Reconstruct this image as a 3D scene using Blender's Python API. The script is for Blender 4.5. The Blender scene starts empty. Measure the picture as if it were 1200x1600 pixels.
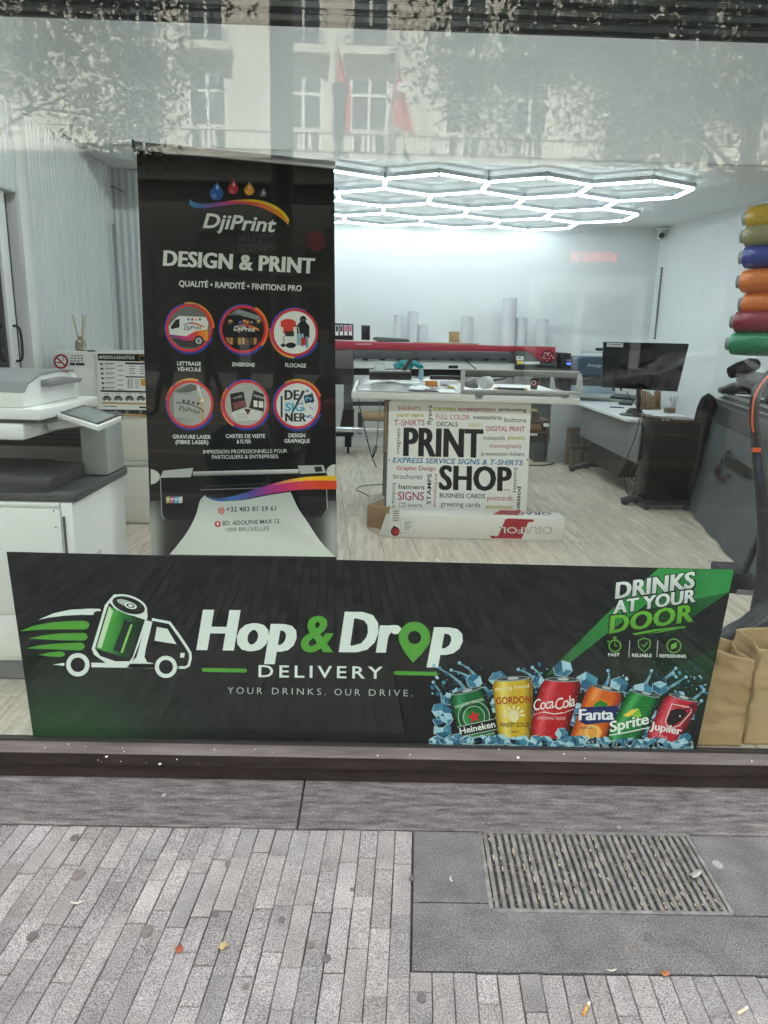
import bpy, bmesh, math, random
from mathutils import Vector as V, Matrix, noise
R = math.radians
PI = math.pi
random.seed(11)
sc = bpy.context.scene
COL = sc.collection

# ---------------------------------------------------------------- camera
cam = bpy.data.cameras.new('camera')
cam.sensor_fit = 'VERTICAL'; cam.sensor_height = 36.0; cam.sensor_width = 27.0
FPX = 1109.0
cam.lens = FPX / 1600 * 36.0
cam.clip_start = 0.02; cam.clip_end = 400
camo = bpy.data.objects.new('camera', cam); COL.objects.link(camo)
CAMP = V((0, -2.19, 1.5))
CAMR = Matrix.Rotation(R(-1.0), 3, 'Z') @ Matrix.Rotation(R(90 - 13.93), 3, 'X') @ Matrix.Rotation(R(1.6), 3, 'Z')
camo.matrix_world = Matrix.Translation(CAMP) @ CAMR.to_4x4()
cam.dof.use_dof = True; cam.dof.focus_distance = 2.7; cam.dof.aperture_fstop = 8.0     # a phone's depth of field
sc.camera = camo

# ---------------------------------------------------------------- sky, sun, exposure
SUN_EL, SUN_AZ = 52.0, 8.0           # the sun stands behind the shop, high and veiled
w = bpy.data.worlds.new('World'); sc.world = w; w.use_nodes = True
nt = w.node_tree; nt.nodes.clear()
sky = nt.nodes.new('ShaderNodeTexSky'); sky.sky_type = 'NISHITA'; sky.sun_disc = False
sky.sun_elevation = R(SUN_EL); sky.sun_rotation = R(SUN_AZ); sky.dust_density = 4.0; sky.air_density = 1.0; sky.ozone_density = 1.0
hs = nt.nodes.new('ShaderNodeHueSaturation'); hs.inputs['Saturation'].default_value = 0.16
bg = nt.nodes.new('ShaderNodeBackground'); bg.inputs['Strength'].default_value = 0.15
wo = nt.nodes.new('ShaderNodeOutputWorld')
nt.links.new(sky.outputs[0], hs.inputs['Color']); nt.links.new(hs.outputs[0], bg.inputs['Color']); nt.links.new(bg.outputs[0], wo.inputs['Surface'])
sun = bpy.data.lights.new('sun', 'SUN'); sun.energy = 4.6; sun.angle = R(1.5); sun.color = (1.0, 0.95, 0.88)
suno = bpy.data.objects.new('sun', sun); COL.objects.link(suno)
suno.rotation_euler = (R(-(90 - SUN_EL)), 0, R(-SUN_AZ)); suno.location = (0, 10, 40)
vs = sc.view_settings
vs.view_transform = 'Standard'; vs.look = 'None'; vs.gamma = 1.0; vs.use_curve_mapping = False
vs.exposure = 2.75
cy = sc.cycles
cy.use_denoising = True; cy.max_bounces = 7; cy.diffuse_bounces = 4; cy.glossy_bounces = 3
cy.transparent_max_bounces = 12; cy.transmission_bounces = 6; cy.caustics_reflective = False; cy.caustics_refractive = False
cy.sample_clamp_indirect = 6.0
try: cy.use_light_tree = True
except Exception: pass
FILL_POWER = 16.0                 # unseen battens added to brighten the window bay, hidden by the shutter box
TUBE_POWER = 2.9                     # the honeycomb of LED tubes in the shop

# ---------------------------------------------------------------- points
def ray(px, py): return CAMR @ V(((px - 600) / FPX, (800 - py) / FPX, -1.0))
def on_y(px, py, y): d = ray(px, py); return CAMP + d * ((y - CAMP.y) / d.y)
def on_z(px, py, z): d = ray(px, py); return CAMP + d * ((z - CAMP.z) / d.z)
def on_x(px, py, x): d = ray(px, py); return CAMP + d * ((x - CAMP.x) / d.x)
class Plane:                          # a printed face: photo position -> point on it
    def __init__(s, o, n):
        s.o = V(o); s.n = V(n).normalized()
        if (CAMP - s.o).dot(s.n) < 0: s.n = -s.n
    def at(s, px, py, lift=0.0):
        d = ray(px, py); return CAMP + d * (((s.o + s.n * lift - CAMP).dot(s.n)) / d.dot(s.n))
def zm(ox, oy, k):                    # enlarged-crop position -> photo position
    return lambda x, y: (ox + x / k, oy + y / k)
def lin(c):
    if isinstance(c, str):
        c = c.lstrip('#'); c = tuple(int(c[i:i + 2], 16) / 255 for i in (0, 2, 4))
        return tuple(x / 12.92 if x <= 0.04045 else ((x + 0.055) / 1.055) ** 2.4 for x in c)
    return tuple(c[:3])

# ---------------------------------------------------------------- materials
MATS = {}
def mat(name, col, rough=0.5, metal=0.0, var=0.0, vs_=6.0, bump=0.0, bs=60.0, rnd=0.0, coat=0.0, spec=0.5, stretch=None, speck=None, alpha=None, trans=0.0, sheen=0.0):
    """Principled surface with procedural colour variation (var), fine relief (bump), per-object change (rnd) and specks."""
    if name in MATS: return MATS[name]
    m = bpy.data.materials.new(name); m.use_nodes = True; MATS[name] = m
    t = m.node_tree; N = t.nodes; L = t.links; b = N['Principled BSDF']
    col = lin(col)
    b.inputs['Roughness'].default_value = rough; b.inputs['Metallic'].default_value = metal
    b.inputs['Specular IOR Level'].default_value = spec; b.inputs['Coat Weight'].default_value = coat
    b.inputs['Transmission Weight'].default_value = trans
    if sheen: b.inputs['Sheen Weight'].default_value = sheen
    if alpha is not None: b.inputs['Alpha'].default_value = alpha
    geo = N.new('ShaderNodeNewGeometry'); mp = N.new('ShaderNodeMapping'); L.new(geo.outputs['Position'], mp.inputs['Vector'])
    if stretch: mp.inputs['Scale'].default_value = stretch
    oi = N.new('ShaderNodeObjectInfo')
    add = N.new('ShaderNodeVectorMath'); add.operation = 'ADD'; L.new(mp.outputs[0], add.inputs[0])
    sm = N.new('ShaderNodeMath'); sm.operation = 'MULTIPLY'; sm.inputs[1].default_value = 37.0 if rnd else 0.0
    L.new(oi.outputs['Random'], sm.inputs[0]); L.new(sm.outputs[0], add.inputs[1])
    cur = None
    rgb = N.new('ShaderNodeRGB'); rgb.outputs[0].default_value = (*col, 1); cur = rgb.outputs[0]
    def mulc(sock, fac_sock, lo, hi):
        mr = N.new('ShaderNodeMapRange'); mr.inputs['From Min'].default_value = 0.3 if fac_sock.node.type == 'TEX_NOISE' else 0.0
        mr.inputs['From Max'].default_value = 0.7 if fac_sock.node.type == 'TEX_NOISE' else 1.0
        mr.inputs['To Min'].default_value = lo; mr.inputs['To Max'].default_value = hi
        L.new(fac_sock, mr.inputs['Value'])
        sc_ = N.new('ShaderNodeVectorMath'); sc_.operation = 'SCALE'; L.new(sock, sc_.inputs[0]); L.new(mr.outputs[0], sc_.inputs['Scale'])
        return sc_.outputs[0]
    if var:
        n1 = N.new('ShaderNodeTexNoise'); n1.inputs['Scale'].default_value = vs_; n1.inputs['Detail'].default_value = 6; n1.inputs['Roughness'].default_value = 0.6
        L.new(add.outputs[0], n1.inputs['Vector']); cur = mulc(cur, n1.outputs[0], 1 - var, 1 + var)
        rr = N.new('ShaderNodeMapRange'); rr.inputs['To Min'].default_value = max(0.02, rough - 0.12 * min(1, var * 3)); rr.inputs['To Max'].default_value = min(1, rough + 0.12 * min(1, var * 3))
        L.new(n1.outputs[0], rr.inputs['Value']); L.new(rr.outputs[0], b.inputs['Roughness'])
    if rnd: cur = mulc(cur, oi.outputs['Random'], 1 - rnd, 1 + rnd)
    if speck:                         # (scale, strength): salt-and-pepper grains
        n2 = N.new('ShaderNodeTexNoise'); n2.inputs['Scale'].default_value = speck[0]; n2.inputs['Detail'].default_value = 2
        L.new(geo.outputs['Position'], n2.inputs['Vector']); cur = mulc(cur, n2.outputs[0], 1 - speck[1], 1 + speck[1])
    L.new(cur, b.inputs['Base Color'])
    if bump:
        n3 = N.new('ShaderNodeTexNoise'); n3.inputs['Scale'].default_value = bs; n3.inputs['Detail'].default_value = 5
        L.new(mp.outputs[0], n3.inputs['Vector'])
        bp = N.new('ShaderNodeBump'); bp.inputs['Strength'].default_value = bump; bp.inputs['Distance'].default_value = 0.004
        L.new(n3.outputs[0], bp.inputs['Height']); L.new(bp.outputs[0], b.inputs['Normal'])
    return m
def emit(name, col, s):
    if name in MATS: return MATS[name]
    m = bpy.data.materials.new(name); m.use_nodes = True; MATS[name] = m; N = m.node_tree.nodes; N.clear()
    e = N.new('ShaderNodeEmission'); e.inputs[0].default_value = (*lin(col), 1); e.inputs[1].default_value = s
    o = N.new('ShaderNodeOutputMaterial'); m.node_tree.links.new(e.outputs[0], o.inputs[0]); return m
def glass_mat(name, tint, r0):
    """Flat glazing: clear, lightly tinted, mirroring more towards grazing angles."""
    m = bpy.data.materials.new(name); m.use_nodes = True; MATS[name] = m; t = m.node_tree; N = t.nodes; L = t.links; N.clear()
    tr = N.new('ShaderNodeBsdfTransparent'); tr.inputs[0].default_value = (*tint, 1)
    gl = N.new('ShaderNodeBsdfGlossy'); gl.inputs['Roughness'].default_value = 0.0; gl.inputs[0].default_value = (1, 1, 1, 1)
    lw = N.new('ShaderNodeLayerWeight'); lw.inputs[0].default_value = 0.5
    pw = N.new('ShaderNodeMath'); pw.operation = 'POWER'; pw.inputs[1].default_value = 5
    ma = N.new('ShaderNodeMath'); ma.operation = 'MULTIPLY_ADD'; ma.inputs[1].default_value = 1 - r0; ma.inputs[2].default_value = r0
    mx = N.new('ShaderNodeMixShader'); o = N.new('ShaderNodeOutputMaterial')
    L.new(lw.outputs['Facing'], pw.inputs[0]); L.new(pw.outputs[0], ma.inputs[0]); L.new(ma.outputs[0], mx.inputs[0])
    L.new(tr.outputs[0], mx.inputs[1]); L.new(gl.outputs[0], mx.inputs[2]); L.new(mx.outputs[0], o.inputs[0]); return m
def ink_mat(name, rough, spec=0.5):
    """Printed surface: the ink colour is stored per point of the print."""
    m = bpy.data.materials.new(name); m.use_nodes = True; MATS[name] = m; t = m.node_tree; b = t.nodes['Principled BSDF']
    a = t.nodes.new('ShaderNodeVertexColor'); a.layer_name = 'Col'
    n = t.nodes.new('ShaderNodeTexNoise'); n.inputs['Scale'].default_value = 900; mr = t.nodes.new('ShaderNodeMapRange'); mr.inputs['To Min'].default_value = 0.94; mr.inputs['To Max'].default_value = 1.06
    g = t.nodes.new('ShaderNodeNewGeometry'); s = t.nodes.new('ShaderNodeVectorMath'); s.operation = 'SCALE'
    t.links.new(g.outputs['Position'], n.inputs['Vector']); t.links.new(n.outputs[0], mr.inputs['Value'])
    t.links.new(a.outputs[0], s.inputs[0]); t.links.new(mr.outputs[0], s.inputs['Scale']); t.links.new(s.outputs[0], b.inputs['Base Color'])
    b.inputs['Roughness'].default_value = rough; b.inputs['Specular IOR Level'].default_value = spec; return m
INK = ink_mat('printed_vinyl', 0.45, 0.3)

# ---------------------------------------------------------------- objects
ORG = {}
def link(name, me, m, parent=None, org=None):
    o = bpy.data.objects.new(name, me); COL.objects.link(o)
    if m is not None and not me.materials: me.materials.append(m)
    if parent is not None: o.parent = parent; ORG[o.name] = ORG[parent.name]
    else:
        o.location = org; ORG[o.name] = V(org)
    return o
def tag(o, label=None, cat=None, group=None, kind=None):
    if label: o['label'] = label
    if cat: o['category'] = cat
    if group: o['group'] = group
    if kind: o['kind'] = kind
    return o
def thing(name, label, cat, loc, group=None):
    o = bpy.data.objects.new(name, None); o.empty_display_size = 0.1; COL.objects.link(o); o.location = loc; ORG[o.name] = V(loc)
    return tag(o, label, cat, group)
class MB:
    def __init__(s): s.v = []; s.f = []
    def add(s, vs_, fs):
        k = len(s.v); s.v += [V(p) for p in vs_]; s.f += [tuple(i + k for i in f) for f in fs]; return s
    def box(s, x0, y0, z0, x1, y1, z1):
        return s.hexa([(x0, y0, z0), (x1, y0, z0), (x1, y1, z0), (x0, y1, z0)], [(x0, y0, z1), (x1, y0, z1), (x1, y1, z1), (x0, y1, z1)])
    def hexa(s, lo, hi):
        n = len(lo)
        return s.add(list(lo) + list(hi), [tuple(range(n))[::-1], tuple(range(n, 2 * n))] + [(i, (i + 1) % n, n + (i + 1) % n, n + i) for i in range(n)])
    def obox(s, c, size, rot=None):
        c = V(c); h = V(size) / 2; M_ = rot or Matrix.Identity(3)
        q = [c + M_ @ V((a * h.x, b * h.y, d * h.z)) for d in (-1, 1) for a, b in ((-1, -1), (1, -1), (1, 1), (-1, 1))]
        return s.hexa(q[:4], q[4:])
    def bar(s, p0, p1, w_, h_, up=(0, 0, 1)):
        p0 = V(p0); p1 = V(p1); d = (p1 - p0).normalized(); u = V(up)
        x = d.cross(u)
        if x.length < 1e-4: x = d.cross(V((1, 0, 0)))
        x.normalize(); y = x.cross(d)
        q = lambda p: [p - x * w_ / 2 - y * h_ / 2, p + x * w_ / 2 - y * h_ / 2, p + x * w_ / 2 + y * h_ / 2, p - x * w_ / 2 + y * h_ / 2]
        return s.hexa(q(p0), q(p1))
    def cyl(s, p0, p1, r0, r1=None, n=14):
        p0 = V(p0); p1 = V(p1); r1 = r0 if r1 is None else r1; d = (p1 - p0).normalized()
        x = d.cross(V((0, 0, 1)) if abs(d.z) < .9 else V((1, 0, 0))).normalized(); y = d.cross(x)
        c = lambda p, r: [p + (x * math.cos(2 * PI * i / n) + y * math.sin(2 * PI * i / n)) * r for i in range(n)]
        return s.hexa(c(p0, r0), c(p1, r1))
    def tube(s, pts, r, n=8, close=False):
        pts = [V(p) for p in pts]; rings = []; up = None
        for i, p in enumerate(pts):
            a = pts[max(0, i - 1)]; b = pts[min(len(pts) - 1, i + 1)]; d = (b - a).normalized()
            if up is None:
                up = d.cross(V((0, 0, 1)) if abs(d.z) < .9 else V((1, 0, 0))).normalized()
            else:
                up = (up - d * up.dot(d)).normalized()
            y = d.cross(up); rr = r[i] if isinstance(r, (list, tuple)) else r
            rings.append([p + (up * math.cos(2 * PI * k / n) + y * math.sin(2 * PI * k / n)) * rr for k in range(n)])
        vs_ = [q for g in rings for q in g]; fs = []
        for i in range(len(pts) - 1):
            for k in range(n): fs.append((i * n + k, i * n + (k + 1) % n, (i + 1) * n + (k + 1) % n, (i + 1) * n + k))
        fs += [tuple(range(n))[::-1], tuple(range((len(pts) - 1) * n, len(pts) * n))]
        return s.add(vs_, fs)
    def lathe(s, prof, c, n=24, ax=None):
        c = V(c); M_ = ax or Matrix.Identity(3); vs_ = []; fs = []
        for r, z in prof:
            for k in range(n): vs_.append(c + M_ @ V((r * math.cos(2 * PI * k / n), r * math.sin(2 * PI * k / n), z)))
        for i in range(len(prof) - 1):
            for k in range(n): fs.append((i * n + k, i * n + (k + 1) % n, (i + 1) * n + (k + 1) % n, (i + 1) * n + k))
        fs += [tuple(range(n))[::-1], tuple(range((len(prof) - 1) * n, len(prof) * n))]
        return s.add(vs_, fs)
    def prism(s, poly, fn, w0, w1):
        return s.hexa([V(fn(u, v, w0)) for u, v in poly], [V(fn(u, v, w1)) for u, v in poly])
    def grid(s, fn, nu, nv):
        k = [fn(i / nu, j / nv) for j in range(nv + 1) for i in range(nu + 1)]
        return s.add(k, [(j * (nu + 1) + i, j * (nu + 1) + i + 1, (j + 1) * (nu + 1) + i + 1, (j + 1) * (nu + 1) + i) for j in range(nv) for i in range(nu)])
    def build(s, name, m, parent=None, bevel=0.0, smooth=False, org=None, seg=2, **kw):
        if parent is not None: o0 = ORG[parent.name]
        elif org is not None: o0 = V(org)
        else:
            xs = [p.x for p in s.v]; ys = [p.y for p in s.v]; o0 = V(((min(xs) + max(xs)) / 2, (min(ys) + max(ys)) / 2, min(p.z for p in s.v)))
        me = bpy.data.meshes.new(name); me.from_pydata([tuple(p - o0) for p in s.v], [], s.f)
        bm = bmesh.new(); bm.from_mesh(me); bmesh.ops.recalc_face_normals(bm, faces=bm.faces)
        if bevel:
            ed = [e for e in bm.edges if len(e.link_faces) == 2 and e.calc_face_angle(0) > 0.5]
            bmesh.ops.bevel(bm, geom=ed, offset=bevel, segments=seg, affect='EDGES', profile=0.5, clamp_overlap=True)
        bm.to_mesh(me); bm.free()
        if smooth or bevel:
            for p in me.polygons: p.use_smooth = True
            if hasattr(me, 'set_sharp_from_angle'): me.set_sharp_from_angle(angle=R(40 if smooth else 30))
        o = link(name, me, m, parent, o0)
        if kw: tag(o, **kw)
        return o
# lettering --------------------------------------------------------------
FC = bpy.data.curves.new('lettering', 'FONT'); FC.resolution_u = 3
FO = bpy.data.objects.new('lettering_source', FC)
TC = {}
def glyphs(s, bold, shear, space):
    k = (s, bold, shear, space)
    if k not in TC:
        FC.body = s; FC.offset = bold; FC.shear = shear; FC.space_character = space
        me = bpy.data.meshes.new_from_object(FO)
        TC[k] = ([(v.co.x, v.co.y) for v in me.vertices], [tuple(p.vertices) for p in me.polygons]); bpy.data.meshes.remove(me)
    return TC[k]
STEP = 0.0001
class Ink:
    def __init__(s, plane, base=0): s.pl = plane; s.v = []; s.f = []; s.c = []; s.base = base
    def _c(s, col, x, y): return lin(col(x, y)) if callable(col) else lin(col)
    def put(s, pts, faces, col, l):
        k = len(s.v)
        for x, y in pts: s.v.append(s.pl.at(x, y, (s.base + l) * STEP)); s.c.append(s._c(col, x, y))
        s.f += [tuple(i + k for i in f) for f in faces]; return s
    def poly(s, pts, col, l=1): return s.put(pts, [tuple(range(len(pts)))], col, l)
    def quad(s, c4, col, l=0, nu=1, nv=1):
        (a, b, c, d) = c4; pts = []
        for j in range(nv + 1):
            for i in range(nu + 1):
                u, v = i / nu, j / nv
                pts.append(tuple((a[k] * (1 - u) + b[k] * u) * (1 - v) + (d[k] * (1 - u) + c[k] * u) * v for k in (0, 1)))
        return s.put(pts, [(j * (nu + 1) + i, j * (nu + 1) + i + 1, (j + 1) * (nu + 1) + i + 1, (j + 1) * (nu + 1) + i) for j in range(nv) for i in range(nu)], col, l)
    def rect(s, x0, y0, x1, y1, col, l=1, sl=0.0): return s.poly([(x0, y0), (x1, y0 + sl * (x1 - x0)), (x1, y1 + sl * (x1 - x0)), (x0, y1)], col, l)
    def strip(s, A, B, col, l=1):
        n = len(A); return s.put(list(A) + list(B), [(i, i + 1, n + i + 1, n + i) for i in range(n - 1)], col, l)
    def ring(s, cx, cy, r0, r1, col, l=1, a0=0, a1=360, n=36, q=1.0, dx=0, dy=0):
        A = []; B = []
        for i in range(n + 1):
            a = R(a0 + (a1 - a0) * i / n); A.append((cx + r1 * math.cos(a), cy + r1 * q * math.sin(a))); B.append((cx + dx + r0 * math.cos(a), cy + dy + r0 * q * math.sin(a)))
        return s.strip(A, B, col, l)
    def disc(s, cx, cy, r, col, l=1, q=1.0, n=24, tilt=0.0):
        p = []
        for i in range(n):
            a = 2 * PI * i / n; x = r * math.cos(a); y = r * q * math.sin(a); t = R(tilt)
            p.append((cx + x * math.cos(t) - y * math.sin(t), cy + x * math.sin(t) + y * math.cos(t)))
        return s.poly(p, col, l)
    def stroke(s, pts, w_, col, l=1):
        A = []; B = []
        for i, p in enumerate(pts):
            a = pts[max(0, i - 1)]; b = pts[min(len(pts) - 1, i + 1)]; dx, dy = b[0] - a[0], b[1] - a[1]; h = math.hypot(dx, dy) or 1
            ww = w_[i] if isinstance(w_, (list, tuple)) else w_
            A.append((p[0] - dy / h * ww / 2, p[1] + dx / h * ww / 2)); B.append((p[0] + dy / h * ww / 2, p[1] - dx / h * ww / 2))
        return s.strip(A, B, col, l)
    def text(s, t, p0, p1, h, col, l=2, bold=0.0, shear=0.0, space=1.0):
        if bold > .028:          # heavy faces: a crisp stroke thickened sideways
            n_ = math.hypot(p1[0] - p0[0], p1[1] - p0[1]); e = (bold - .014) * .9 * h / .7; ex, ey = (p1[0] - p0[0]) / n_ * e, (p1[1] - p0[1]) / n_ * e
            for k, q in enumerate((-1, -.5, 0, .5, 1)): s.text(t, (p0[0] + ex * (1 + q), p0[1] + ey * (1 + q)), (p1[0] - ex * (1 - q), p1[1] - ey * (1 - q)), h, col, l + k * .13, .014, shear, space * (1 + bold * .9))
            return s
        vv, ff = glyphs(t, bold, shear, space)
        if not vv: return s
        x0 = min(p[0] for p in vv); x1 = max(p[0] for p in vv)
        bx, by = p1[0] - p0[0], p1[1] - p0[1]; n = math.hypot(bx, by); ux, uy = by / n, -bx / n
        cap = 0.682 + bold
        return s.put([(p0[0] + bx * (x - x0) / (x1 - x0) + ux * h * y / cap, p0[1] + by * (x - x0) / (x1 - x0) + uy * h * y / cap) for x, y in vv], ff, col, l)
    def build(s, name, parent, m=None, **kw):
        o0 = ORG[parent.name]; me = bpy.data.meshes.new(name); me.from_pydata([tuple(p - o0) for p in s.v], [], s.f)
        ca = me.color_attributes.new('Col', 'FLOAT_COLOR', 'POINT')
        ca.data.foreach_set('color', [x for c in s.c for x in (*c, 1.0)])
        o = link(name, me, m or INK, parent)
        if kw: tag(o, **kw)
        return o
def smooth_path(p, n=6):
    out = []
    for i in range(len(p) - 1):
        a = V(p[max(0, i - 1)]); b = V(p[i]); c = V(p[i + 1]); d = V(p[min(len(p) - 1, i + 2)])
        for k in range(n):
            t = k / n; out.append(0.5 * ((2 * b) + (c - a) * t + (2 * a - 5 * b + 4 * c - d) * t * t + (3 * b - a - 3 * c + d) * t ** 3))
    out.append(V(p[-1])); return out
def sp2(p, n=5): return [(q.x, q.y) for q in smooth_path([(a, b, 0) for a, b in p], n)]
def mixc(a, b, t): t = max(0, min(1, t)); a = lin(a); b = lin(b); return tuple(a[i] * (1 - t) + b[i] * t for i in range(3))
def ramp(stops, t):
    for i in range(len(stops) - 1):
        if t <= stops[i + 1][0]: return mixc(stops[i][1], stops[i + 1][1], (t - stops[i][0]) / (stops[i + 1][0] - stops[i][0]))
    return lin(stops[-1][1])
# ================================================================ the street side: ground
FZ = 0.10        # shop floor level
CZ = 2.87        # shop ceiling
YB = 7.02        # back wall
XL = -2.366      # left wall
def xr(y): return 3.45 + (YB - y) * 0.137      # right wall, slightly splayed
ground = MB().box(-150, -160, -0.6, 150, 120, -0.32).build('ground', mat('earth', (0.10, 0.095, 0.09), 0.9, var=0.3, vs_=0.5), kind='structure')
road = MB().box(-60, -18, -0.30, 60, -4.4, -0.11).build('road', mat('asphalt', (0.10, 0.095, 0.092), 0.8, var=0.25, vs_=2.5, bump=0.5, bs=220, speck=(300, 0.3)), kind='structure')
for yy, ww in ((-7.4, .35), (-10.6, .3), (-13.0, .5), (-14.2, .25)):
    MB().box(-40, yy - ww / 2, -0.107, 40, yy + ww / 2, -0.103).build('paving_band', mat('ochre_setts', (0.30, 0.22, 0.10), 0.8, var=0.3, vs_=4), road)
MB().box(-60, -4.4, -0.30, 60, -4.2, 0.0).build('kerb', mat('kerb_stone', (0.30, 0.30, 0.30), 0.75, var=0.2, vs_=5, bump=0.3, speck=(250, 0.2)), bevel=0.01, kind='structure')
MB().box(-60, -26, -0.30, 60, -18, 0.0).build('far_pavement', mat('far_paving', (0.20, 0.19, 0.18), 0.8, var=0.25, vs_=1.5, speck=(120, 0.2)), kind='structure')
bed = mat('joint_sand', (0.09, 0.082, 0.075), 0.95, var=0.3, vs_=30, bump=0.5, bs=200)
pavement = MB().box(-60, -4.2, -0.30, 60, 0.0, -0.013).build('pavement', bed, kind='structure')
granite = mat('granite_paver', (0.325, 0.302, 0.296), 0.78, var=0.36, vs_=3.2, bump=0.8, bs=220, rnd=0.11, speck=(300, 0.7), spec=0.35)
granites = [granite, mat('granite_paver_warm', (0.345, 0.317, 0.308), 0.8, var=0.30, vs_=5, bump=0.8, bs=220, rnd=0.14, speck=(280, 0.55), spec=0.3), mat('granite_paver_cool', (0.302, 0.284, 0.280), 0.76, var=0.34, vs_=5, bump=0.8, bs=220, rnd=0.14, speck=(320, 0.6), spec=0.35)]
blue = mat('bluestone', (0.168, 0.161, 0.163), 0.75, var=0.26, vs_=9, bump=0.8, bs=160, speck=(260, 0.6), spec=0.4)
# dusty threshold stone: light streaks along its length and worn pale patches
def threshold_mat():
    m = mat('threshold_stone', (0.178, 0.162, 0.158), 0.75, var=0.6, vs_=16, bump=0.8, bs=70, stretch=(0.6, 3.2, 1), speck=(260, 0.5)); return m
thresh = threshold_mat()
def slab(name, pts, m, z=0.0, ch=0.002, zb=-0.02, parent=None):
    c = V((sum(p[0] for p in pts) / len(pts), sum(p[1] for p in pts) / len(pts), 0)); b = MB()
    def ins(p): d = V((p[0], p[1], 0)) - c; return d
    # inset by a fixed margin along both sides
    n = len(pts); inner = []
    for i in range(n):
        a, q, e = V((*pts[i - 1], 0)), V((*pts[i], 0)), V((*pts[(i + 1) % n], 0))
        inner.append(q + ((a - q).normalized() + (e - q).normalized()) * ch)
    lo = [V((x, y, zb)) for x, y in pts]; mid = [V((x, y, z - ch)) for x, y in pts]; top = [V((p.x, p.y, z)) for p in inner]
    k = lo + mid + top
    f = [(i, (i + 1) % n, n + (i + 1) % n, n + i) for i in range(n)] + [(n + i, n + (i + 1) % n, 2 * n + (i + 1) % n, 2 * n + i) for i in range(n)] + [tuple(range(2 * n, 3 * n))]
    b.add(k, f); return b
DIRP = V((0.06, 1.0, 0)).normalized(); NP = V((DIRP.y, -DIRP.x, 0))
far = MB(); far_tone = []; npav = 0
def paver(c0, wd, y0, y1, g2):
    """one stone: c0 the x of its column at y=-0.27, between y0 (far) and y1 (near)."""
    x_at = lambda y: c0 + (y + 0.27) * 0.06
    g = g2 if y0 > -1.0 and abs(c0) < 1.42 else 0.0024
    return [(x_at(y1) - wd / 2 + g, y1 + g), (x_at(y1) + wd / 2 - g, y1 + g), (x_at(y0) + wd / 2 - g, y0 - g), (x_at(y0) - wd / 2 + g, y0 - g)]
i = 0
x = 0.1235 - 78 * 0.0531
while x < 4.2:
    wd = 0.0525
    y = -0.276 if x < 0.13 else -0.784
    first = True
    while y > -4.15:
        ln = random.choice((0.2, 0.2, 0.17, 0.19, 0.15, 0.21, 0.11))
        if first: ln = random.uniform(0.05, 0.2); first = False
        y1 = max(y - ln, -4.19)
        pts = paver(x, wd, y, y1, random.choice((.0002, .0004, .0007, .0011, .0016)))
        dz = random.gauss(0, 0.0013)
        if abs(x) < 1.42 and y > -1.0:
            b = slab('paver', pts, granite, z=-0.001 + dz, ch=0.0018)
            b.build('paver', granites[0 if random.random() < .4 else (1 if random.random() < .35 + .5 * (y > -.6) else 2)], pavement); npav += 1
        else:
            b = slab('paver', pts, granite, z=-0.001 + dz * 1.6, ch=0.0034); far.add(b.v, b.f); far_tone += [random.choice((.55, .75, .9, 1.0, 1.1, 1.25))] * len(b.v)
        y = y1
    x += wd + 0.0006; i += 1
fo_ = far.build('paving_stones', ink_mat('granite_far', .75, .35), pavement, kind='stuff')
ca = fo_.data.color_attributes.new('Col', 'FLOAT_COLOR', 'POINT')
ca.data.foreach_set('color', [x for t_ in far_tone for x in (.258 * t_, .247 * t_, .25 * t_, 1.0)])
# threshold strip along the shop front and the slabs round the grating
for x0, x1 in ((-6.0, -2.05), (-2.045, -0.213), (-0.207, 2.0), (2.006, 6.0)):
    slab('threshold_slab', [(x0, -0.270), (x1, -0.270), (x1, 0.0), (x0, 0.0)], thresh, z=0.001, ch=0.003).build('threshold_slab', thresh, pavement)
slab('s', [(0.1385, -0.560), (0.347, -0.560), (0.357, -0.276), (0.1545, -0.276)], blue, z=0.0, ch=0.003).build('stone_slab', blue, pavement)
slab('s', [(0.1245, -0.778), (1.20, -0.778), (1.20, -0.598), (0.345, -0.598), (0.345, -0.565), (0.138, -0.565)], blue, z=0.0005, ch=0.003).build('stone_slab', blue, pavement)
slab('s', [(1.014, -0.593), (1.20, -0.593), (1.75, -0.593), (1.75, -0.276), (1.022, -0.276)], blue, z=0.0, ch=0.003).build('stone_slab', blue, pavement)
slab('s', [(1.206, -0.778), (2.3, -0.778), (2.3, -0.598), (1.206, -0.598)], blue, z=0.0, ch=0.003).build('stone_slab', blue, pavement)
slab('s', [(1.756, -0.593), (2.6, -0.593), (2.6, -0.276), (1.756, -0.276)], blue, z=0.0, ch=0.003).build('stone_slab', blue, pavement)
slab('s', [(2.31, -0.778), (4.2, -0.778), (4.2, -0.598), (2.31, -0.598)], blue, z=0.0, ch=0.003).build('stone_slab', blue, pavement)
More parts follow.
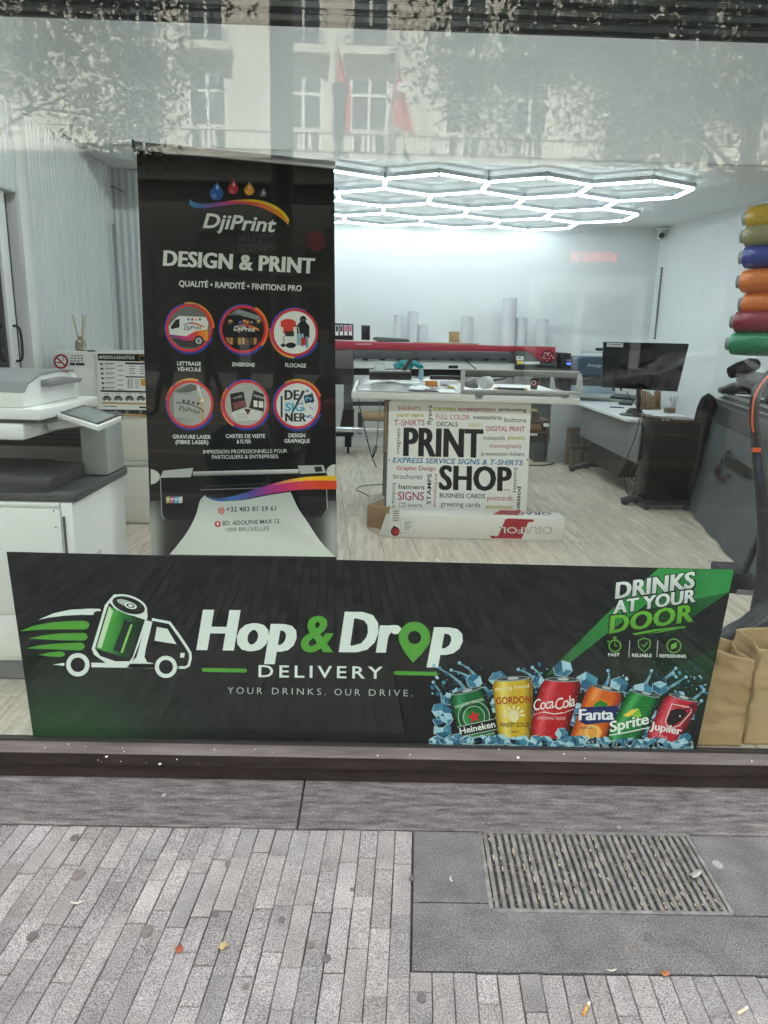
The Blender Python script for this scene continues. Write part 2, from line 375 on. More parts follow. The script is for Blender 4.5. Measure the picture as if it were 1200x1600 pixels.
# trodden gum and stains
gum = mat('trodden_gum', (0.14, 0.128, 0.122), 0.8, var=0.3, vs_=80); gum2 = mat('pale_gum', (0.36, 0.35, 0.34), 0.8, var=0.2, vs_=80); gum3 = mat('brown_stain', (0.20, 0.172, 0.155), 0.85, var=0.3, vs_=60)
for px, py, rr, mm in ((117, 1309, 9, gum), (123, 1367, 13, gum3), (50, 1463, 10, gum), (230, 1455, 13, gum3), (336, 1428, 8, gum), (440, 1438, 8, gum), (485, 1476, 8, gum3), (510, 1498, 9, gum),
        (384, 1541, 7, gum3), (356, 1350, 7, gum3), (659, 1559, 10, gum), (1013, 1465, 10, gum), (983, 1483, 9, gum3), (643, 1372, 6, gum), (550, 1390, 5, gum), (1121, 1351, 10, gum2),
        (256, 1243, 5, gum2), (967, 1293, 4, gum2),):
    c = on_z(px, py, 0.0); r_ = rr / 1109 * (c - CAMP).length * 0.62
    pts = [(c.x + r_ * math.cos(a) * random.uniform(.92, 1.08), c.y + r_ * 1.25 * math.sin(a) * random.uniform(.92, 1.08)) for a in [2 * PI * k / 14 for k in range(14)]]
    slab('g', pts, mm, z=0.0022 if py < 1292 else 0.0016, ch=0.0005, zb=-0.004).build('gum_spot', mm, pavement)
# ---------------------------------------------------------------- drain grating
steel = mat('worn_grating_steel', (0.235, 0.228, 0.22), 0.6, metal=0.25, var=0.4, vs_=25, bump=0.3, bs=300)
gr = thing('ventilation_grating', 'rectangular steel bar grating full of litter set into the stone slabs', 'grating', (0.68, -0.43, -0.02))
g = [(0.350, -0.588), (1.008, -0.588), (1.016, -0.272), (0.361, -0.272)]
fr = MB()
for a, b_ in zip(g, g[1:] + g[:1]): fr.bar((*a, -0.008), (*b_, -0.008), 0.012, 0.018)
fr.build('frame', steel, gr, bevel=0.001)
nb = 30
for k in range(nb):
    t = (k + 0.5) / nb
    MB().bar((0.356 + (1.003 - 0.356) * t, -0.583, -0.008), (0.366 + (1.010 - 0.366) * t, -0.277, -0.008), 0.0112, 0.013).build('bar', steel, gr)
MB().box(0.352, -0.586, -0.035, 1.01, -0.274, -0.022).build('pit', mat('pit_dirt', (0.14, 0.115, 0.095), 0.95, var=0.5, vs_=60, bump=0.8, bs=150), gr)
lit = MB()
for k in range(2600):
    t = random.random(); s_ = (int(random.random() * nb)) / nb
    xx = 0.361 + 0.647 * s_ + random.uniform(-.004, .004) + 0.0; yy = random.uniform(-0.582, -0.278)
    a = random.uniform(0, PI); sz = random.uniform(.003, .010)
    lit.obox((xx + (yy + .583) / .306 * .01, yy, random.uniform(-0.018, -0.004)), (sz, sz * random.uniform(.25, .7), .002), Matrix.Rotation(a, 3, 'Z') @ Matrix.Rotation(random.uniform(-.5, .5), 3, 'X'))
lit.build('litter', mat('grating_litter', (0.22, 0.175, 0.135), 0.9, var=0.75, vs_=70), gr, kind='stuff')
lit2 = MB()
for k in range(95):
    s_ = (int(random.random() * nb)) / nb; yy = random.uniform(-0.58, -0.28); xx = 0.361 + 0.647 * s_
    lit2.obox((xx + (yy + .583) / .306 * .01, yy, -0.006), (random.uniform(.004, .008), random.uniform(.010, .024), .004), Matrix.Rotation(random.uniform(-.4, .4), 3, 'Z'))
lit2.build('pale_litter', mat('cigarette_paper', (0.55, 0.46, 0.32), 0.85, var=0.5, vs_=40), gr, kind='stuff')
# ---------------------------------------------------------------- loose litter
def flat_piece(px, py, w_, h_, ang, m, name, label, cat, curl=0.004, group=None):
    c = on_z(px, py, 0.003); M_ = Matrix.Rotation(ang, 3, 'Z'); b = MB()
    def f(u, v):
        q = M_ @ V(((u - .5) * w_ * (1 - .5 * abs(v - .5)), (v - .5) * h_, 0)); return c + q + V((0, 0, 0.002 + curl * (abs(u - .5) * 2) ** 2 + curl * .6 * math.sin(v * 5)))
    b.grid(f, 4, 4); o = b.build(name, m, smooth=True); sd = o.modifiers.new('thickness', 'SOLIDIFY'); sd.thickness = 0.0008
    return tag(o, label, cat, group)
lr = mat('red_leaf', (0.42, 0.10, 0.05), 0.7, var=0.3, vs_=60); ly = mat('yellow_leaf', (0.50, 0.42, 0.18), 0.7, var=0.3, vs_=60); pap = mat('scrap_paper', (0.62, 0.60, 0.52), 0.8, var=0.15, vs_=40)
flat_piece(280, 1484, .018, .024, .4, lr, 'fallen_leaf', 'small red dry leaf lying on the grey pavers', 'leaf', group='leaves on the pavement')
flat_piece(350, 1479, .018, .024, -.5, ly, 'fallen_leaf', 'small yellow dry leaf lying on the pavers beside the red one', 'leaf', group='leaves on the pavement')
flat_piece(1038, 1522, .022, .016, .2, mat('orange_leaf', (0.5, 0.2, 0.08), 0.7, var=0.3, vs_=60), 'fallen_leaf', 'orange leaf scrap on the joint below the big stone slab', 'leaf', group='leaves on the pavement')
flat_piece(120, 1411, .034, .012, .15, pap, 'paper_scrap', 'cream paper strip lying on the pavers far from the grating', 'paper')
flat_piece(1084, 1368, .05, .022, .5, mat('crumpled_foil', (0.45, 0.44, 0.42), 0.5, var=0.3, vs_=50), 'paper_scrap', 'crumpled pale wrapper lying across the grating corner', 'paper', curl=.008)
flat_piece(105 + 600, 1376, .02, .005, 1.9, pap, 'paper_scrap', 'thin white paper curl on the slab beside the grating', 'paper')
flat_piece(955, 1517, .028, .008, .1, pap, 'paper_scrap', 'pale scrap stuck along the lower slab joint', 'paper')
def butt(px0, py0, px1, py1, lab, filt):
    a = on_z(px0, py0, 0.004); b = on_z(px1, py1, 0.004); t = thing('cigarette_butt', lab, 'cigarette', a * .5 + b * .5, 'cigarette butts')
    d = b - a; MB().cyl(a, a + d * .72, .0036, .0039, 10).build('filter', filt, t); MB().cyl(a + d * .72, b, .0039, .0034, 10).build('paper', mat('white_paper', (0.7, 0.68, 0.63), .8, var=.1, vs_=50), t)
fo = mat('cork_filter', (0.62, 0.33, 0.08), 0.7, var=0.35, vs_=150)
butt(911, 1586, 921, 1566, 'orange cigarette butt lying on the pavers below the big slab', fo)
butt(1153, 1584, 1168, 1574, 'pale cigarette butt lying farthest right of the grating', mat('pale_filter', (0.62, 0.55, 0.40), .8, var=.2, vs_=100))
# ================================================================ the shop building
stone = mat('shop_facade', (0.33, 0.31, 0.29), 0.8, var=0.15, vs_=1.5)
sb = thing('shop_building', 'tall stone building that holds the print shop', 'building', (1.0, 4.0, 0))
MB().box(-16, 0.02, 4.1, 18, 10, 38).build('upper_storeys', stone, sb)  # unseen; raised this high so its shadow covers the street
MB().box(-16, 0.02, -0.3, -2.62, 10, 4.1).build('side_wall', stone, sb)
MB().box(4.75, 0.02, -0.3, 18, 10, 4.1).build('side_wall', stone, sb)
MB().box(-2.62, 7.25, -0.3, 4.75, 10, 4.1).build('rear_wall', stone, sb)
MB().box(-2.62, -0.04, 3.35, 4.75, 0.12, 4.1).build('fascia', mat('dark_fascia', (0.04, 0.04, 0.042), 0.5, var=.1), sb)
# ---------------------------------------------------------------- room shell
white = mat('white_plaster', (0.78, 0.80, 0.80), 0.75, var=0.03, vs_=1.2, bump=0.1, bs=90)
ceilm = mat('ceiling_paint', (0.82, 0.84, 0.84), 0.8, var=0.03, vs_=1.0)
corr = mat('corrugated_white_sheet', (0.66, 0.70, 0.71), 0.38, var=0.05, vs_=2, stretch=(6, 6, .6))
MB().box(XL - .02, YB, 0, 3.6, YB + .12, 4.1).build('back_wall', white, kind='structure')
MB().hexa([(xr(YB + .12), YB + .12, 0), (xr(0.1), 0.1, 0), (xr(.1) + .1, 0.1, 0), (xr(YB + .12) + .1, YB + .12, 0)], [(xr(YB + .12), YB + .12, 4.1), (xr(0.1), 0.1, 4.1), (xr(.1) + .1, 0.1, 4.1), (xr(YB + .12) + .1, YB + .12, 4.1)]).build('side_wall', white, kind='structure')
MB().box(XL - .1, 3.85, CZ, 4.3, YB + .1, CZ + .08).build('ceiling', ceilm, kind='structure')
MB().box(XL - .1, 0.13, 3.95, 4.7, 3.85, 4.05).build('front_ceiling', ceilm, kind='structure')
bulk = MB().box(XL - .1, 3.78, CZ - .001, 4.4, 3.85, 3.95).build('bulkhead', mat('bulkhead_paint', (0.66, 0.69, 0.67), 0.8, var=0.03, vs_=.8), kind='structure')
for xb in (-.7, 1.8):  # added out of view to brighten copier, banner and bulkhead
    bt_ = thing('fill_batten', 'unseen LED batten added for fill light over the ' + ('copier' if xb < 0 else 'roll carton'), 'ceiling light', (xb, 1.2, 3.86), 'added battens over the window bay')
    MB().box(xb - .78, 1.16, 3.91, xb + .78, 1.24, 3.949).build('housing', mat('tube_housing', (.55, .60, .64), .4, var=.03), bt_, bevel=.004)
    MB().box(xb - .75, 1.168, 3.885, xb + .75, 1.232, 3.909).build('diffuser', emit('fill_diffuser', (0.96, 0.985, 1.0), FILL_POWER), bt_)
def corrugated(P0, P1, nrm, z0, z1, pitch=0.056, dep=0.017):
    P0 = V(P0); P1 = V(P1); L_ = (P1 - P0).length; d = (P1 - P0) / L_; n = V(nrm); prof = []; u = 0.0
    while u < L_:
        for du, w_ in ((0, dep), (.30, dep), (.50, 0), (.80, 0)):
            if u + du * pitch < L_: prof.append((u + du * pitch, w_))
        u += pitch
    prof.append((L_, dep)); b = MB(); m_ = len(prof)
    vs_ = [P0 + d * a + n * w_ + V((0, 0, z - P0.z)) for z in (z0, z1) for a, w_ in prof]
    return b.add(vs_, [(k, k + 1, m_ + k + 1, m_ + k) for k in range(m_ - 1)])
wl = MB().box(XL - .12, 2.82, FZ, XL - .002, YB, CZ).build('left_wall', white, kind='structure', org=(XL, 3.5, FZ))
MB().box(XL - .12, 0.12, CZ, XL - .002, 3.9, 3.95).build('upper_plaster', mat('bulkhead_paint', None), wl)
MB().box(XL - .12, 0.12, 2.335, XL - .002, 2.82, CZ).build('door_header', white, wl)
MB().box(XL - .12, 0.12, FZ, XL - .002, 1.45, 2.335).build('front_plaster', white, wl)
corrugated((XL, 2.97, FZ), (XL, 4.50, FZ), (1, 0, 0), FZ, CZ - .012).build('corrugated_cladding', corr, wl)
corrugated((XL, 0.14, 0), (XL, 2.82, 0), (1, 0, 0), 2.335, CZ - .012).build('corrugated_cladding', corr, wl)
MB().box(XL - .03, 2.822, FZ, XL + .02, 2.965, CZ - .012).build('corner_post', mat('white_lacquer', (0.74, 0.76, 0.75), 0.35, var=.03), wl, bevel=.004)
MB().box(XL - .001, 2.80, CZ - .012, XL + .018, 3.78, CZ + .004).build('top_trim', mat('white_lacquer', None), wl)
MB().box(XL - .001, 4.36, FZ, XL + .010, 4.60, 2.40).build('recess_panel', mat('grey_panel', (0.30, 0.34, 0.36), 0.5, var=.05), wl)  # flat dark-grey panel put in place of the open wall recess
MB().box(XL - .001, 4.33, FZ, XL + .024, 4.36, 2.87).build('edge_trim', mat('white_lacquer', None), wl)
wf = MB().box(XL, 4.64, FZ, -0.75, 4.70, CZ).build('partition_wall', white, kind='structure')
corrugated((XL + .005, 4.634, FZ), (-0.75, 4.634, FZ), (0, -1, 0), FZ, CZ - .015, pitch=.062, dep=.009).build('corrugated_cladding', corr, wf)
# dark doorway to the left with its white sliding door
dt = thing('sliding_door', 'white framed glazed sliding door onto a dark passage', 'door', (XL - .06, 2.1, FZ))
MB().box(XL - .6, 1.45, FZ, XL - .5, 2.82, 2.33).build('dark_passage', mat('black_void', (0.012, 0.012, 0.012), 0.9, var=.1), dt)  # black panel gives the unlit passage its darkness by colour
MB().box(XL - .06, 2.60, FZ, XL - .02, 2.70, 2.325).build('stile', mat('white_lacquer', None), dt, bevel=.004)
MB().box(XL - .06, 1.47, 2.23, XL - .02, 2.60, 2.325).build('top_rail', mat('white_lacquer', None), dt, bevel=.004)
MB().box(XL - .11, 2.70, FZ, XL - .07, 2.82, 2.33).build('gap_strip', mat('black_rubber', (0.03, 0.03, 0.03), 0.6, var=.1), dt)  # dark strip stands in for the shaded gap beside the stile
MB().tube(smooth_path([(XL - .012, 2.64, 1.50), (XL + .03, 2.64, 1.47), (XL + .03, 2.64, 1.30), (XL - .012, 2.64, 1.27)]), .009).build('handle', mat('black_rubber', None), dt)
MB().box(XL - .05, 1.5, FZ, XL - .04, 2.60, 2.23).build('pane', mat('dark_door_glass', (0.02, 0.022, 0.022), 0.12, var=.1), dt)
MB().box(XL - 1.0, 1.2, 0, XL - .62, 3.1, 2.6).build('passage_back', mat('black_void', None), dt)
# ---------------------------------------------------------------- plank floor
oak = mat('pale_oak_laminate', (0.57, 0.505, 0.415), 0.42, var=0.30, vs_=9.0, rnd=0.07, stretch=(3.2, 0.28, 1), speck=(55, 0.10), bump=0.06, bs=40)
floor = MB().box(XL - .1, 0.012, -0.3, 4.75, YB + .1, FZ - .012).build('floor', mat('floor_screed', (0.05, 0.045, 0.04), .9, var=.2), kind='structure', org=(0.5, 3.5, FZ))
DF = -0.077; PW = 0.2285
for k in range(-14, 24):
    x0 = 0.52 + k * PW; y = 0.03 - random.uniform(0, 1.2)
    while y < YB:
        y1 = y + 1.35; a, b_ = max(y, 0.03), min(y1, YB)
        if b_ - a > 0.02:
            xa = lambda yy: x0 + (yy - 2.63) * DF
            if xa((a + b_) / 2) + PW > XL - .05 and xa((a + b_) / 2) < xr((a + b_) / 2):
                g_ = .0008
                slab('plank', [(xa(a) + g_, a + g_), (xa(a) + PW - g_, a + g_), (xa(b_) + PW - g_, b_ - g_), (xa(b_) + g_, b_ - g_)], oak, z=FZ, ch=.0018, zb=FZ - .011).build('plank', oak, floor)
        y = y1
# ================================================================ shop window
win = thing('shop_window', 'large shop window pane mirroring the street above a dark brown sill', 'shop window', (0.4, 0.0, 0.0))
win['kind'] = 'thing'
brown = mat('brown_anodised_metal', (0.042, 0.033, 0.029), 0.42, metal=0.3, var=0.35, vs_=9, stretch=(.6, 3, 3), bump=.1, bs=60, speck=(160, .2))
sillm = mat('worn_sill_metal', (0.135, 0.115, 0.103), 0.45, metal=0.3, var=0.5, vs_=6, stretch=(.5, 4, 4), bump=.15, bs=70)
MB().prism([(0.0, .122), (-.037, .103), (-.042, .100), (-.042, .098), (0.0, .098)], lambda u, v, w_: (w_, u, v), -2.45, 4.6).build('sill', sillm, win, bevel=.0015)
MB().prism([(-.0445, .0975), (-.0445, .058), (-.040, .054), (0, .054), (0, .0975)], lambda u, v, w_: (w_, u, v), -2.45, 4.6).build('sill_lip', brown, win)
MB().box(-2.45, -.030, .001, 4.6, -.002, .0535).build('kick_plate', brown, win)
MB().box(-2.45, -.004, .118, 4.6, .020, .127).build('glazing_gasket', mat('black_rubber', None), win)
GL = glass_mat('window_glass', (0.955, 0.985, 0.97), 0.027)
MB().box(-2.38, 0.0, .1275, 4.55, .008, 3.34).build('pane', GL, win)
for xx in (-2.45, 4.55): MB().box(xx, -.04, .05, xx + .07, .06, 3.34).build('post', brown, win, bevel=.003)
# paint splashes on the sill
sp = MB()
for k in range(24):
    u = random.uniform(-1.25, 1.4); v = random.random(); rr = random.uniform(.0008, .0028) * (2.2 if k < 5 else 1)
    c = V((u, -.036 * v, .122 - .0187 * v + .0008)) if k % 3 else V((random.gauss(-.72, .12), -.0452, random.uniform(.060, .095)))
    sp.lathe([(0.0002, -.0006), (rr, -.0003), (rr, .0003), (0.0002, .0006)], c, 7, Matrix.Rotation(R(30), 3, 'X'))
sp.build('paint_splashes', mat('white_splash', (.7, .7, .67), .6, var=.1), win, kind='stuff')
# rolled-up slatted shutter behind the head of the window
sh = thing('roller_shutter', 'black slatted roller shutter half raised at the head of the window', 'shutter', (0.4, 0.08, 2.334))
shm = mat('black_shutter_slat', (0.020, 0.021, 0.021), 0.35, var=0.2, vs_=5, stretch=(.3, 1, 1))
for k in range(13):
    z0 = 2.334 + k * .0335
    MB().prism([(.062, z0 + .001), (.056, z0 + .010), (.056, z0 + .023), (.064, z0 + .0315), (.074, z0 + .0315), (.074, z0 + .001)], lambda u, v, w_: (w_, u, v), -2.3, 4.5).build('slat', shm, sh)
MB().box(-2.3, .05, 2.77, 4.5, .30, 3.33).build('shutter_box', shm, sh)
# ================================================================ delivery decal stuck inside the glass
dec = thing('window_decal', 'wide black Hop & Drop delivery decal with soft drink cans along the window foot', 'decal', (0.0, .012, .122))
dp = Plane((0, .0125, .5), (0, -1, 0))
def decal_col(x, y):
    u = (x - 10) / 1130; c = (0.004, 0.0058, 0.0056)
    g1 = math.exp(-((x - 95) / 130) ** 2 - ((y - 1150) / 75) ** 2) * .55
    g2 = math.exp(-((x - 1080) / 120) ** 2 - ((y - 1060) / 50) ** 2) * .22
    return mixc(c, (0.02, 0.11, 0.03), g1 + g2)
DC = [(10, 862), (1148, 890), (1088, 1172), (52, 1152)]
b = MB(); q = [dp.at(*p) for p in DC]; b.hexa([p + V((0, .0006, 0)) for p in q], q); b.build('film', mat('black_film', (0.004, 0.0055, 0.0055), 0.4, var=.05), dec)
a = Ink(dp, 2); a.quad(DC, decal_col, 0, 60, 16)
a.build('background', dec)
# green diagonal bands
def band_col(x, y): return mixc('0a2a14', '2fa04a', (x - 850) / 190 * .75 + .25)
a = Ink(dp, 3)
a.strip([(1029, 888), (947, 960), (852, 1056)], [(1085, 889), (952, 987), (872, 1050)], band_col)
a.quad([(1085, 889), (1147, 890), (1139, 925), (1000, 955)], lambda x, y: mixc('0c3018', '2a9247', (x - 985) / 130), 1, 8, 6)
a.poly([(1000, 955), (1139, 925), (1080, 966), (1045, 995), (1010, 985)], lambda x, y: mixc('0b1a12', '1c6a34', (x + (930 - y) * 1.2 - 985) / 120), 1)
a.poly([(1118, 1014), (1111, 1047), (1060, 1060), (1040, 1050)], '0e3a1c', 1)
a.build('green_band', dec)
# speeding van and can
z4 = zm(0, 840, 3.0); Pz = lambda *p: [z4(x, y) for x, y in p]
a = Ink(dp, 4); W = 'e9f3ee'; G = '57a63a'
a.poly(Pz((180, 385), (250, 355), (330, 338), (420, 333), (470, 334), (474, 344), (450, 345), (440, 352), (438, 363), (380, 362), (300, 366), (230, 375)), W)
for pts in (((92, 439), (160, 412), (250, 396), (330, 391), (398, 390), (414, 397), (420, 411), (412, 425), (396, 431), (300, 430), (200, 431)),
            ((134, 474), (200, 458), (280, 449), (390, 446), (406, 452), (412, 465), (405, 478), (388, 483), (280, 481), (200, 477)),
            ((122, 519), (190, 504), (270, 496), (376, 492), (392, 498), (398, 511), (390, 524), (372, 529), (280, 525), (190, 522)),
            ((180, 550), (230, 538), (284, 533), (300, 538), (305, 547), (298, 556), (282, 559), (230, 557))): a.poly(Pz(*pts), G)
a.poly(Pz((247, 595), (315, 585), (315, 603)), W)
a.poly(Pz((405, 586), (740, 592), (740, 613), (405, 607)), W)
for cx, cy, r0, r1 in ((365, 596, 34, 55), (778, 606, 33, 52)):
    X, Y = z4(cx, cy); a.disc(X, Y, r1 / 3 + 3, (0.004, 0.0058, 0.0056), 2); a.ring(X, Y, r0 / 3, r1 / 3, W, 3)
a.stroke(Pz((712, 383), (795, 399), (838, 458), (868, 502), (891, 540), (893, 566), (884, 600), (868, 609), (828, 608)), 4.2, W, 2)
a.poly(Pz((686, 388), (714, 395), (700, 455), (682, 525), (677, 560), (690, 583), (735, 592), (735, 612), (592, 611), (640, 560)), W, 1)
a.poly(Pz((735, 418), (785, 428), (828, 500), (724, 483)), W, 2)
a.poly(Pz((847, 540), (866, 541), (863, 563), (843, 562)), W, 2)
a.poly(Pz((517, 285), (492, 315), (470, 390), (430, 520), (440, 548), (500, 590), (560, 608), (600, 600), (618, 585), (660, 480), (692, 372), (690, 345), (640, 300), (570, 268), (535, 266)), W, 3)
a.poly(Pz((512, 305), (498, 340), (445, 520), (470, 555), (540, 580), (606, 580), (622, 560), (680, 385), (640, 372), (560, 340)), (0.004, 0.0058, 0.0056), 4)
def cang(x, y):
    u = (x - 150 + (y - 990) * .28) / 66
    return ramp([(0, '9fd27f'), (.12, '3f9e38'), (.3, '46a63c'), (.55, '2c7c33'), (.8, '12401f'), (1, '0f3219')], u)
a.quad(Pz((510, 322), (672, 390), (606, 568), (450, 520)), cang, 5, 14, 4)
a.poly(Pz((512, 320), (530, 345), (475, 520), (455, 512)), 'cfe8c4', 6)
a.poly(Pz((585, 385), (622, 400), (565, 540), (530, 528)), (0.01, 0.02, 0.012), 6)
a.poly(Pz((612, 405), (622, 408), (575, 540), (565, 538)), '8fd06a', 7)
X, Y = z4(603, 316); a.disc(X, Y, 30, W, 5, .50, 28, 18); a.disc(X, Y + .4, 26.5, (0.012, 0.014, 0.014), 6, .46, 28, 18); a.disc(X - 4, Y - 3, 15, 'b8c4c0', 7, .30, 20, 18); a.disc(X + 3, Y + 1, 10, W, 8, .5, 20, 14); a.disc(X + 3, Y + 1, 6.5, (0.01, 0.01, 0.01), 9, .5, 20, 14); a.disc(X + 3, Y + 1, 4, W, 10, .5, 16, 14)
a.build('van_and_can_drawing', dec)
# lettering
z5 = zm(300, 900, 2.727)
a = Ink(dp, 5)
a.text('Hop', z5(18, 312), z5(445, 318), 62, W, 1, .055, .16, .96); a.build('lettering', dec)
a = Ink(dp, 5); a.text('&', z5(463, 320), z5(603, 322), 56.5, G, 1, .03, .12); a.build('lettering', dec)
a = Ink(dp, 5); a.text('Dr', z5(625, 321), z5(892, 324), 62, W, 1, .055, .16, .96); a.build('lettering', dec); a = Ink(dp, 5); a.text('p', z5(1000, 330), z5(1153, 332), 62, W, 1, .055, .16); a.build('lettering', dec)
X, Y = z5(948, 262); a = Ink(dp, 6); a.ring(X, Y, 10.2, 24.6, G, 1, 0, 360, 40); a.poly([(X - 23.5, Y + 8), (X - 10, Y + 8), (X, Y + 9.5), (X + 10, Y + 8), (X + 23.5, Y + 8), (X + 12, Y + 25), (X - 2.3, Y + 39.5), (X - 15, Y + 24)], G, 2); a.disc(X, Y, 10.2, (0.004, .0058, .0056), 3); a.build('map_pin', dec)
a = Ink(dp, 5); a.text('DELIVERY', z5(283, 430), z5(812, 437), 18.5, W, 1, .012, 0, 1.35); a.build('lettering', dec)
for q_, q2 in (((50, 400), (226, 403)), ((867, 413), (1038, 417))):
    a = Ink(dp, 5); a.stroke([z5(*q_), z5(*q2)], 6, G); a.disc(*z5(*q_), 3, G, 2, 1, 10); a.disc(*z5(*q2), 3, G, 2, 1, 10); a.build('rule', dec)
for t, x0, x1 in (('YOUR', 152, 299), ('DRINKS.', 341, 570), ('OUR', 607, 716), ('DRIVE.', 754, 940)): a = Ink(dp, 5); a.text(t, z5(x0, 501 + (x0 - 152) * .0152), z5(x1, 501 + (x1 - 152) * .0152), 10, 'c9d2ce', 1, -.008, 0, 1.45); a.build('lettering', dec)
z6 = zm(660, 860, 2.4)
DK = (0.006, .009, .008)
for t, p0, p1, h, cfn in (('DRINKS', (722, 181), (1030, 137), 24.5, 'e8efee'), ('AT YOUR', (714, 238), (1024, 192), 19.5, 'e8efee'), ('DOOR', (699, 311), (1016, 265), 26.5, '6cba35')):
    a = Ink(dp, 6); P0 = z6(*p0); P1 = z6(*p1)
    a.text(t, (P0[0] - 2.0, P0[1] + 2), (P1[0] + 2.8, P1[1] + 2), h + 3.6, DK, 0, .085, .22)
    cc = lin(cfn); yy0 = (P0[1] + P1[1]) / 2 - h
    a.text(t, P0, P1, h, (lambda x, y, cc=cc, P0=P0, P1=P1, h=h: mixc(tuple(k * .72 for k in cc), cc, ((P0[1] + (P1[1] - P0[1]) * (x - P0[0]) / (P1[0] - P0[0])) - y) / h * 1.3)), 2, .05, .22)
    a.build('lettering', dec)
a = Ink(dp, 6); a.poly([z6(*p) for p in ((785, 312), (870, 296), (990, 284), (985, 290), (880, 302), (800, 318))], '5cae38'); a.poly([z6(*p) for p in ((830, 315), (900, 302), (965, 294), (900, 306))], '5cae38'); a.build('brush_stroke', dec)
a = Ink(dp, 6); LG = '6fae45'
X, Y = z6(722, 358); a.ring(X, Y, 8, 10, LG); a.rect(X - 2.5, Y - 14, X + 2.5, Y - 11, LG); a.stroke([(X, Y), (X, Y - 6)], 1.4, LG); a.stroke([(X, Y), (X + 4, Y)], 1.4, LG); a.stroke([(X - 9, Y - 8), (X - 12, Y - 6)], 1.5, LG); a.build('icon', dec); a = Ink(dp, 6)
X, Y = z6(832, 355); sh_ = [(X - 9.5, Y - 7), (X, Y - 11), (X + 9.5, Y - 7), (X + 8.5, Y + 3), (X, Y + 11), (X - 8.5, Y + 3), (X - 9.5, Y - 7)]; a.stroke(sh_, 1.6, LG); a.stroke([(X - 4, Y - 1), (X - 1, Y + 3), (X + 4.5, Y - 4)], 1.8, LG); a.build('icon', dec); a = Ink(dp, 6)
X, Y = z6(943, 358); a.ring(X, Y, 9.8, 11.6, LG); a.poly([(X - 5, Y + 5), (X - 4, Y - 2), (X + 5, Y - 6), (X + 4, Y + 2), (X - 2, Y + 5)], LG, 1)
a.build('icon', dec)
for xx in (778, 883): a = Ink(dp, 6); a.stroke([z6(xx, 338), z6(xx - 4, 400)], 1.1, 'c8d0cc'); a.build('divider', dec)
a = Ink(dp, 6); a.text('FAST', z6(697, 397), z6(740, 397), 5, W, 1, .02); a.build('lettering', dec); a = Ink(dp, 6); a.text('RELIABLE', z6(786, 399), z6(860, 400), 5, W, 1, .02); a.build('lettering', dec); a = Ink(dp, 6); a.text('REFRESHING', z6(889, 401), z6(988, 403), 5, W, 1, .02); a.build('lettering', dec)
# splash and ice behind the cans
random.seed(5)
def in_decal(x, y):
    rt = 1148 - (y - 890) * 60 / 282; bt = 1152 + (x - 52) * 20 / 1036
    return x < rt - 1.5 and y < bt - 1
ICE = ['123f5c', '2b6f94', '4f9cbf', '8cc7df', 'c3e4f0', '1c5678']
def cube(a, x, y, r, ang, l):
    k = [(math.cos(ang + i * PI / 3 + random.uniform(-.2, .2)) * r, math.sin(ang + i * PI / 3 + random.uniform(-.2, .2)) * r * .85) for i in range(6)]
    if not in_decal(x, y) or not all(in_decal(x + p[0], y) for p in k): return
    pts = [(x + p[0], min(y + p[1], 1150.5 + (x + p[0] - 52) * 20 / 1036)) for p in k]; c = (x + random.uniform(-.15, .15) * r, y + random.uniform(-.2, .2) * r)
    for i, (c0, c1) in enumerate(((0, 2), (2, 4), (4, 6))):
        q_ = [c, pts[i * 2], pts[i * 2 + 1], pts[(i * 2 + 2) % 6]]; lo, hi = (('1a5575', '5fa9c8'), ('103b58', '3a83a6'), ('6fb4d0', 'd3edf5'))[(i + int(ang * 3)) % 3]
        a.poly(q_, lambda X, Y, lo=lo, hi=hi: mixc(lo, hi, .5 + .5 * noise.noise(V((X * .13, Y * .13, 3)))), l)
    a.stroke([pts[0], pts[1], pts[2], pts[3]], .8, 'cfeaf4', l + 1)
    for m_ in range(5):
        qx, qy = x + random.uniform(-.6, .6) * r, y + random.uniform(-.5, .5) * r; a.disc(qx, qy, random.uniform(.05, .13) * r, random.choice(ICE[1:]), l + 2, .6, 7, random.uniform(0, 90))
a = Ink(dp, 5)
for k in range(420):      # thrown drops
    t = random.random(); x = 675 + t * 430; spread = 1 if (t < .18 or t > .80 or .3 < t < .5) else .4
    y = 1085 - abs(random.gauss(0, 22)) * spread
    r_ = abs(random.gauss(0, 1.3)) + .5
    if in_decal(x, y): a.disc(x, y, r_, random.choice(ICE), 1, random.uniform(.6, 1), 7, random.uniform(0, 90))
for (x0, y0), (x1, y1) in (((735, 1085), (678, 1040)), ((745, 1070), (705, 1047)), ((750, 1070), (718, 1036)), ((693, 1110), (677, 1066)), ((850, 1075), (832, 1043)), ((840, 1070), (810, 1046)), ((1000, 1080), (1018, 1048)), ((1010, 1085), (1052, 1052)), ((1030, 1085), (1072, 1058)), ((1075, 1100), (1100, 1078)), ((945, 1075), (950, 1048)), ((1020, 1078), (1056, 1044)), ((1060, 1130), (1096, 1095))):
    pp = sp2([(x0, y0), (x0 * .5 + x1 * .5 + 4, y0 * .5 + y1 * .5 - 3), (x1, y1)], 6)
    a.stroke(pp, [5.5 * (1 - i / len(pp)) + .8 for i in range(len(pp))], lambda X, Y: mixc('1b587a', '9fd2e6', .5 + .6 * noise.noise(V((X * .2, Y * .2, 1)))), 1)
    a.disc(x1, y1, 2.8, '7db8d4', 2, 1, 9); a.disc(x1 - .6, y1 - .7, 1.0, 'e0f3f8', 3, 1, 7)
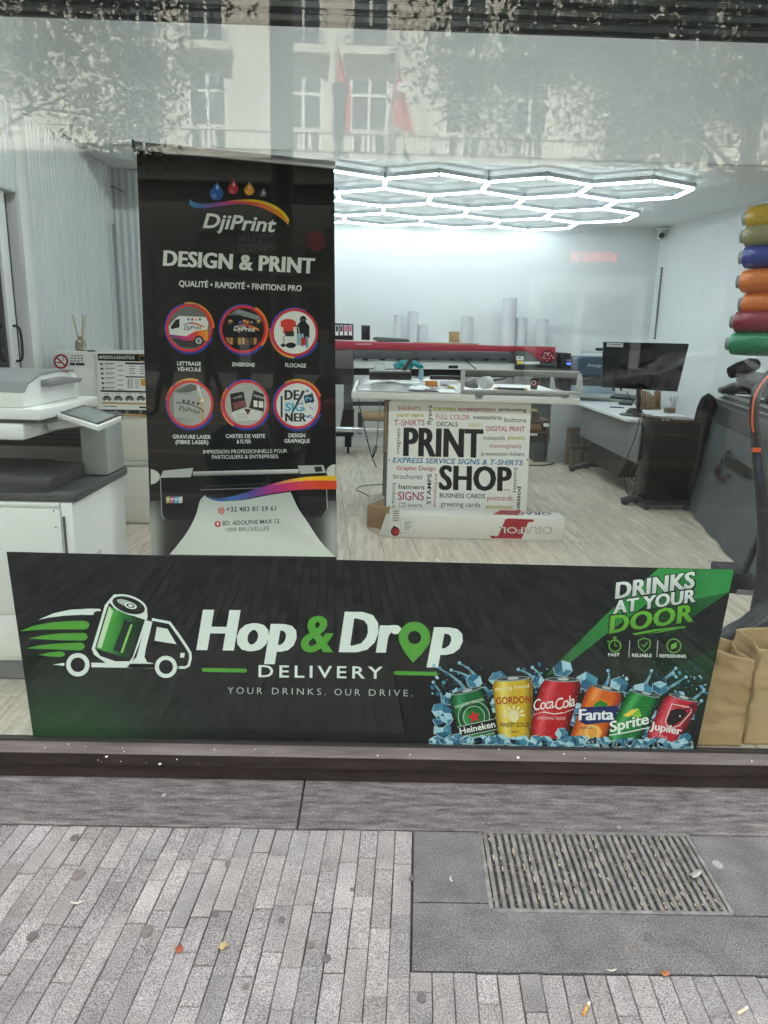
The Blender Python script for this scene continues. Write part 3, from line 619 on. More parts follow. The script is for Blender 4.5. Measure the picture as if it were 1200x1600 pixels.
for x, y, r_ in ((779, 1060, 16), (880, 1045, 16), (917, 1064, 18), (968, 1070, 15), (741, 1065, 14), (1005, 1080, 16), (690, 1110, 16), (1085, 1120, 14), (840, 1065, 12), (1030, 1075, 13)): cube(a, x, y, r_, random.uniform(0, 2), 3)
for k in range(46): cube(a, random.uniform(688, 1084), random.uniform(1078, 1152), random.uniform(7, 14), random.uniform(0, 2), 3 + int(random.random() * 2) * 3)
a.build('splash', dec)
# cans: (corners in the crop, colours dark, mid, light)
z6p = lambda *p: [z6(x, y) for x, y in p]
def can(c4, lo, mid, hi, extras):
    a = Ink(dp, 15); tl, tr, br, bl = [z6(*p) for p in c4]; cxx, cyy = sum(p[0] for p in (tl, tr, br, bl)) / 4, sum(p[1] for p in (tl, tr, br, bl)) / 4; tl, tr, br, bl = [(cxx + (p[0] - cxx) * 1.09, cyy + (p[1] - cyy) * 1.04 - 1) for p in (tl, tr, br, bl)]
    def at(u, v): return tuple((tl[k] * (1 - u) + tr[k] * u) * (1 - v) + (bl[k] * (1 - u) + br[k] * u) * v for k in (0, 1))
    ax = (tr[0] - tl[0], tr[1] - tl[1]); n2 = ax[0] ** 2 + ax[1] ** 2
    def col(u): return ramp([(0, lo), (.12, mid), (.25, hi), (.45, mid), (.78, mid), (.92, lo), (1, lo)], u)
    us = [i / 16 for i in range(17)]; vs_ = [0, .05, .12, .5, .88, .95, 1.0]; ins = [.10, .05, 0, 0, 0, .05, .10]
    pts = []; cs = []
    for v, i_ in zip(vs_, ins):
        for u in us: p = at(i_ + u * (1 - 2 * i_), v); bow = math.sin(u * PI) * 2.6; pts.append((p[0] + (bl[0] - tl[0]) / 90 * bow * .5, p[1] + bow)); cs.append(col(u))
    k = len(a.v)
    for (x, y), c in zip(pts, cs): a.v.append(dp.at(x, y, (a.base) * STEP)); a.c.append(c)
    a.f += [(k + j * 17 + i, k + j * 17 + i + 1, k + (j + 1) * 17 + i + 1, k + (j + 1) * 17 + i) for j in range(6) for i in range(16)]
    T = at(.5, 0.005); ang = math.degrees(math.atan2(ax[1], ax[0])); wd = math.sqrt(n2)
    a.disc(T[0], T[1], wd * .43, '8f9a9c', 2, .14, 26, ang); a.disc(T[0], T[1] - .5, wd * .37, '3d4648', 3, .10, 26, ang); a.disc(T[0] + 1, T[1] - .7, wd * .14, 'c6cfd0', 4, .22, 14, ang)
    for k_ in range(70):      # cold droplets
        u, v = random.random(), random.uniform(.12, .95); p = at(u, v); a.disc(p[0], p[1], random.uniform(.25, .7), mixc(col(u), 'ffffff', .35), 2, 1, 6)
    extras(a, at)
    a.build('can_picture', dec); return a
def T(a, at, t, u0, v0, u1, v1, h, col, l=4, **k): a.text(t, at(u0, v0), at(u1, v1), h, col, l, **k)
def ex_h(a, at):
    c = at(.5, .50); a.ring(*c, 17, 24, '0c5a2c', 3); a.ring(*c, 16.4, 17.2, 'dfe9df', 4); a.ring(*c, 24, 24.8, 'dfe9df', 4)
    st = []
    for i in range(10): q_ = R(-90 + 36 * i - 14); rr = 11 if i % 2 == 0 else 4.5; st.append((c[0] + rr * math.cos(q_), c[1] + rr * math.sin(q_)))
    a.poly(st, 'd8262c', 6); p = at(.5, .70); a.poly([at(.02, .63), at(.99, .60), at(.99, .79), at(.02, .82)], '07130b', 5)
    a.stroke([at(.02, .63), at(.99, .60)], .8, 'dfe9df', 6); a.stroke([at(.02, .82), at(.99, .79)], .8, 'dfe9df', 6)
    T(a, at, 'Heineken', .04, .775, .97, .745, 10, 'f2f5f2', 7, bold=.02); T(a, at, 'PURE MALT LAGER', .12, .90, .9, .87, 3.2, 'cfe0d2', 6); T(a, at, 'HEINEKEN ORIGINAL', .1, .28, .88, .24, 4.4, 'e6efe6', 6)
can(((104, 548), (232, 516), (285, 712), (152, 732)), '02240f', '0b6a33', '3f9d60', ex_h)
def ex_g(a, at):
    T(a, at, 'strong blond', .06, .19, .9, .16, 6, 'f6efc9'); T(a, at, 'GORDON', .05, .42, .96, .40, 11, 'a8201f', bold=.02)
    for k_ in range(7): p = at(.5, .6); q_ = R(180 + 30 * k_); a.poly([p, (p[0] + 17 * math.cos(q_ - .12), p[1] + 15 * math.sin(q_ - .12)), (p[0] + 17 * math.cos(q_ + .12), p[1] + 15 * math.sin(q_ + .12))], 'efe6c2', 4)
    a.disc(*at(.5, .62), 8, 'efe3b4', 5, 1.15); T(a, at, 'FINEST GOLD', .1, .80, .93, .78, 6.5, '2a1a0c', bold=.015); T(a, at, 'BEER', .4, .89, .62, .885, 3, '2a1a0c')
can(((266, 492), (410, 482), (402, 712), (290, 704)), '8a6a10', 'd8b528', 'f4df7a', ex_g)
def ex_c(a, at):
    T(a, at, 'Coca', .0, .56, .48, .50, 17, 'f7f2f0', bold=.004, shear=.35, space=.86); T(a, at, '-Cola', .46, .55, 1.0, .44, 17, 'f7f2f0', bold=.004, shear=.35, space=.86)
    a.stroke(sp2([at(.0, .64), at(.25, .58), at(.5, .60), at(.75, .57), at(.98, .50)]), [.6] * 5 + [1.6] * 10 + [.8] * 6, 'f7f2f0', 5); T(a, at, 'ORIGINAL TASTE', .14, .71, .84, .69, 4, 'f0dcd8')
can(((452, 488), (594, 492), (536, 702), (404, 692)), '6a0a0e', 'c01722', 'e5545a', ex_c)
def ex_f(a, at):
    a.disc(*at(.52, .42), 22, 'e97f1a', 3, .9); a.poly([at(.3, .34), at(.45, .22), at(.72, .26), at(.62, .36)], '2f8b2f', 4); a.disc(*at(.55, .80), 15, 'f4a845', 3, .8); a.ring(*at(.55, .80), 8, 12, 'f6c678', 4)
    c = [at(.04, .40), at(.98, .26), at(1.02, .56), at(.3, .68), at(.1, .64)]; a.poly(c, '1a2a66', 5)
    T(a, at, 'Fanta', .07, .62, 1.0, .52, 17, 'f4f6fb', 7, bold=.04, shear=.05, space=.95); T(a, at, 'ORANGE', .18, .77, .52, .74, 3.6, '14325c', 6)
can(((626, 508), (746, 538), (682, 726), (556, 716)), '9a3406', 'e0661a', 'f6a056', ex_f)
def ex_s(a, at):
    a.poly([at(.2, .5), at(.34, .36), at(.52, .30), at(.44, .44), at(.36, .50)], 'f0d94a', 4); a.poly([at(.52, .30), at(.72, .42), at(.60, .48), at(.44, .46)], '86c440', 4)
    T(a, at, 'Sprite', .08, .86, 1.02, .52, 16, 'f3f8f3', 6, bold=.03, shear=.15, space=.95); a.stroke(sp2([at(.1, .92), at(.5, .80), at(1.0, .62)]), 1.6, 'f3f8f3', 5)
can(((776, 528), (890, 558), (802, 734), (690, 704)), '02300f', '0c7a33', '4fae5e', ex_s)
def ex_j(a, at):
    s_ = [at(.28, .18), at(.84, .16), at(.90, .24), at(.78, .56), at(.52, .70), at(.34, .56), at(.28, .18)]; a.stroke(s_, 1.4, 'e9dede', 4)
    a.poly([at(.34, .32), at(.5, .24), at(.7, .22), at(.84, .30), at(.76, .46), at(.62, .60), at(.48, .62), at(.36, .52)], '160d0e', 5); a.stroke(sp2([at(.64, .24), at(.82, .16), at(.86, .10), at(.72, .12)]), 2, '160d0e', 6); a.disc(*at(.66, .38), 1.4, 'e9dede', 7)
    T(a, at, 'Jupiler', .02, .79, .96, .74, 12, 'f5eeee', 6, bold=.03, space=.95); T(a, at, 'PILS', .38, .90, .62, .88, 3.4, 'eed2d2', 6)
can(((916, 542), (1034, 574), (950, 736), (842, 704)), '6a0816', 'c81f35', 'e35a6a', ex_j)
a = Ink(dp, 26)
for k in range(84):
    x = 680 + (k % 42) * 9.7 + random.uniform(-4, 4); y = 1158 + random.uniform(-5, 4) + (x - 680) * .019
    cube(a, x, y, random.uniform(6.5, 12), random.uniform(0, 2), int(random.random() * 5) * 3)
for x, y, r_ in ((692, 1142, 15), (688, 1128, 12), (838, 1156, 9), (878, 1146, 11), (946, 1158, 9), (1012, 1160, 9), (1070, 1154, 11)): cube(a, x, y, r_, random.uniform(0, 2), 14)
a.build('ice', dec, kind='stuff')
# ================================================================ roll-up banner
BA, BB = V((-0.955, 0.853, 0)), V((-0.193, 1.045, 0))
bd = (BB - BA).normalized(); bn = V((bd.y, -bd.x, 0)); bp = Plane(BA, bn)
ban = thing('rollup_banner', 'tall black roll-up banner advertising design and print standing behind the window', 'banner', (BA + BB) / 2 + V((0, 0, FZ)))
alu = mat('brushed_aluminium', (0.62, 0.63, 0.62), 0.32, metal=0.85, var=0.08, vs_=20, stretch=(1, 1, 8))
tl, tr = bp.at(213, 226), bp.at(522, 257); bl, br = bp.at(237, 868), bp.at(526, 872)
def down(t, b_, z): return t + (b_ - t) * ((t.z - z) / (t.z - b_.z))
bl0, br0 = down(tl, bl, .19), down(tr, br, .19)
b = MB(); b.hexa([tl - bp.n * .0015, tr - bp.n * .0015, br0 - bp.n * .0015, bl0 - bp.n * .0015], [tl, tr, br0, bl0]); b.build('fabric', mat('banner_black', (0.0095, 0.0095, 0.0095), 0.4, var=.1, vs_=3), ban)
t0, t1 = bp.at(210, 221), bp.at(524, 252)
MB().hexa([t0 + bp.n * .012, t1 + bp.n * .012, t1 - bp.n * .012, t0 - bp.n * .012], [p + V((0, 0, -.032)) for p in (t0 + bp.n * .012, t1 + bp.n * .012, t1 - bp.n * .012, t0 - bp.n * .012)]).build('top_rail', alu, ban, bevel=.004)
MB().box(t0.x - .006, t0.y - .016, t0.z - .036, t0.x + .001, t0.y + .016, t0.z + .004).build('rail_cap', mat('black_rubber', None), ban)
c0 = V((bl0.x, bl0.y, FZ)); c1 = V((br0.x, br0.y, FZ)); n3 = V((bp.n.x, bp.n.y, 0))
MB().prism([(-.10, 0), (.10, 0), (.09, .05), (.03, .09), (-.03, .09), (-.09, .05)], lambda u, v, w_: c0 + (c1 - c0) * w_ + n3 * u + V((0, 0, v + .002)), -.02, 1.02).build('base_cassette', alu, ban, bevel=.006)
mid_ = (c0 + c1) / 2 - n3 * .03
MB().cyl(mid_ + V((0, 0, .08)), V((mid_.x, mid_.y, 2.17)), .011).build('support_pole', alu, ban)
a = Ink(bp, 1)
a.quad([(213, 227), (522, 258), (526, 868), (237, 866)], lambda x, y: mixc((0.005, .005, .005), (0.011, .0105, .010), (y - 300) / 500), 0, 6, 16)
a.build('background', ban)
zz3 = zm(200, 200, 3.529)
def drop(a, cx, cy, r, tip, col, l=2):
    X, Y = zz3(cx, cy); r = r / 3.529; tx, ty = zz3(*tip); pts = []
    for k in range(21): q_ = R(-25 + 230 * k / 20); pts.append((X + r * math.cos(q_), Y + r * math.sin(q_)))
    pts += [(tx - .6, ty + 1), (tx, ty), (tx + .6, ty + 1)]
    a.poly(pts, col, l); a.poly([(tx, ty + 4), (tx + 2.4, ty + 9.5), (tx, ty + 12), (tx - 2, ty + 9)], mixc(col, 'ffffff', .65), l + 1); a.disc(X - r * .3, Y + r * .35, r * .35, mixc(col, 'ffffff', .15), l + 1)
a = Ink(bp, 3)
drop(a, 488, 362, 37, (492, 297), '2f6cc0'); drop(a, 580, 337, 28, (583, 282), 'd23346'); drop(a, 668, 344, 27, (670, 297), 'efa423'); drop(a, 745, 363, 20, (748, 327), '5d5f62')
RB = [(0, '2f9ac8'), (.12, '3a66b8'), (.25, '7a4aa6'), (.42, 'c83a80'), (.6, 'e4472f'), (.8, 'ee7a22'), (1, 'f2a01f')]
rc = lambda x, y: ramp(RB, (x - 296) / 155)
A_ = sp2([zz3(*p) for p in ((340, 392), (370, 413), (430, 418), (500, 409), (580, 398), (660, 394), (740, 402), (810, 428), (860, 465), (888, 505))]); B_ = sp2([zz3(*p) for p in ((339, 420), (365, 438), (430, 441), (500, 432), (580, 421), (660, 421), (740, 441), (810, 475), (858, 508), (884, 536))])
a.strip(A_, B_, rc, 2)
A_ = sp2([zz3(*p) for p in ((560, 400), (660, 393), (740, 401), (810, 427), (860, 464), (889, 505))]); B_ = sp2([zz3(*p) for p in ((560, 404), (660, 405), (740, 416), (805, 444), (856, 482), (885, 522))])
a.strip(A_, B_, lambda x, y: mixc('e8732f', 'f7cf2a', (x - 358) / 40), 3)
a.build('logo', ban)
W2 = 'e7ebe8'
def word(t, z, p0, p1, h, col=W2, **k): a = Ink(bp, 5); a.text(t, z(*p0), z(*p1), h, col, 1, **k); a.build('lettering', ban)
word('DjiPrint', zz3, (412, 548), (815, 573), 22.5, bold=.022, shear=.2)
word('DESIGN & PRINT', zz3, (192, 757), (1028, 802), 23.5, bold=.05)
word('QUALITÉ • RAPIDITÉ • FINITIONS PRO', zz3, (280, 872), (957, 900), 9.0, bold=.02)
z9 = zm(230, 440, 4.0)
for t, p0, p1 in (('LETTRAGE', (187, 522), (336, 526)), ('VÉHICULE', (188, 558), (336, 561)), ('ENSEIGNE', (532, 528), (672, 532)), ('FLOCAGE', (862, 533), (992, 537)), ('GRAVURE LASER', (159, 980), (398, 983)), ('(FIBRE LASER)', (177, 1014), (382, 1016)), ('CARTES DE VISITE', (491, 977), (737, 977)), ('& FLYER', (560, 1011), (649, 1011)), ('DESIGN', (884, 973), (987, 973)), ('GRAPHIQUE', (857, 1007), (1016, 1008))): word(t, z9, p0, p1, 5.9, bold=.018)
z3b = zm(200, 540, 3.529)
word('IMPRESSION PROFESSIONNELLE POUR', z3b, (415, 596), (877, 590), 5.6); word('PARTICULIERS & ENTREPRISES.', z3b, (463, 625), (832, 620), 5.6)
# six round pictures with coloured rims
def medal(cx, cy, sw, fn):
    X, Y = z9(cx, cy); a = Ink(bp, 4)
    a.ring(X + 1, Y + 2, 33.5, 38.5, '2b3f9c', 0, 20, 250, 40, 1.02, 1, 0); a.ring(X - 1, Y - 1, 34, 37.5, '3a49b0', 1, 150, 300, 30, 1.02, 1, 1)
    a.ring(X, Y, 35, 39.5, lambda x, y: mixc('f4c534', 'ec6a2a', abs(x - X) / 40), 1, sw, sw + 100, 30, 1.02, -1.5, 1.5)
    a.ring(X, Y, 32.4, 36.4, 'd3323a', 2, 0, 360, 44, 1.03)
    a.put([(X, Y)] + [(X + 32.6 * math.cos(2 * PI * i / 40), Y + 33.4 * math.sin(2 * PI * i / 40)) for i in range(40)], [(0, i + 1, (i + 1) % 40 + 1) for i in range(40)], fn[0], 3)
    fn[1](a, X, Y); a.build('round_picture', ban)
def clipc(pts, X, Y, r=32):
    out = []
    for x, y in pts:
        d = math.hypot(x - X, (y - Y) / 1.02)
        out.append((x, y) if d <= r else (X + (x - X) * r / d, Y + (y - Y) * r / d))
    return out
def m1(a, X, Y):
    a.poly(clipc([(X - 32, Y + 18), (X + 30, Y + 26), (X + 10, Y + 32), (X - 14, Y + 31)], X, Y), '3a3b3a', 4)
    a.poly(clipc([(X - 32, Y - 2), (X - 24, Y - 12), (X - 16, Y - 19), (X + 26, Y - 17), (X + 30, Y - 8), (X + 29, Y + 22), (X - 30, Y + 13)], X, Y), 'dfe4e0', 5)
    a.poly([(X - 29, Y - 2), (X - 22, Y - 12), (X - 15, Y - 15), (X - 15, Y - 1), (X - 28, Y + 2)], '1e2223', 6)
    a.strip([(X - 30, Y + 10), (X - 5, Y + 13), (X + 10, Y + 5), (X + 29, Y + 2)], [(X - 30, Y + 13), (X - 5, Y + 20), (X + 12, Y + 18), (X + 29, Y + 20)], lambda x, y: ramp([(0, '6a3d98'), (.4, 'c2357a'), (.7, 'e2472c'), (1, 'f0a020')], (x - X + 30) / 58), 6)
    a.disc(X + 15, Y + 20, 8, '1a1b1b', 7); a.disc(X + 15, Y + 20, 5.4, 'a9adab', 8); a.disc(X + 15, Y + 20, 1.5, '333333', 9)
    a.text('DjiPrint', (X - 8, Y + 3), (X + 20, Y + 2), 6.5, '1d2326', 7, bold=.01, shear=.2)
    a.strip(sp2([(X - 10, Y - 5), (X + 5, Y - 9), (X + 24, Y - 3)]), sp2([(X - 10, Y - 4), (X + 5, Y - 6.5), (X + 25, Y)]), lambda x, y: ramp([(0, '2f7fc0'), (.5, 'd33a50'), (1, 'f0a020')], (x - X + 10) / 35), 7)
    for k, c in enumerate(('2f6cc0', 'd23346', 'efa423', '5d5f62')): a.disc(X - 1 + k * 6, Y - 13.5, 1.9, c, 8, 1.2, 8)
medal(262, 290, -100, (lambda x, y: '6d716d', m1))
def m2(a, X, Y):
    a.poly(clipc([(X - 30, Y - 28), (X - 8, Y - 32), (X + 25, Y - 22), (X + 31, Y - 14), (X - 20, Y - 25)], X, Y), '8f9a9c', 4)
    a.poly(clipc([(X - 32, Y - 6), (X + 32, Y - 2), (X + 32, Y + 13), (X - 32, Y + 8)], X, Y), '141414', 4)
    for k in range(9):
        x0 = X - 27 + k * 6.2; a.poly(clipc([(x0, Y + 13), (x0 + 4.6, Y + 13.4), (x0 + 4.6, Y + 24), (x0, Y + 23.6)], X, Y, 31), random.choice(('9a7340', 'b98d52', '5b4526', '352a1a')), 5)
    for k in range(3): a.disc(X - 20 + k * 22, Y - 12, 4.5, '7a6338', 5, .8, 12); a.disc(X - 20 + k * 22, Y - 13, 1.8, 'e9cf8a', 6, .8, 10)
    a.text('DjiPrint', (X - 15, Y + 2), (X + 19, Y + 4), 7.4, 'f2f4f2', 7, bold=.015, shear=.2)
    a.strip(sp2([(X - 15, Y - 5), (X + 5, Y - 8), (X + 24, Y - 1)]), sp2([(X - 15, Y - 4), (X + 5, Y - 5.2), (X + 25, Y + 3)]), lambda x, y: ramp([(0, '2f7fc0'), (.5, 'd33a50'), (1, 'f0a020')], (x - X + 15) / 40), 7)
    for k, c in enumerate(('2f6cc0', 'd23346', 'efa423', '8d8f92')): a.disc(X - 5 + k * 6, Y - 11, 2, c, 8, 1.2, 8)
medal(600, 298, -60, (lambda x, y: '1b1a18', m2))
def m3(a, X, Y):
    a.poly([(X - 22, Y - 18), (X - 14, Y - 21), (X - 6, Y - 21), (X + 1, Y - 18), (X + 3, Y - 9), (X - 2, Y - 8), (X - 2, Y + 2), (X - 18, Y + 2), (X - 18, Y - 8), (X - 22, Y - 9)], 'd8432f', 5)
    a.poly([(X + 8, Y - 16), (X + 13, Y - 27), (X + 18, Y - 16), (X + 23, Y - 10), (X + 23, Y + 8), (X + 4, Y + 8), (X + 3, Y - 10)], '1a1b1d', 5); a.disc(X + 13, Y - 21, 5, '1a1b1d', 6); a.disc(X + 13, Y - 20, 3, '4a4b4d', 7)
    a.rect(X - 15, Y - 2, X - 1, Y + 6, '26282a', 6); a.rect(X - 12, Y + 6, X + 1, Y + 17, 'dfe3e0', 6); a.rect(X - 19, Y + 5, X - 15, Y + 18, 'b7bdb9', 7); a.rect(X + 3, Y + 2, X + 14, Y + 22, '8fb7c6', 6); a.rect(X + 10, Y + 8, X + 18, Y + 20, 'c9352c', 7); a.rect(X + 17, Y + 6, X + 21, Y + 24, '6d9cc0', 7)
    a.disc(X - 6, Y + 20, 8, '17181a', 7, .55); a.disc(X - 18, Y + 20, 4, '202123', 7, .7); a.rect(X + 4, Y + 20, X + 9, Y + 25, 'f0f0ee', 8); a.stroke([(X + 1, Y + 2), (X + 2, Y - 8), (X + 6, Y - 8), (X + 7, Y + 2)], 1, 'e9ece9', 8)
medal(922, 318, 90, (lambda x, y: 'e8ece8', m3))
def m4(a, X, Y):
    a.poly(clipc([(X - 26, Y - 18), (X + 18, Y - 10), (X + 30, Y + 30), (X - 26, Y + 22)], X, Y), 'a8aaa6', 4); a.poly(clipc([(X - 30, Y - 22), (X, Y - 32), (X + 20, Y - 26), (X - 4, Y - 18)], X, Y), '5a5d5c', 4)
    a.text('DjiPrint', (X - 18, Y + 9), (X + 15, Y + 16), 7, '34373a', 6, bold=.008, shear=.2); a.stroke(sp2([(X - 22, Y - 2), (X - 5, Y - 1), (X + 14, Y + 6), (X + 22, Y + 12)]), 1.6, '3a3d3f', 6)
    for k in range(4): a.disc(X - 10 + k * 7.5, Y - 5 + k * 1.4, 2.2, '4a4d4f', 6, 1.2, 10)
    a.stroke([(X + 12, Y - 28), (X + 19, Y - 8)], [5, 1.2], 'd6d9d6', 6); a.disc(X + 19, Y - 6, 3.2, 'f1c27a', 7); a.disc(X + 19, Y - 6, 1.5, 'fff3d8', 8); a.stroke([(X + 19, Y - 5), (X + 19, Y + 26)], [1.4, 4], 'c99a64', 5)
medal(268, 766, -170, (lambda x, y: mixc('7f827f', 'b9bbb6', (x - 265) / 60), m4))
def m5(a, X, Y):
    a.poly(clipc([(X - 25, Y - 16), (X - 4, Y - 20), (X + 1, Y + 4), (X - 22, Y + 12)], X, Y), '1d1a1b', 4); a.poly([(X - 21, Y - 2), (X - 2, Y - 6), (X, Y + 3), (X - 19, Y + 8)], '7a4648', 5); a.text('BUSINESS', (X - 19, Y - 8), (X - 6, Y - 11), 3, 'd8d4d0', 5)
    a.poly(clipc([(X + 12, Y - 22), (X + 30, Y - 16), (X + 28, Y + 12), (X + 5, Y + 6)], X, Y), '202122', 4); a.text('PREMIUM', (X + 12, Y - 12), (X + 28, Y - 8), 3.2, 'e6e6e2', 5); a.rect(X + 12, Y - 6, X + 18, Y + 4, 'e6e6e2', 5, .1); a.rect(X + 20, Y - 5, X + 27, Y + 5, 'e6e6e2', 5, .1)
    a.poly(clipc([(X - 24, Y + 14), (X, Y + 6), (X + 26, Y + 12), (X + 22, Y + 26), (X - 16, Y + 26)], X, Y), 'd5d6d1', 5); a.poly([(X - 3, Y + 7), (X + 8, Y + 8), (X + 3, Y + 17)], '3a1c20', 6)
    for k in range(3): a.stroke([(X - 14, Y + 16 + k * 3), (X + 2, Y + 16 + k * 3)], .7, '8c8d89', 6)
medal(617, 766, 120, (lambda x, y: 'b3b4b0', m5))
def m6(a, X, Y):
    a.text('DE', (X - 20, Y - 8), (X + 3, Y - 8), 15, '1a1c1f', 6, bold=.05); a.text('SIG', (X - 19, Y + 10), (X + 10, Y + 10), 13, '4aa7cc', 6, bold=.05); a.text('NER', (X - 19, Y + 26), (X + 14, Y + 26), 13, '1a1c1f', 6, bold=.05)
    a.stroke([(X - 14, Y + 24), (X + 10, Y - 22)], [1, 5], '2a2d38', 7); a.poly([(X + 10, Y - 14), (X + 24, Y - 18), (X + 27, Y - 5), (X + 12, Y - 2)], '0d1b3a', 7); a.poly([(X + 11, Y - 13), (X + 23.5, Y - 16.5), (X + 26, Y - 6), (X + 13, Y - 3)], '16325e', 8); a.text('Ps', (X + 14, Y - 6), (X + 23, Y - 8), 6, '7fc3ea', 9, bold=.01)
    for k in range(26): a.disc(X + random.uniform(0, 24), Y + random.uniform(-24, 22), random.uniform(.5, 2.2), random.choice(('3aa0d0', '7a5ad0', '2a4a90', '57c0e0')), 5, 1, 6)
    a.rect(X - 26, Y - 14, X - 23, Y + 20, '2a2b2d', 5)
medal(938, 770, -120, (lambda x, y: 'dfe3e2', m6))
# printed large printer with its sheet
zb = zm(230, 720, 4.0); B4 = lambda *p: [zb(x, y) for x, y in p]
a = Ink(bp, 2)
a.quad(B4((12, 250), (1184, 250), (1192, 600), (26, 600)), lambda x, y: mixc((.03, .03, .03), (.42, .43, .42), max(math.exp(-((x - 236) / 14) ** 2), math.exp(-((x - 522) / 14) ** 2)) * min(1, (y - 775) / 40)), 0, 40, 10)
a.poly([(min(max(x, 235.5), 524), y) for x, y in [(233 + 17 * math.cos(2 * PI * k / 18), 745 + 12 * math.sin(2 * PI * k / 18)) for k in range(18)]], 'c9cfca', 1)
a.poly([(min(x, 524.3), y) for x, y in [(526 + 16 * math.cos(2 * PI * k / 18), 737 + 12 * math.sin(2 * PI * k / 18)) for k in range(18)]], 'c9cfca', 1)
a.poly(B4((82, 105), (275, 92), (1115, 85), (1122, 300), (1085, 350), (130, 368), (92, 330)), '0f1011', 1)
a.stroke(B4((82, 100), (92, 340), (105, 366)), 1, 'b9beba', 2); a.stroke(B4((1118, 90), (1126, 300)), 1, 'b9beba', 2)
a.poly(B4((100, 62), (288, 44), (272, 102), (80, 106)), 'b4b8b4', 2); a.poly(B4((940, 30), (1100, 26), (1118, 75), (958, 82)), 'b4b8b4', 2); a.poly(B4((1042, 38), (1088, 36), (1096, 66), (1052, 70)), '2a2c2e', 3)
a.strip(B4((285, 68), (600, 60), (945, 52)), B4((285, 95), (600, 88), (950, 78)), lambda x, y: mixc('e8ece8', '6f7370', (y - 733) / 9), 2)
a.stroke(B4((330, 182), (700, 170)), .9, '9a9f9c', 2); a.stroke(B4((360, 160), (760, 142)), .5, '5f6360', 2)
for k, c in enumerate(('b8b46a', 'c66a8e', '58b2cc', 'c8cdca')): a.poly(B4((118 + k * 26, 226), (142 + k * 26, 222), (142 + k * 26, 262), (118 + k * 26, 266)), c, 2); a.rect(*zb(121 + k * 26, 236), *zb(138 + k * 26, 244), 'e6e9e6', 3)
a.poly(sp2(B4((362, 216), (330, 250), (300, 350), (240, 460), (140, 586))) + B4((1176, 600)) + sp2(B4((1176, 604), (1080, 500), (1000, 380), (945, 300), (900, 205), (890, 195))) + sp2(B4((890, 195), (760, 215), (600, 245), (450, 252), (380, 232), (362, 216))), lambda x, y: mixc('b9c2bd', 'dfe6e1', (y - 775) / 40), 3)
a.build('printer_picture', ban)
a = Ink(bp, 4)
A_ = sp2(B4((366, 222), (450, 235), (560, 215), (700, 170), (850, 125), (1000, 100), (1183, 92))); B_ = sp2(B4((368, 228), (450, 254), (570, 245), (720, 215), (870, 190), (1010, 178), (1184, 178)))
a.strip(A_, B_, lambda x, y: ramp([(0, '24467e'), (.2, '3570b4'), (.35, '5a4a9e'), (.5, 'a83a8e'), (.65, 'd8396a'), (.8, 'e24a34'), (1, 'e8502c')], (x - 321) / 205), 1)
A_ = sp2(B4((760, 158), (850, 126), (1000, 100), (1183, 92))); B_ = sp2(B4((760, 160), (850, 142), (1000, 124), (1184, 124))); a.strip(A_, B_, lambda x, y: mixc('c2407a', 'f4bf2c', (x - 420) / 50), 2)
a.build('ribbon', ban)
word('+32 483 81 59 61', zb, (494, 318), (806, 312), 7.3, '2f3533', bold=.014); word('BD. ADOLPHE MAX 12', zb, (471, 404), (826, 389), 6.6, '2f3533', bold=.014); word('1000 BRUXELLES', zb, (492, 444), (761, 434), 6.2, '3c4341')
a = Ink(bp, 5); X, Y = zb(463, 312); a.disc(X, Y, 5.2, 'c8323e', 1); a.ring(X, Y, 2.2, 3.2, 'f0e6e4', 2); a.build('icon', ban); a = Ink(bp, 5); X, Y = zb(441, 396); a.disc(X, Y, 4.9, 'c8323e', 1); a.disc(X, Y - 1, 2, 'f0e6e4', 2); a.poly([(X - 1.8, Y), (X + 1.8, Y), (X, Y + 3.4)], 'f0e6e4', 3); a.build('icon', ban)
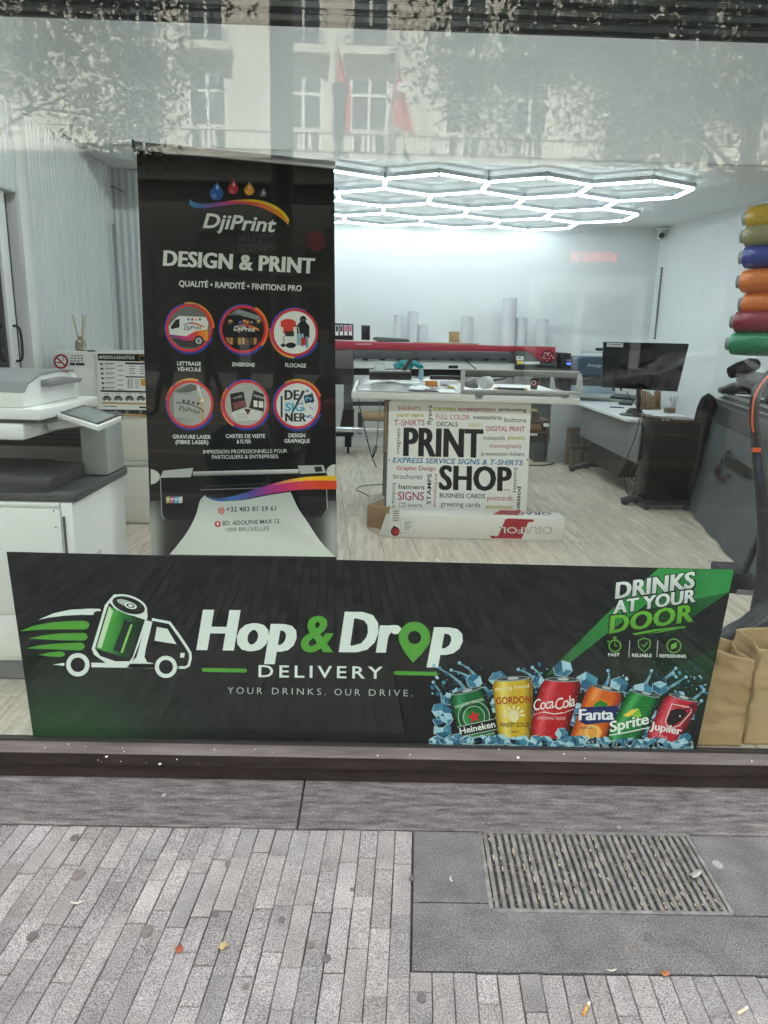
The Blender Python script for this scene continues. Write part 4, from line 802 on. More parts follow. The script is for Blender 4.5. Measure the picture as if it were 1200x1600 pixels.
# ================================================================ word-cloud sign on the table front
ps = thing('print_shop_sign', 'white word-cloud board reading PRINT SHOP fixed to the table front', 'sign', (0.62, 2.95, .24))
pp = Plane((0, 2.95, .5), (0, -1, 0)); SC = [(608, 625), (830, 629), (822, 812), (603, 806)]
q = [pp.at(*p) for p in SC]; MB().hexa([p + V((0, .012, 0)) for p in q], q).build('board', mat('white_forex', (.80, .82, .81), .5, var=.02), ps)
z8 = zm(560, 600, 3.3333)
BK, MG, YL, BL_, GRY = '15181a', 'a8305e', 'b3ae3a', '2f78ac', '3a4044'
for t, p0, p1, h, c, bo in (('stickers', (206, 134), (324, 136), 27, MG, .0), ('canvas', (392, 136), (508, 138), 22, YL, .03), ('screenprinting', (519, 137), (715, 141), 19, MG, .02), ('embossing', (729, 140), (874, 144), 19, BK, .015),
        ('yard signs', (199, 170), (340, 170), 19, YL, .03), ('FULL COLOR', (404, 183), (580, 186), 25, MG, .0), ('sweatshirts', (598, 183), (748, 186), 22, BK, .008), ('buttons', (761, 197), (874, 200), 24, BK, .004),
        ('T-SHIRTS', (185, 216), (345, 216), 30, MG, .006), ('DECALS', (408, 220), (518, 221), 23, BK, .012), ('VINYL', (571, 226), (650, 226), 22, YL, .0), ('DIGITAL PRINT', (666, 245), (868, 247), 25, MG, .014),
        ('PRINT', (232, 372), (648, 382), 146, BK, .045), ('notepads', (650, 290), (762, 292), 22, GRY, .002), ('plastic', (780, 288), (868, 290), 20, YL, .03), ('thermography', (682, 332), (850, 333), 22, MG, .0), ('presentation folders', (640, 372), (863, 374), 19, BK, .006),
        ('Graphic Design', (200, 447), (400, 450), 21, MG, .014), ('brochures', (182, 494), (332, 496), 27, GRY, .0), ('banners', (209, 545), (343, 549), 24, BK, .012), ('SIGNS', (205, 604), (341, 606), 43, MG, .012), ('CD inserts', (211, 640), (333, 642), 22, GRY, .0),
        ('SHOP', (418, 548), (798, 556), 124, BK, .045), ('more', (747, 555), (789, 556), 13, GRY, .0), ('BUSINESS CARDS', (423, 591), (660, 596), 23, BK, .014), ('postcards', (671, 605), (803, 607), 25, MG, .0), ('greeting cards', (428, 636), (634, 641), 25, BK, .002), ('aluminum', (662, 647), (801, 650), 20, YL, .03)):
    a = Ink(pp, 2); a.text(t, z8(*p0), z8(*p1), h / 3.3333, c, 1, bold=bo); a.build('lettering', ps)
a = Ink(pp, 2); a.text('EXPRESS SERVICE SIGNS & T-SHIRTS', z8(177, 409), z8(858, 424), 27 / 3.333, BL_, 1, bold=.03, shear=.2); a.build('lettering', ps)
for t, p0, p1, h, c, bo in (('flyers', (380, 214), (383, 110), 22, BK, .006), ('magnets', (213, 362), (217, 230), 19, BK, .0), ('STAMPS', (376, 628), (381, 468), 21, BK, .016), ('envelopes', (402, 640), (411, 466), 17, MG, .0), ('bookmarks', (180, 516), (172, 660), 18, BK, .0), ('booklets', (812, 438), (806, 566), 19, BK, .0), ('posters', (832, 534), (824, 668), 22, BK, .02)):
    a = Ink(pp, 2); a.text(t, z8(*p0), z8(*p1), h / 3.3333, c, 1, bold=bo); a.build('lettering', ps)
for p in ((165, 85), (893, 97), (160, 640), (880, 394), (160, 395)): X = pp.at(*z8(*p)); MB().cyl(X, X + V((0, -.004, 0)), .006, n=8).build('screw', mat('black_rubber', None), ps)
# ================================================================ things in the shop
def PX(y): return lambda u, v, w_: on_y(u, v, y) + V((0, w_, 0))        # outline traced on the plane y, w_ metres deep
def pbox(y, dep, pts, bevel=0.0): return MB().prism(pts, PX(y), 0, dep)
lac = mat('white_lacquer', None); blk = mat('black_plastic', (0.018, 0.018, 0.019), 0.38, var=.15, vs_=8, spec=.4); dgrey = mat('charcoal_plastic', (0.060, 0.062, 0.066), 0.45, var=.1, vs_=6); mgrey = mat('grey_plastic', (0.20, 0.21, 0.22), 0.4, var=.08, vs_=6)
cop = mat('copier_white', (0.80, 0.82, 0.80), 0.38, var=.02, vs_=3); cop2 = mat('copier_silver', (0.42, 0.45, 0.43), 0.32, metal=.3, var=.04, vs_=3)
# ---------------------------------------------------------------- copier by the window
cp = thing('office_copier', 'large white office copier with tilted touch screen beside the banner', 'copier', (-1.45, .72, FZ))
MB().box(-1.80, .45, FZ + .09, -1.135, 1.0, .855).build('cabinet', cop, cp, bevel=.012)
MB().box(-1.80, .47, FZ + .005, -1.15, .98, FZ + .088).build('plinth', mgrey, cp, bevel=.005)
for z0, z1 in ((.835, .853), (.40, .828), (.215, .392)): MB().box(-1.78, .438, z0, -1.185, .452, z1).build('front_panel', cop, cp, bevel=.004)
MB().box(-1.181, .441, .215, -1.137, .452, .853).build('corner_trim', cop, cp, bevel=.004)
MB().box(-1.176, .4365, .60, -1.168, .441, .80).build('grip_slot', dgrey, cp)
for px, py in ((84, 798), (87.5, 824)): c = on_y(px, py, .437); MB().cyl(c, c + V((0, -.002, 0)), .0028, n=10).build('screw_hole', blk, cp)
MB().box(-1.136, .62, .56, -1.1335, .68, .60).build('rating_label', mat('label_grey', (.55, .57, .55), .6), cp)
MB().box(-1.136, .90, FZ + .15, -1.1335, .96, FZ + .30).build('side_flap', cop, cp, bevel=.001)
MB().box(-1.82, .440, .856, -1.118, 1.01, .888).build('deck', dgrey, cp, bevel=.006)
MB().prism([(-1.80, .8885), (-1.225, .8885), (-1.225, .935), (-1.245, .945), (-1.33, .948), (-1.36, .956), (-1.80, .956)], lambda u, v, w_: (u, w_, v), .455, .80).build('output_tray', mat('tray_charcoal', (.045, .046, .048), .5, var=.1), cp, bevel=.005)
MB().box(-1.80, .93, .8885, -1.16, 1.0, 1.085).build('rear_column', cop2, cp, bevel=.005)
MB().box(-1.80, .91, .99, -1.22, .932, 1.06).build('rear_vents', dgrey, cp)
for k in range(3): MB().box(-1.79, .905, 1.0 + k * .02, -1.24, .911, 1.008 + k * .02).build('vent_slat', blk, cp)
MB().box(-1.24, .80, .8885, -1.125, 1.0, 1.105).build('toner_tower', cop2, cp, bevel=.015)
MB().prism([(-1.245, 1.106), (-1.12, 1.106), (-1.12, 1.135), (-1.14, 1.142), (-1.20, 1.140), (-1.245, 1.130)], lambda u, v, w_: (u, w_, v), .79, 1.0).build('tower_cap', dgrey, cp, bevel=.004)
MB().box(-1.82, .445, 1.086, -1.295, .99, 1.150).build('scanner_body', cop, cp, bevel=.012)
MB().box(-1.82, .450, 1.1505, -1.232, .99, 1.163).build('scanner_gap', dgrey, cp, bevel=.002)
MB().box(-1.82, .440, 1.1635, -1.225, 1.0, 1.205).build('platen_lid', cop, cp, bevel=.006)
MB().prism([(.455, 1.2055), (.455, 1.262), (.49, 1.29), (.60, 1.318), (.78, 1.325), (.94, 1.31), (.96, 1.26), (.96, 1.2055)], lambda u, v, w_: (w_, u, v), -1.83, -1.29).build('document_feeder', cop, cp, bevel=.008)
MB().prism([(.452, 1.263), (.486, 1.297), (.60, 1.326), (.78, 1.333), (.90, 1.325), (.90, 1.318), (.78, 1.3255), (.60, 1.3185), (.49, 1.2905), (.456, 1.2625)], lambda u, v, w_: (w_, u, v), -1.835, -1.282).build('feeder_cover', mgrey, cp, bevel=.002)
MB().prism([(.60, 1.275), (.90, 1.275), (.92, 1.29), (.75, 1.305), (.60, 1.30)], lambda u, v, w_: (w_, u, v), -1.289, -1.255).build('paper_flap', mgrey, cp, bevel=.004)
tb = [on_y(88.5, 645, .56), on_y(154.5, 665.5, .50), on_y(191, 650, .66), on_y(130.5, 632, .74)]
un = (tb[1] - tb[0]).cross(tb[3] - tb[0]).normalized(); un = un if un.z > 0 else -un
ts = MB().hexa([p - un * .022 for p in tb], tb).build('touch_panel', cop, cp, bevel=.004)
tc = sum(tb, V()) / 4
MB().hexa([tc + (p - tc) * .93 + un * .0004 for p in tb], [tc + (p - tc) * .93 + un * .0016 for p in tb]).build('bezel', blk, ts)
MB().hexa([tc + (p - tc) * .80 + un * .0017 for p in tb], [tc + (p - tc) * .80 + un * .0024 for p in tb]).build('screen', mat('dim_screen', (.20, .23, .23), .15, var=.2, vs_=4), ts)
MB().bar(tc - un * .025, V((-1.27, .62, 1.12)), .07, .03).build('panel_arm', cop, cp, bevel=.006)
# ---------------------------------------------------------------- reception counter with its notices
ct = thing('reception_counter', 'tall white reception counter carrying notices behind the copier', 'counter', (-1.75, 3.2, FZ))
MB().box(-2.26, 2.93, FZ, -1.05, 3.35, 1.335).build('carcass', lac, ct, bevel=.004)
MB().box(-2.245, 2.912, FZ + .04, -1.935, 2.929, 1.325).build('front_panel', lac, ct, bevel=.003)
MB().box(-1.93, 2.898, .90, -1.06, 2.929, 1.355).build('front_panel', lac, ct, bevel=.003)
MB().box(-1.93, 2.905, .575, -1.06, 2.929, .895).build('front_panel', mat('cream_lacquer', (.72, .72, .67), .4, var=.02), ct, bevel=.003)
MB().box(-1.93, 2.90, .535, -1.06, 2.929, .57).build('ledge', mat('label_grey', None), ct, bevel=.003)
MB().box(-1.93, 2.905, FZ + .01, -1.06, 2.929, .53).build('front_panel', mat('cream_lacquer', None), ct, bevel=.003)
cpn = Plane((0, 2.895, 1), (0, -1, 0)); z7 = zm(60, 540, 6.6667)
po = thing('price_poster', 'black and white price list poster with gold bands on the counter', 'poster', on_y(190, 652, 2.89))
q = [cpn.at(*p) for p in (z7(592, 55), z7(1140, 62), z7(1165, 745), z7(640, 735))]; MB().hexa([p + V((0, .002, 0)) for p in q], q).build('sheet', mat('white_forex', None), po)
a = Ink(cpn, 2); Z = lambda *p: [z7(x, y) for x, y in p]
a.poly(Z((615, 84), (1140, 90), (1143, 168), (620, 155)), '15130f', 1); a.ring(*z7(1078, 133), 4.1, 4.8, 'c9a23a', 2); a.poly(Z((900, 176), (1143, 180), (1143, 200), (902, 194)), '1c1b18', 1); a.poly(Z((905, 318), (1150, 322), (1150, 336), (907, 332)), '1c1b18', 1)
for k in range(6):
    y0 = 190 + k * 50; a.poly(Z((640 + k * 4, y0 - 10), (676 + k * 4, y0 - 6), (670 + k * 4, y0 + 10), (646 + k * 4, y0 + 12)), '3a3a38', 1)
    a.poly(Z((690 + k * 2, y0 - 9), (800, y0 - 6), (800, y0 + 1), (692 + k * 2, y0 - 2)), '4a4a48', 1); a.poly(Z((692 + k * 2, y0 + 6), (770, y0 + 8), (770, y0 + 12), (692 + k * 2, y0 + 10)), '8a8a86', 1); a.poly(Z((825, y0 + 14), (885, y0 + 16), (885, y0 + 22), (825, y0 + 20)), '3a3a38', 1); a.stroke(Z((650, y0 + 26), (890, y0 + 28)), .3, 'b0b0aa', 1)
for k in range(4): y0 = 212 + k * 24; a.poly(Z((945, y0), (1000 + (k % 2) * 20, y0 + 1), (1000, y0 + 8), (945, y0 + 7)), '6a6a66', 1); a.poly(Z((1055, y0 + 5), (1105, y0 + 6), (1105, y0 + 14), (1055, y0 + 13)), '3a3a38', 1)
for x0 in (925, 960): a.quad(Z((x0, 345), (x0 + 26, 346), (x0 + 28, 444), (x0 + 2, 443)), lambda x, y: mixc('7f837f', 'dfe3df', (x % 4) / 4), 1, 6, 1)
a.poly(Z((1062, 345), (1118, 348), (1122, 420), (1066, 416)), 'c79a2c', 1)
for k in range(5): a.poly(Z((1005, 352 + k * 20), (1050, 354 + k * 20), (1050, 360 + k * 20), (1005, 358 + k * 20)), '5a5a56', 1)
a.poly(Z((648, 462), (1150, 474), (1150, 492), (650, 482)), '1c1b18', 1)
for k in range(4):
    x0 = 668 + k * 118; a.poly(Z((x0, 545), (x0 + 18, 522), (x0 + 62, 520), (x0 + 92, 545), (x0 + 92, 566), (x0, 566)), '6d706d', 1); a.poly(Z((x0 + 20, 527), (x0 + 58, 526), (x0 + 68, 544), (x0 + 14, 544)), '2a2c2c', 2); a.disc(*z7(x0 + 20, 567), 1.3, '1a1a1a', 3, 1, 8); a.disc(*z7(x0 + 72, 568), 1.3, '1a1a1a', 3, 1, 8); a.poly(Z((x0 + 20, 498), (x0 + 70, 499), (x0 + 70, 505), (x0 + 20, 504)), '5a5a56', 1); a.stroke(Z((x0 + 105, 492), (x0 + 108, 590)), .3, 'a8a8a2', 1)
a.poly(Z((658, 588), (1155, 600), (1155, 616), (660, 604)), 'b98f2e', 1); a.poly(Z((675, 626), (815, 630), (815, 638), (675, 634)), '3a3a38', 1); a.poly(Z((1048, 634), (1155, 636), (1155, 656), (1050, 653)), '1c1b18', 1)
a.poly(Z((650, 664), (1160, 672), (1162, 722), (655, 700)), '1f1e1c', 1); a.poly(Z((655, 708), (1163, 724), (1163, 744), (657, 726)), 'b98f2e', 2)
for xx in (802, 923, 1063): a.ring(*z7(xx, 692), 1.6, 2.2, 'c8c8c2', 3, 0, 360, 14)
a.build('print', po)
a = Ink(cpn, 4); a.text('IMPRESSION & SIGNALÉTIQUE', z7(630, 137), z7(1000, 141), 5, 'e9e9e4', 1, bold=.012); a.build('lettering', po)
cp2 = Plane((0, 2.910, 1), (0, -1, 0))
ns = thing('no_smoking_sign', 'round red no smoking sign with red strip on the counter', 'sign', on_y(95, 590, 2.909))
a = Ink(cp2, 2); X, Y = z7(235, 166); a.disc(X, Y, 11.2, 'e8ebe8', 0, 1.02); a.ring(X, Y, 8.4, 11.4, '9c1f3a', 1, 0, 360, 32, 1.02); a.stroke([(X - 7, Y + 1.5), (X + 3, Y + 1.5)], 1.8, '2a2626', 1); a.stroke(sp2([(X + 2, Y - 1), (X + 5, Y - 3), (X + 2, Y - 5), (X + 5, Y - 7)]), .9, '2a2626', 1); a.stroke([(X - 7, Y - 6.5), (X + 7, Y + 6.5)], 2.4, '9c1f3a', 2)
a.build('pictogram', ns); a = Ink(cp2, 2); a.poly(Z((172, 258), (312, 262), (314, 308), (174, 304)), 'b32b3c', 1); a.poly(Z((180, 280), (305, 284), (305, 292), (180, 288)), 'e6c9cb', 2); a.build('caption', ns)
pn = thing('payment_notice', 'small notice of grey icons and black bar beside the no smoking sign', 'notice', on_y(120, 572, 2.909)); a = Ink(cp2, 2)
for r_ in range(2):
    for k in range(4): x0, y0 = 338 + k * 35, 126 + r_ * 27; a.poly(Z((x0, y0), (x0 + 19, y0 + 1), (x0 + 19, y0 + 14), (x0, y0 + 13)), ('6b6f6d', '3a3d3c')[(r_ + k) % 2], 1)
a.poly(Z((336, 100), (460, 102), (460, 108), (336, 106)), '7a7e7b', 1); a.poly(Z((328, 178), (480, 182), (480, 206), (328, 202)), '17191a', 1); a.disc(*z7(386, 191), 1.1, 'e8e8e8', 2, 1, 8); a.build('print', pn)
MB().box(-2.04, 2.98, 1.336, -1.97, 3.0, 1.345).build('card_reader', blk, label='flat black card terminal lying on the counter top', cat='terminal')
rd = thing('reed_diffuser', 'small glass reed diffuser bottle with sticks on the white counter', 'diffuser', (-2.14, 3.12, 1.336))
MB().lathe([(.03, 0), (.038, .004), (.038, .06), (.03, .075), (.014, .085), (.014, .10)], (-2.14, 3.12, 1.336), 20).build('bottle', mat('amber_glass', (.38, .36, .26), .1, var=.15, vs_=30, trans=.3), rd, smooth=True)
for dx, dy in ((-.05, .01), (.035, 0), (.045, .02), (-.03, -.02), (.02, .03)): MB().cyl((-2.14 + dx * .1, 3.12, 1.36), (-2.14 + dx, 3.12 + dy, 1.59), .0028, n=6).build('reed', mat('reed_straw', (.45, .34, .16), .7, var=.2, vs_=40), rd)
# cables by the ceiling on the left
MB().tube(smooth_path([on_y(88, 205, 3.6), on_y(100, 211, 3.65), on_y(110, 219, 3.7)]), .004, 6).build('loose_cable', blk, label='short black cable sticking out at the ceiling edge over the ribbed wall', cat='cable')
MB().tube(smooth_path([on_y(172, 291, 4.55), on_y(182, 294, 4.58), on_y(194, 301, 4.6)]), .004, 6).build('loose_cable', blk, label='short black cable hanging from the ribbed wall recess beside the banner', cat='cable')
# ---------------------------------------------------------------- honeycomb ceiling light
hx = thing('hexagon_ceiling_light', 'honeycomb of glowing white LED tubes under the ceiling', 'ceiling light', (1.0, 5.4, 2.80))
YV = [4.28, 4.94, 5.60, 6.26]; VE = .42; RISE = .24; HP = .872; ed = []
xs = lambda j: [(2.66 if j % 2 == 0 else 2.224) - k * HP for k in range(5)]
for j in range(4):
    for x in xs(j): ed.append(((x, YV[j]), (x, YV[j] + VE)))
for x in xs(0)[:-1]: ed += [((x, YV[0]), (x - HP / 2, YV[0] - RISE)), ((x - HP / 2, YV[0] - RISE), (x - HP, YV[0]))]
for j in range(3):
    A_, B_ = xs(j), xs(j + 1)
    for x in A_:
        for x2 in B_:
            if abs(abs(x - x2) - HP / 2) < .01: ed.append(((x, YV[j] + VE), (x2, YV[j + 1])))
for x in xs(3)[:-1]: ed += [((x, YV[3] + VE), (x - HP / 2, YV[3] + VE + RISE)), ((x - HP / 2, YV[3] + VE + RISE), (x - HP, YV[3] + VE))]
lit_m = emit('led_diffuser', (0.84, 0.955, 1.0), TUBE_POWER); hous = mat('tube_housing', (.55, .60, .64), .4, var=.03)
nodes_ = set()
for p, q_ in ed:
    p3, q3 = V((*p, 2.80)), V((*q_, 2.80)); d = (q3 - p3).normalized() * .022
    h_ = MB().bar(p3 + d + V((0, 0, .006)), q3 - d + V((0, 0, .006)), .034, .034).build('tube_housing', hous, hx)
    MB().bar(p3 + d + V((0, 0, -.0175)), q3 - d + V((0, 0, -.0175)), .031, .0125).build('diffuser', lit_m, h_)
    nodes_ |= {p, q_}
for p in sorted(nodes_): MB().cyl((*p, 2.790), (*p, 2.826), .026, n=6).build('connector', hous, hx)
for p in sorted(nodes_)[::4]: MB().cyl((*p, 2.826), (*p, CZ), .003, n=6).build('hanger', alu, hx)
# ---------------------------------------------------------------- ceiling corner camera and cable
sc_ = thing('security_camera', 'white dome security camera in the far ceiling corner', 'camera', (3.36, 6.9, 2.75))
cc = on_y(1035.5, 366, 6.85)
MB().box(cc.x - .05, 6.84, cc.z + .05, cc.x + .055, 7.0, cc.z + .075).build('bracket', lac, sc_, bevel=.005)
MB().lathe([(.02, -.06), (.045, -.05), (.055, -.01), (.055, .03), (.04, .05)], (cc.x, 6.9, cc.z), 18).build('housing', lac, sc_, smooth=True)
MB().lathe([(.004, -.03), (.028, -.024), (.034, -.005), (.034, .02)], (cc.x - .008, 6.852, cc.z - .012), 16, Matrix.Rotation(R(-90), 3, 'X')).build('lens', blk, sc_, smooth=True)
pth = [on_y(1034 - k * .55, 420 + k * 5.4, 6.86) for k in range(21)]
ch = thing('cable_chain', 'thin dotted cable running down the far wall corner', 'cable', pth[-1])
MB().tube(pth, .003, 5).build('cord', mgrey, ch)
for p in pth[::1]: MB().obox(p, (.018, .012, .03)).build('clip', dgrey, ch)
# ---------------------------------------------------------------- red wide-format printer
rp = thing('wide_format_printer', 'long red and black wide-format printer at the back of the shop', 'printer', (.8, 6.3, FZ))
redm = mat('printer_red', (0.36, 0.035, 0.055), .35, var=.06, vs_=4); pgrey = mat('printer_grey', (.075, .078, .085), .4, var=.08)
def pb(pts, y, dep, name, m, par=None, bevel=.004): return MB().prism(pts, PX(y), 0, dep).build(name, m, par or rp, bevel=bevel)
pb([(480, 531), (805, 541), (805, 550), (480, 545)], 6.02, .42, 'top_cover', redm)
pb([(553, 546.5), (805, 551.5), (805, 566), (553, 561)], 6.0, .30, 'front_cover', pgrey)
pb([(480, 546), (552, 547.5), (552, 577), (480, 575)], 5.98, .44, 'end_housing', mat('printer_taupe', (.11, .095, .095), .45, var=.1))
pb([(480, 577.5), (552, 578.5), (552, 601), (480, 600)], 6.0, .40, 'lower_housing', blk)
pb([(549, 562.5), (804, 567.5), (804, 579), (549, 575)], 6.03, .25, 'paper_path', mat('paper_white', (.80, .82, .82), .55, var=.02))
pb([(553, 575.5), (804, 579.5), (804, 590), (553, 586)], 6.10, .30, 'beam', blk)
for k in range(9): x = 566 + k * 27; pb([(x, 559.5), (x + 9, 560), (x + 9, 563.5), (x, 563)], 5.99, .02, 'pinch_roller', blk, bevel=0)
rh = pb([(805.5, 540.5), (868, 542), (869, 562), (862, 566), (850, 566), (840, 560), (828, 551), (818, 548.5), (805.5, 548)], 5.96, .46, 'control_cover', redm)
pb([(805.5, 548.6), (818, 549.2), (827.5, 551.8), (839.5, 561), (850, 567), (862, 567), (869.5, 563), (870, 572), (806, 570.5)], 5.965, .44, 'control_housing', pgrey)
pb([(806, 571), (870, 572.5), (870, 580), (806, 578)], 5.96, .44, 'control_base', blk)
cpl = Plane((0, 5.96, 1), (0, -1, 0)); a = Ink(cpl, 6); a.disc(856, 556.5, 10.3, '7d1526', 0, .95); a.ring(856, 556.5, 9.2, 10.3, '3d0a14', 1, 0, 360, 30, .95)
for x, y in ((850, 556), (856, 555), (862, 556), (852, 560), (858, 560), (864, 559), (855, 564), (848, 559.5)): a.disc(x, y, 1.0, 'e9dede', 2, 1, 8)
a.rect(850, 551, 860, 552.5, 'd9b9bd', 2); a.build('keypad', rp)
a = Ink(cpl, 5); a.rect(807, 556.5, 818.5, 563, 'dfe3e2', 1); a.rect(808, 564, 815, 569, 'e9d648', 1); a.rect(815.5, 564, 818, 569, 'e9e9e4', 1); a.rect(819, 565, 843, 569, 'dcdedd', 1); a.rect(809, 558, 814, 560, '6a7078', 2); a.build('sticker', rp)
a = Ink(Plane((0, 6.02, 1), (0, -1, 0)), 5); a.text('toyoSolvent', (555, 538.5), (581, 539.2), 3, 'e6d3d6', 1); a.build('lettering', rp)
st = mat('stand_steel', (.09, .11, .11), .45, metal=.4, var=.1); chrome = mat('chrome_bar', (.62, .63, .64), .2, metal=.9)
MB().prism([(537, 601), (551, 601), (551, 640), (537, 640)], PX(6.15), 0, .12).build('leg', st, rp)
MB().prism([(531, 668), (536, 640), (553, 640), (553, 672), (531, 672)], PX(6.12), 0, .16).build('leg_plate', blk, rp)
MB().prism([(525, 676), (552, 676), (552, 682), (525, 682)], PX(6.1), 0, .5).build('foot_beam', blk, rp)
MB().cyl(on_y(500, 670, 6.1), on_y(640, 674, 6.1), .035).build('take_up_bar', chrome, rp)
MB().cyl(on_y(567, 650, 6.2), on_y(640, 652, 6.2), .058).build('core_tube', mat('cardboard', (.36, .25, .13), .8, var=.12, vs_=12, bump=.1), rp)
MB().prism([(559, 645), (566, 645), (566, 678), (559, 678)], PX(6.12), 0, .1).build('holder', blk, rp)
MB().prism([(545, 628), (612, 628), (612, 634), (545, 634)], PX(6.2), 0, .06).build('cross_beam', blk, rp)
cw = on_y(544, 697, 6.35)
MB().lathe([(.03, -.015), (.052, -.012), (.052, .012), (.03, .015)], (cw.x, cw.y, FZ + .055), 16, Matrix.Rotation(R(90), 3, 'Y')).build('caster', blk, rp); MB().box(cw.x - .04, cw.y - .05, FZ + .09, cw.x + .04, cw.y + .05, FZ + .22).build('caster_fork', blk, rp)
MB().box(1.9, 6.1, FZ, 2.02, 6.5, 1.1).build('leg', st, rp)
# things along the top of the printer
bx_ = thing('ink_cartridge_rack', 'black rack of ink cartridges with pink and white labels on the printer', 'ink rack', on_y(535, 531, 6.2))
pb([(505, 504), (551.5, 506), (551.5, 531.5), (505, 530)], 6.16, .22, 'rack', blk, bx_)
for k in range(4):
    x = 524.5 + k * 7; c = ('d8dadc', 'd8dadc', 'd65a86', 'd65a86')[k]; a = Ink(Plane((0, 6.16, 1), (0, -1, 0)), 4); a.rect(x - .5, 508, x + 4.5, 524, 'e4e6e6', 1); a.rect(x + .2, 509, x + 3.8, 518, c if k > 1 else '3a4044', 2); a.build('cartridge_label', bx_)
def upr(name, y, dep, pts, m, label, cat, group=None, bevel=.004, **k):
    o = MB().prism(pts, PX(y), 0, dep).build(name, m, None, bevel=bevel); return tag(o, label, cat, group)
upr('speaker_box', 6.2, .10, [(564.5, 508), (578, 508.5), (578, 531.5), (564.5, 531)], blk, 'small upright black box on the red printer beside the ink rack', 'speaker')
upr('foam_pad', 6.1, .12, [(581, 529), (586, 526.5), (600, 527), (636, 529.5), (640.5, 532), (640, 534.5), (590, 534)], mat('grey_foam', (.10, .12, .12), .8, var=.1), 'long grey foam pad lying on the red printer', 'pad', bevel=.012)
upr('cardboard_sheet', 6.08, .25, [(646, 534.5), (748, 537), (748, 538.8), (646, 536.4)], mat('cardboard', None), 'thin tan cardboard sheet lying along the red printer', 'cardboard', bevel=0)
upr('carton', 6.3, .12, [(703, 518), (718, 518.5), (718, 535.5), (703, 535)], mat('cardboard', None), 'small brown carton standing on the red printer', 'carton')
# rolls of vinyl standing against the back wall
vin = mat('white_vinyl_roll', (.66, .68, .70), .4, var=.04, vs_=6)
def vroll(px, top, r, lab, yb=6.82):
    b_ = on_y(px, 533, yb); t_ = on_y(px, top, yb); tt = thing('vinyl_roll', lab, 'roll', (b_.x, yb, FZ), 'white rolls against the back wall')
    MB().cyl((b_.x, yb, FZ + .002), (t_.x, yb, t_.z), r, r, 22).build('roll', vin, tt, smooth=True); MB().cyl((t_.x, yb, t_.z), (t_.x, yb, t_.z + .004), r * .45, r * .45, 16).build('core', mat('cardboard', None), tt)
for px, top, r, lab in ((622, 493, .052, 'short white roll farthest left along the back wall'), (646, 487, .064, 'white roll second from the left along the back wall'), (661, 508, .058, 'shortest white roll along the back wall'), (730, 495, .075, 'stout white roll right of the small brown carton'), (797, 466, .088, 'tallest white roll along the back wall'), (816, 497, .068, 'white roll directly right of the tallest one'), (848, 499, .074, 'white roll nearest the blue printer along the back wall')): vroll(px, top, r, lab)
# ---------------------------------------------------------------- cutting table and what lies on it
tbx = thing('cutting_table', 'white cutting table in the middle of the shop behind the word board', 'table', (.65, 3.5, FZ))
ttop = mat('table_white', (.70, .71, .67), .4, var=.03)
MB().box(-.165, 2.90, 1.06, 1.465, 4.25, 1.11).build('table_top', ttop, tbx, bevel=.004)
MB().box(.12, 2.99, .99, 1.08, 4.15, 1.059).build('apron', mat('dark_wood', (.05, .045, .04), .6, var=.2, vs_=5), tbx)
for x, y in ((.12, 3.0), (1.08, 3.0), (.12, 4.1), (1.28, 4.1)): MB().box(x - .03, y - .03, FZ, x + .03, y + .03, .969).build('leg', mgrey, tbx)
MB().box(1.13, 3.9, FZ, 1.17, 3.94, .97).build('leg', mgrey, tbx)
tube_b = on_y(602, 707, 2.97); tube_t = on_y(602, 628, 2.97)
MB().cyl(tube_b, (tube_b.x, 2.97, 1.055), .017).build('cardboard_tube', mat('dark_cardboard', (.20, .15, .10), .8, var=.15, vs_=20), label='brown cardboard tube hanging upright beside the word board', cat='tube')
film = mat('clear_film', (.55, .57, .58), .16, var=.18, vs_=9, bump=.5, bs=9, spec=.8)
def crumple(name, x0, x1, y0, y1, z, amp, m, label, cat, seed):
    def f(u, v):
        x, y = x0 + (x1 - x0) * u, y0 + (y1 - y0) * v; e = min(u, 1 - u, v, 1 - v); k = min(1, e * 8)
        return V((x + .01 * noise.noise(V((v * 6, seed, 0))), y, z + .004 + k * amp * (.5 + .5 * noise.noise(V((x * 5, y * 9, seed)))) + .5 * amp * k * abs(noise.noise(V((x * 14, y * 22, seed + 4))))))
    o = MB().grid(f, 44, 40).build(name, m, None, smooth=True); s_ = o.modifiers.new('thickness', 'SOLIDIFY'); s_.thickness = .002; return tag(o, label, cat)
crumple('plastic_sheeting', -.14, .62, 2.93, 4.2, 1.111, .05, film, 'crumpled clear plastic sheeting spread over the white table', 'sheeting', 1)
crumple('paper_sheets', .70, 1.42, 2.95, 3.95, 1.111, .012, mat('paper_white', None), 'white paper sheets lying under the rail cutter', 'paper', 2)
upr('keyboard_box', 3.1, .25, [(576.5, 582), (643, 582.5), (643, 594), (577, 593.5)], blk, 'long black box on the plastic sheeting', 'box')
MB().prism([(577, 579.6), (642, 580.2), (643, 582), (576.5, 581.5)], PX(3.1), 0, .25).build('laptop_base', mgrey, None, label='grey keyboard slab lying on the long black box', cat='keyboard')
upr('scraper', 3.2, .012, [(627, 577), (648, 547.5), (654, 549.5), (634, 580)], dgrey, 'dark scraper blade leaning up from the table clutter', 'scraper', bevel=.002)
hd = MB()
path = sp2([(584, 579), (585, 568), (588, 565), (598, 565), (601, 568), (602.5, 579)], 4); inn = sp2([(588, 577), (588.5, 571), (590, 569), (596, 569), (598, 571), (598.5, 577)], 4)
for i_ in range(len(path) - 1): hd.prism([path[i_], path[i_ + 1], inn[min(i_ + 1, len(inn) - 1)], inn[i_]], PX(3.15), 0, .05)
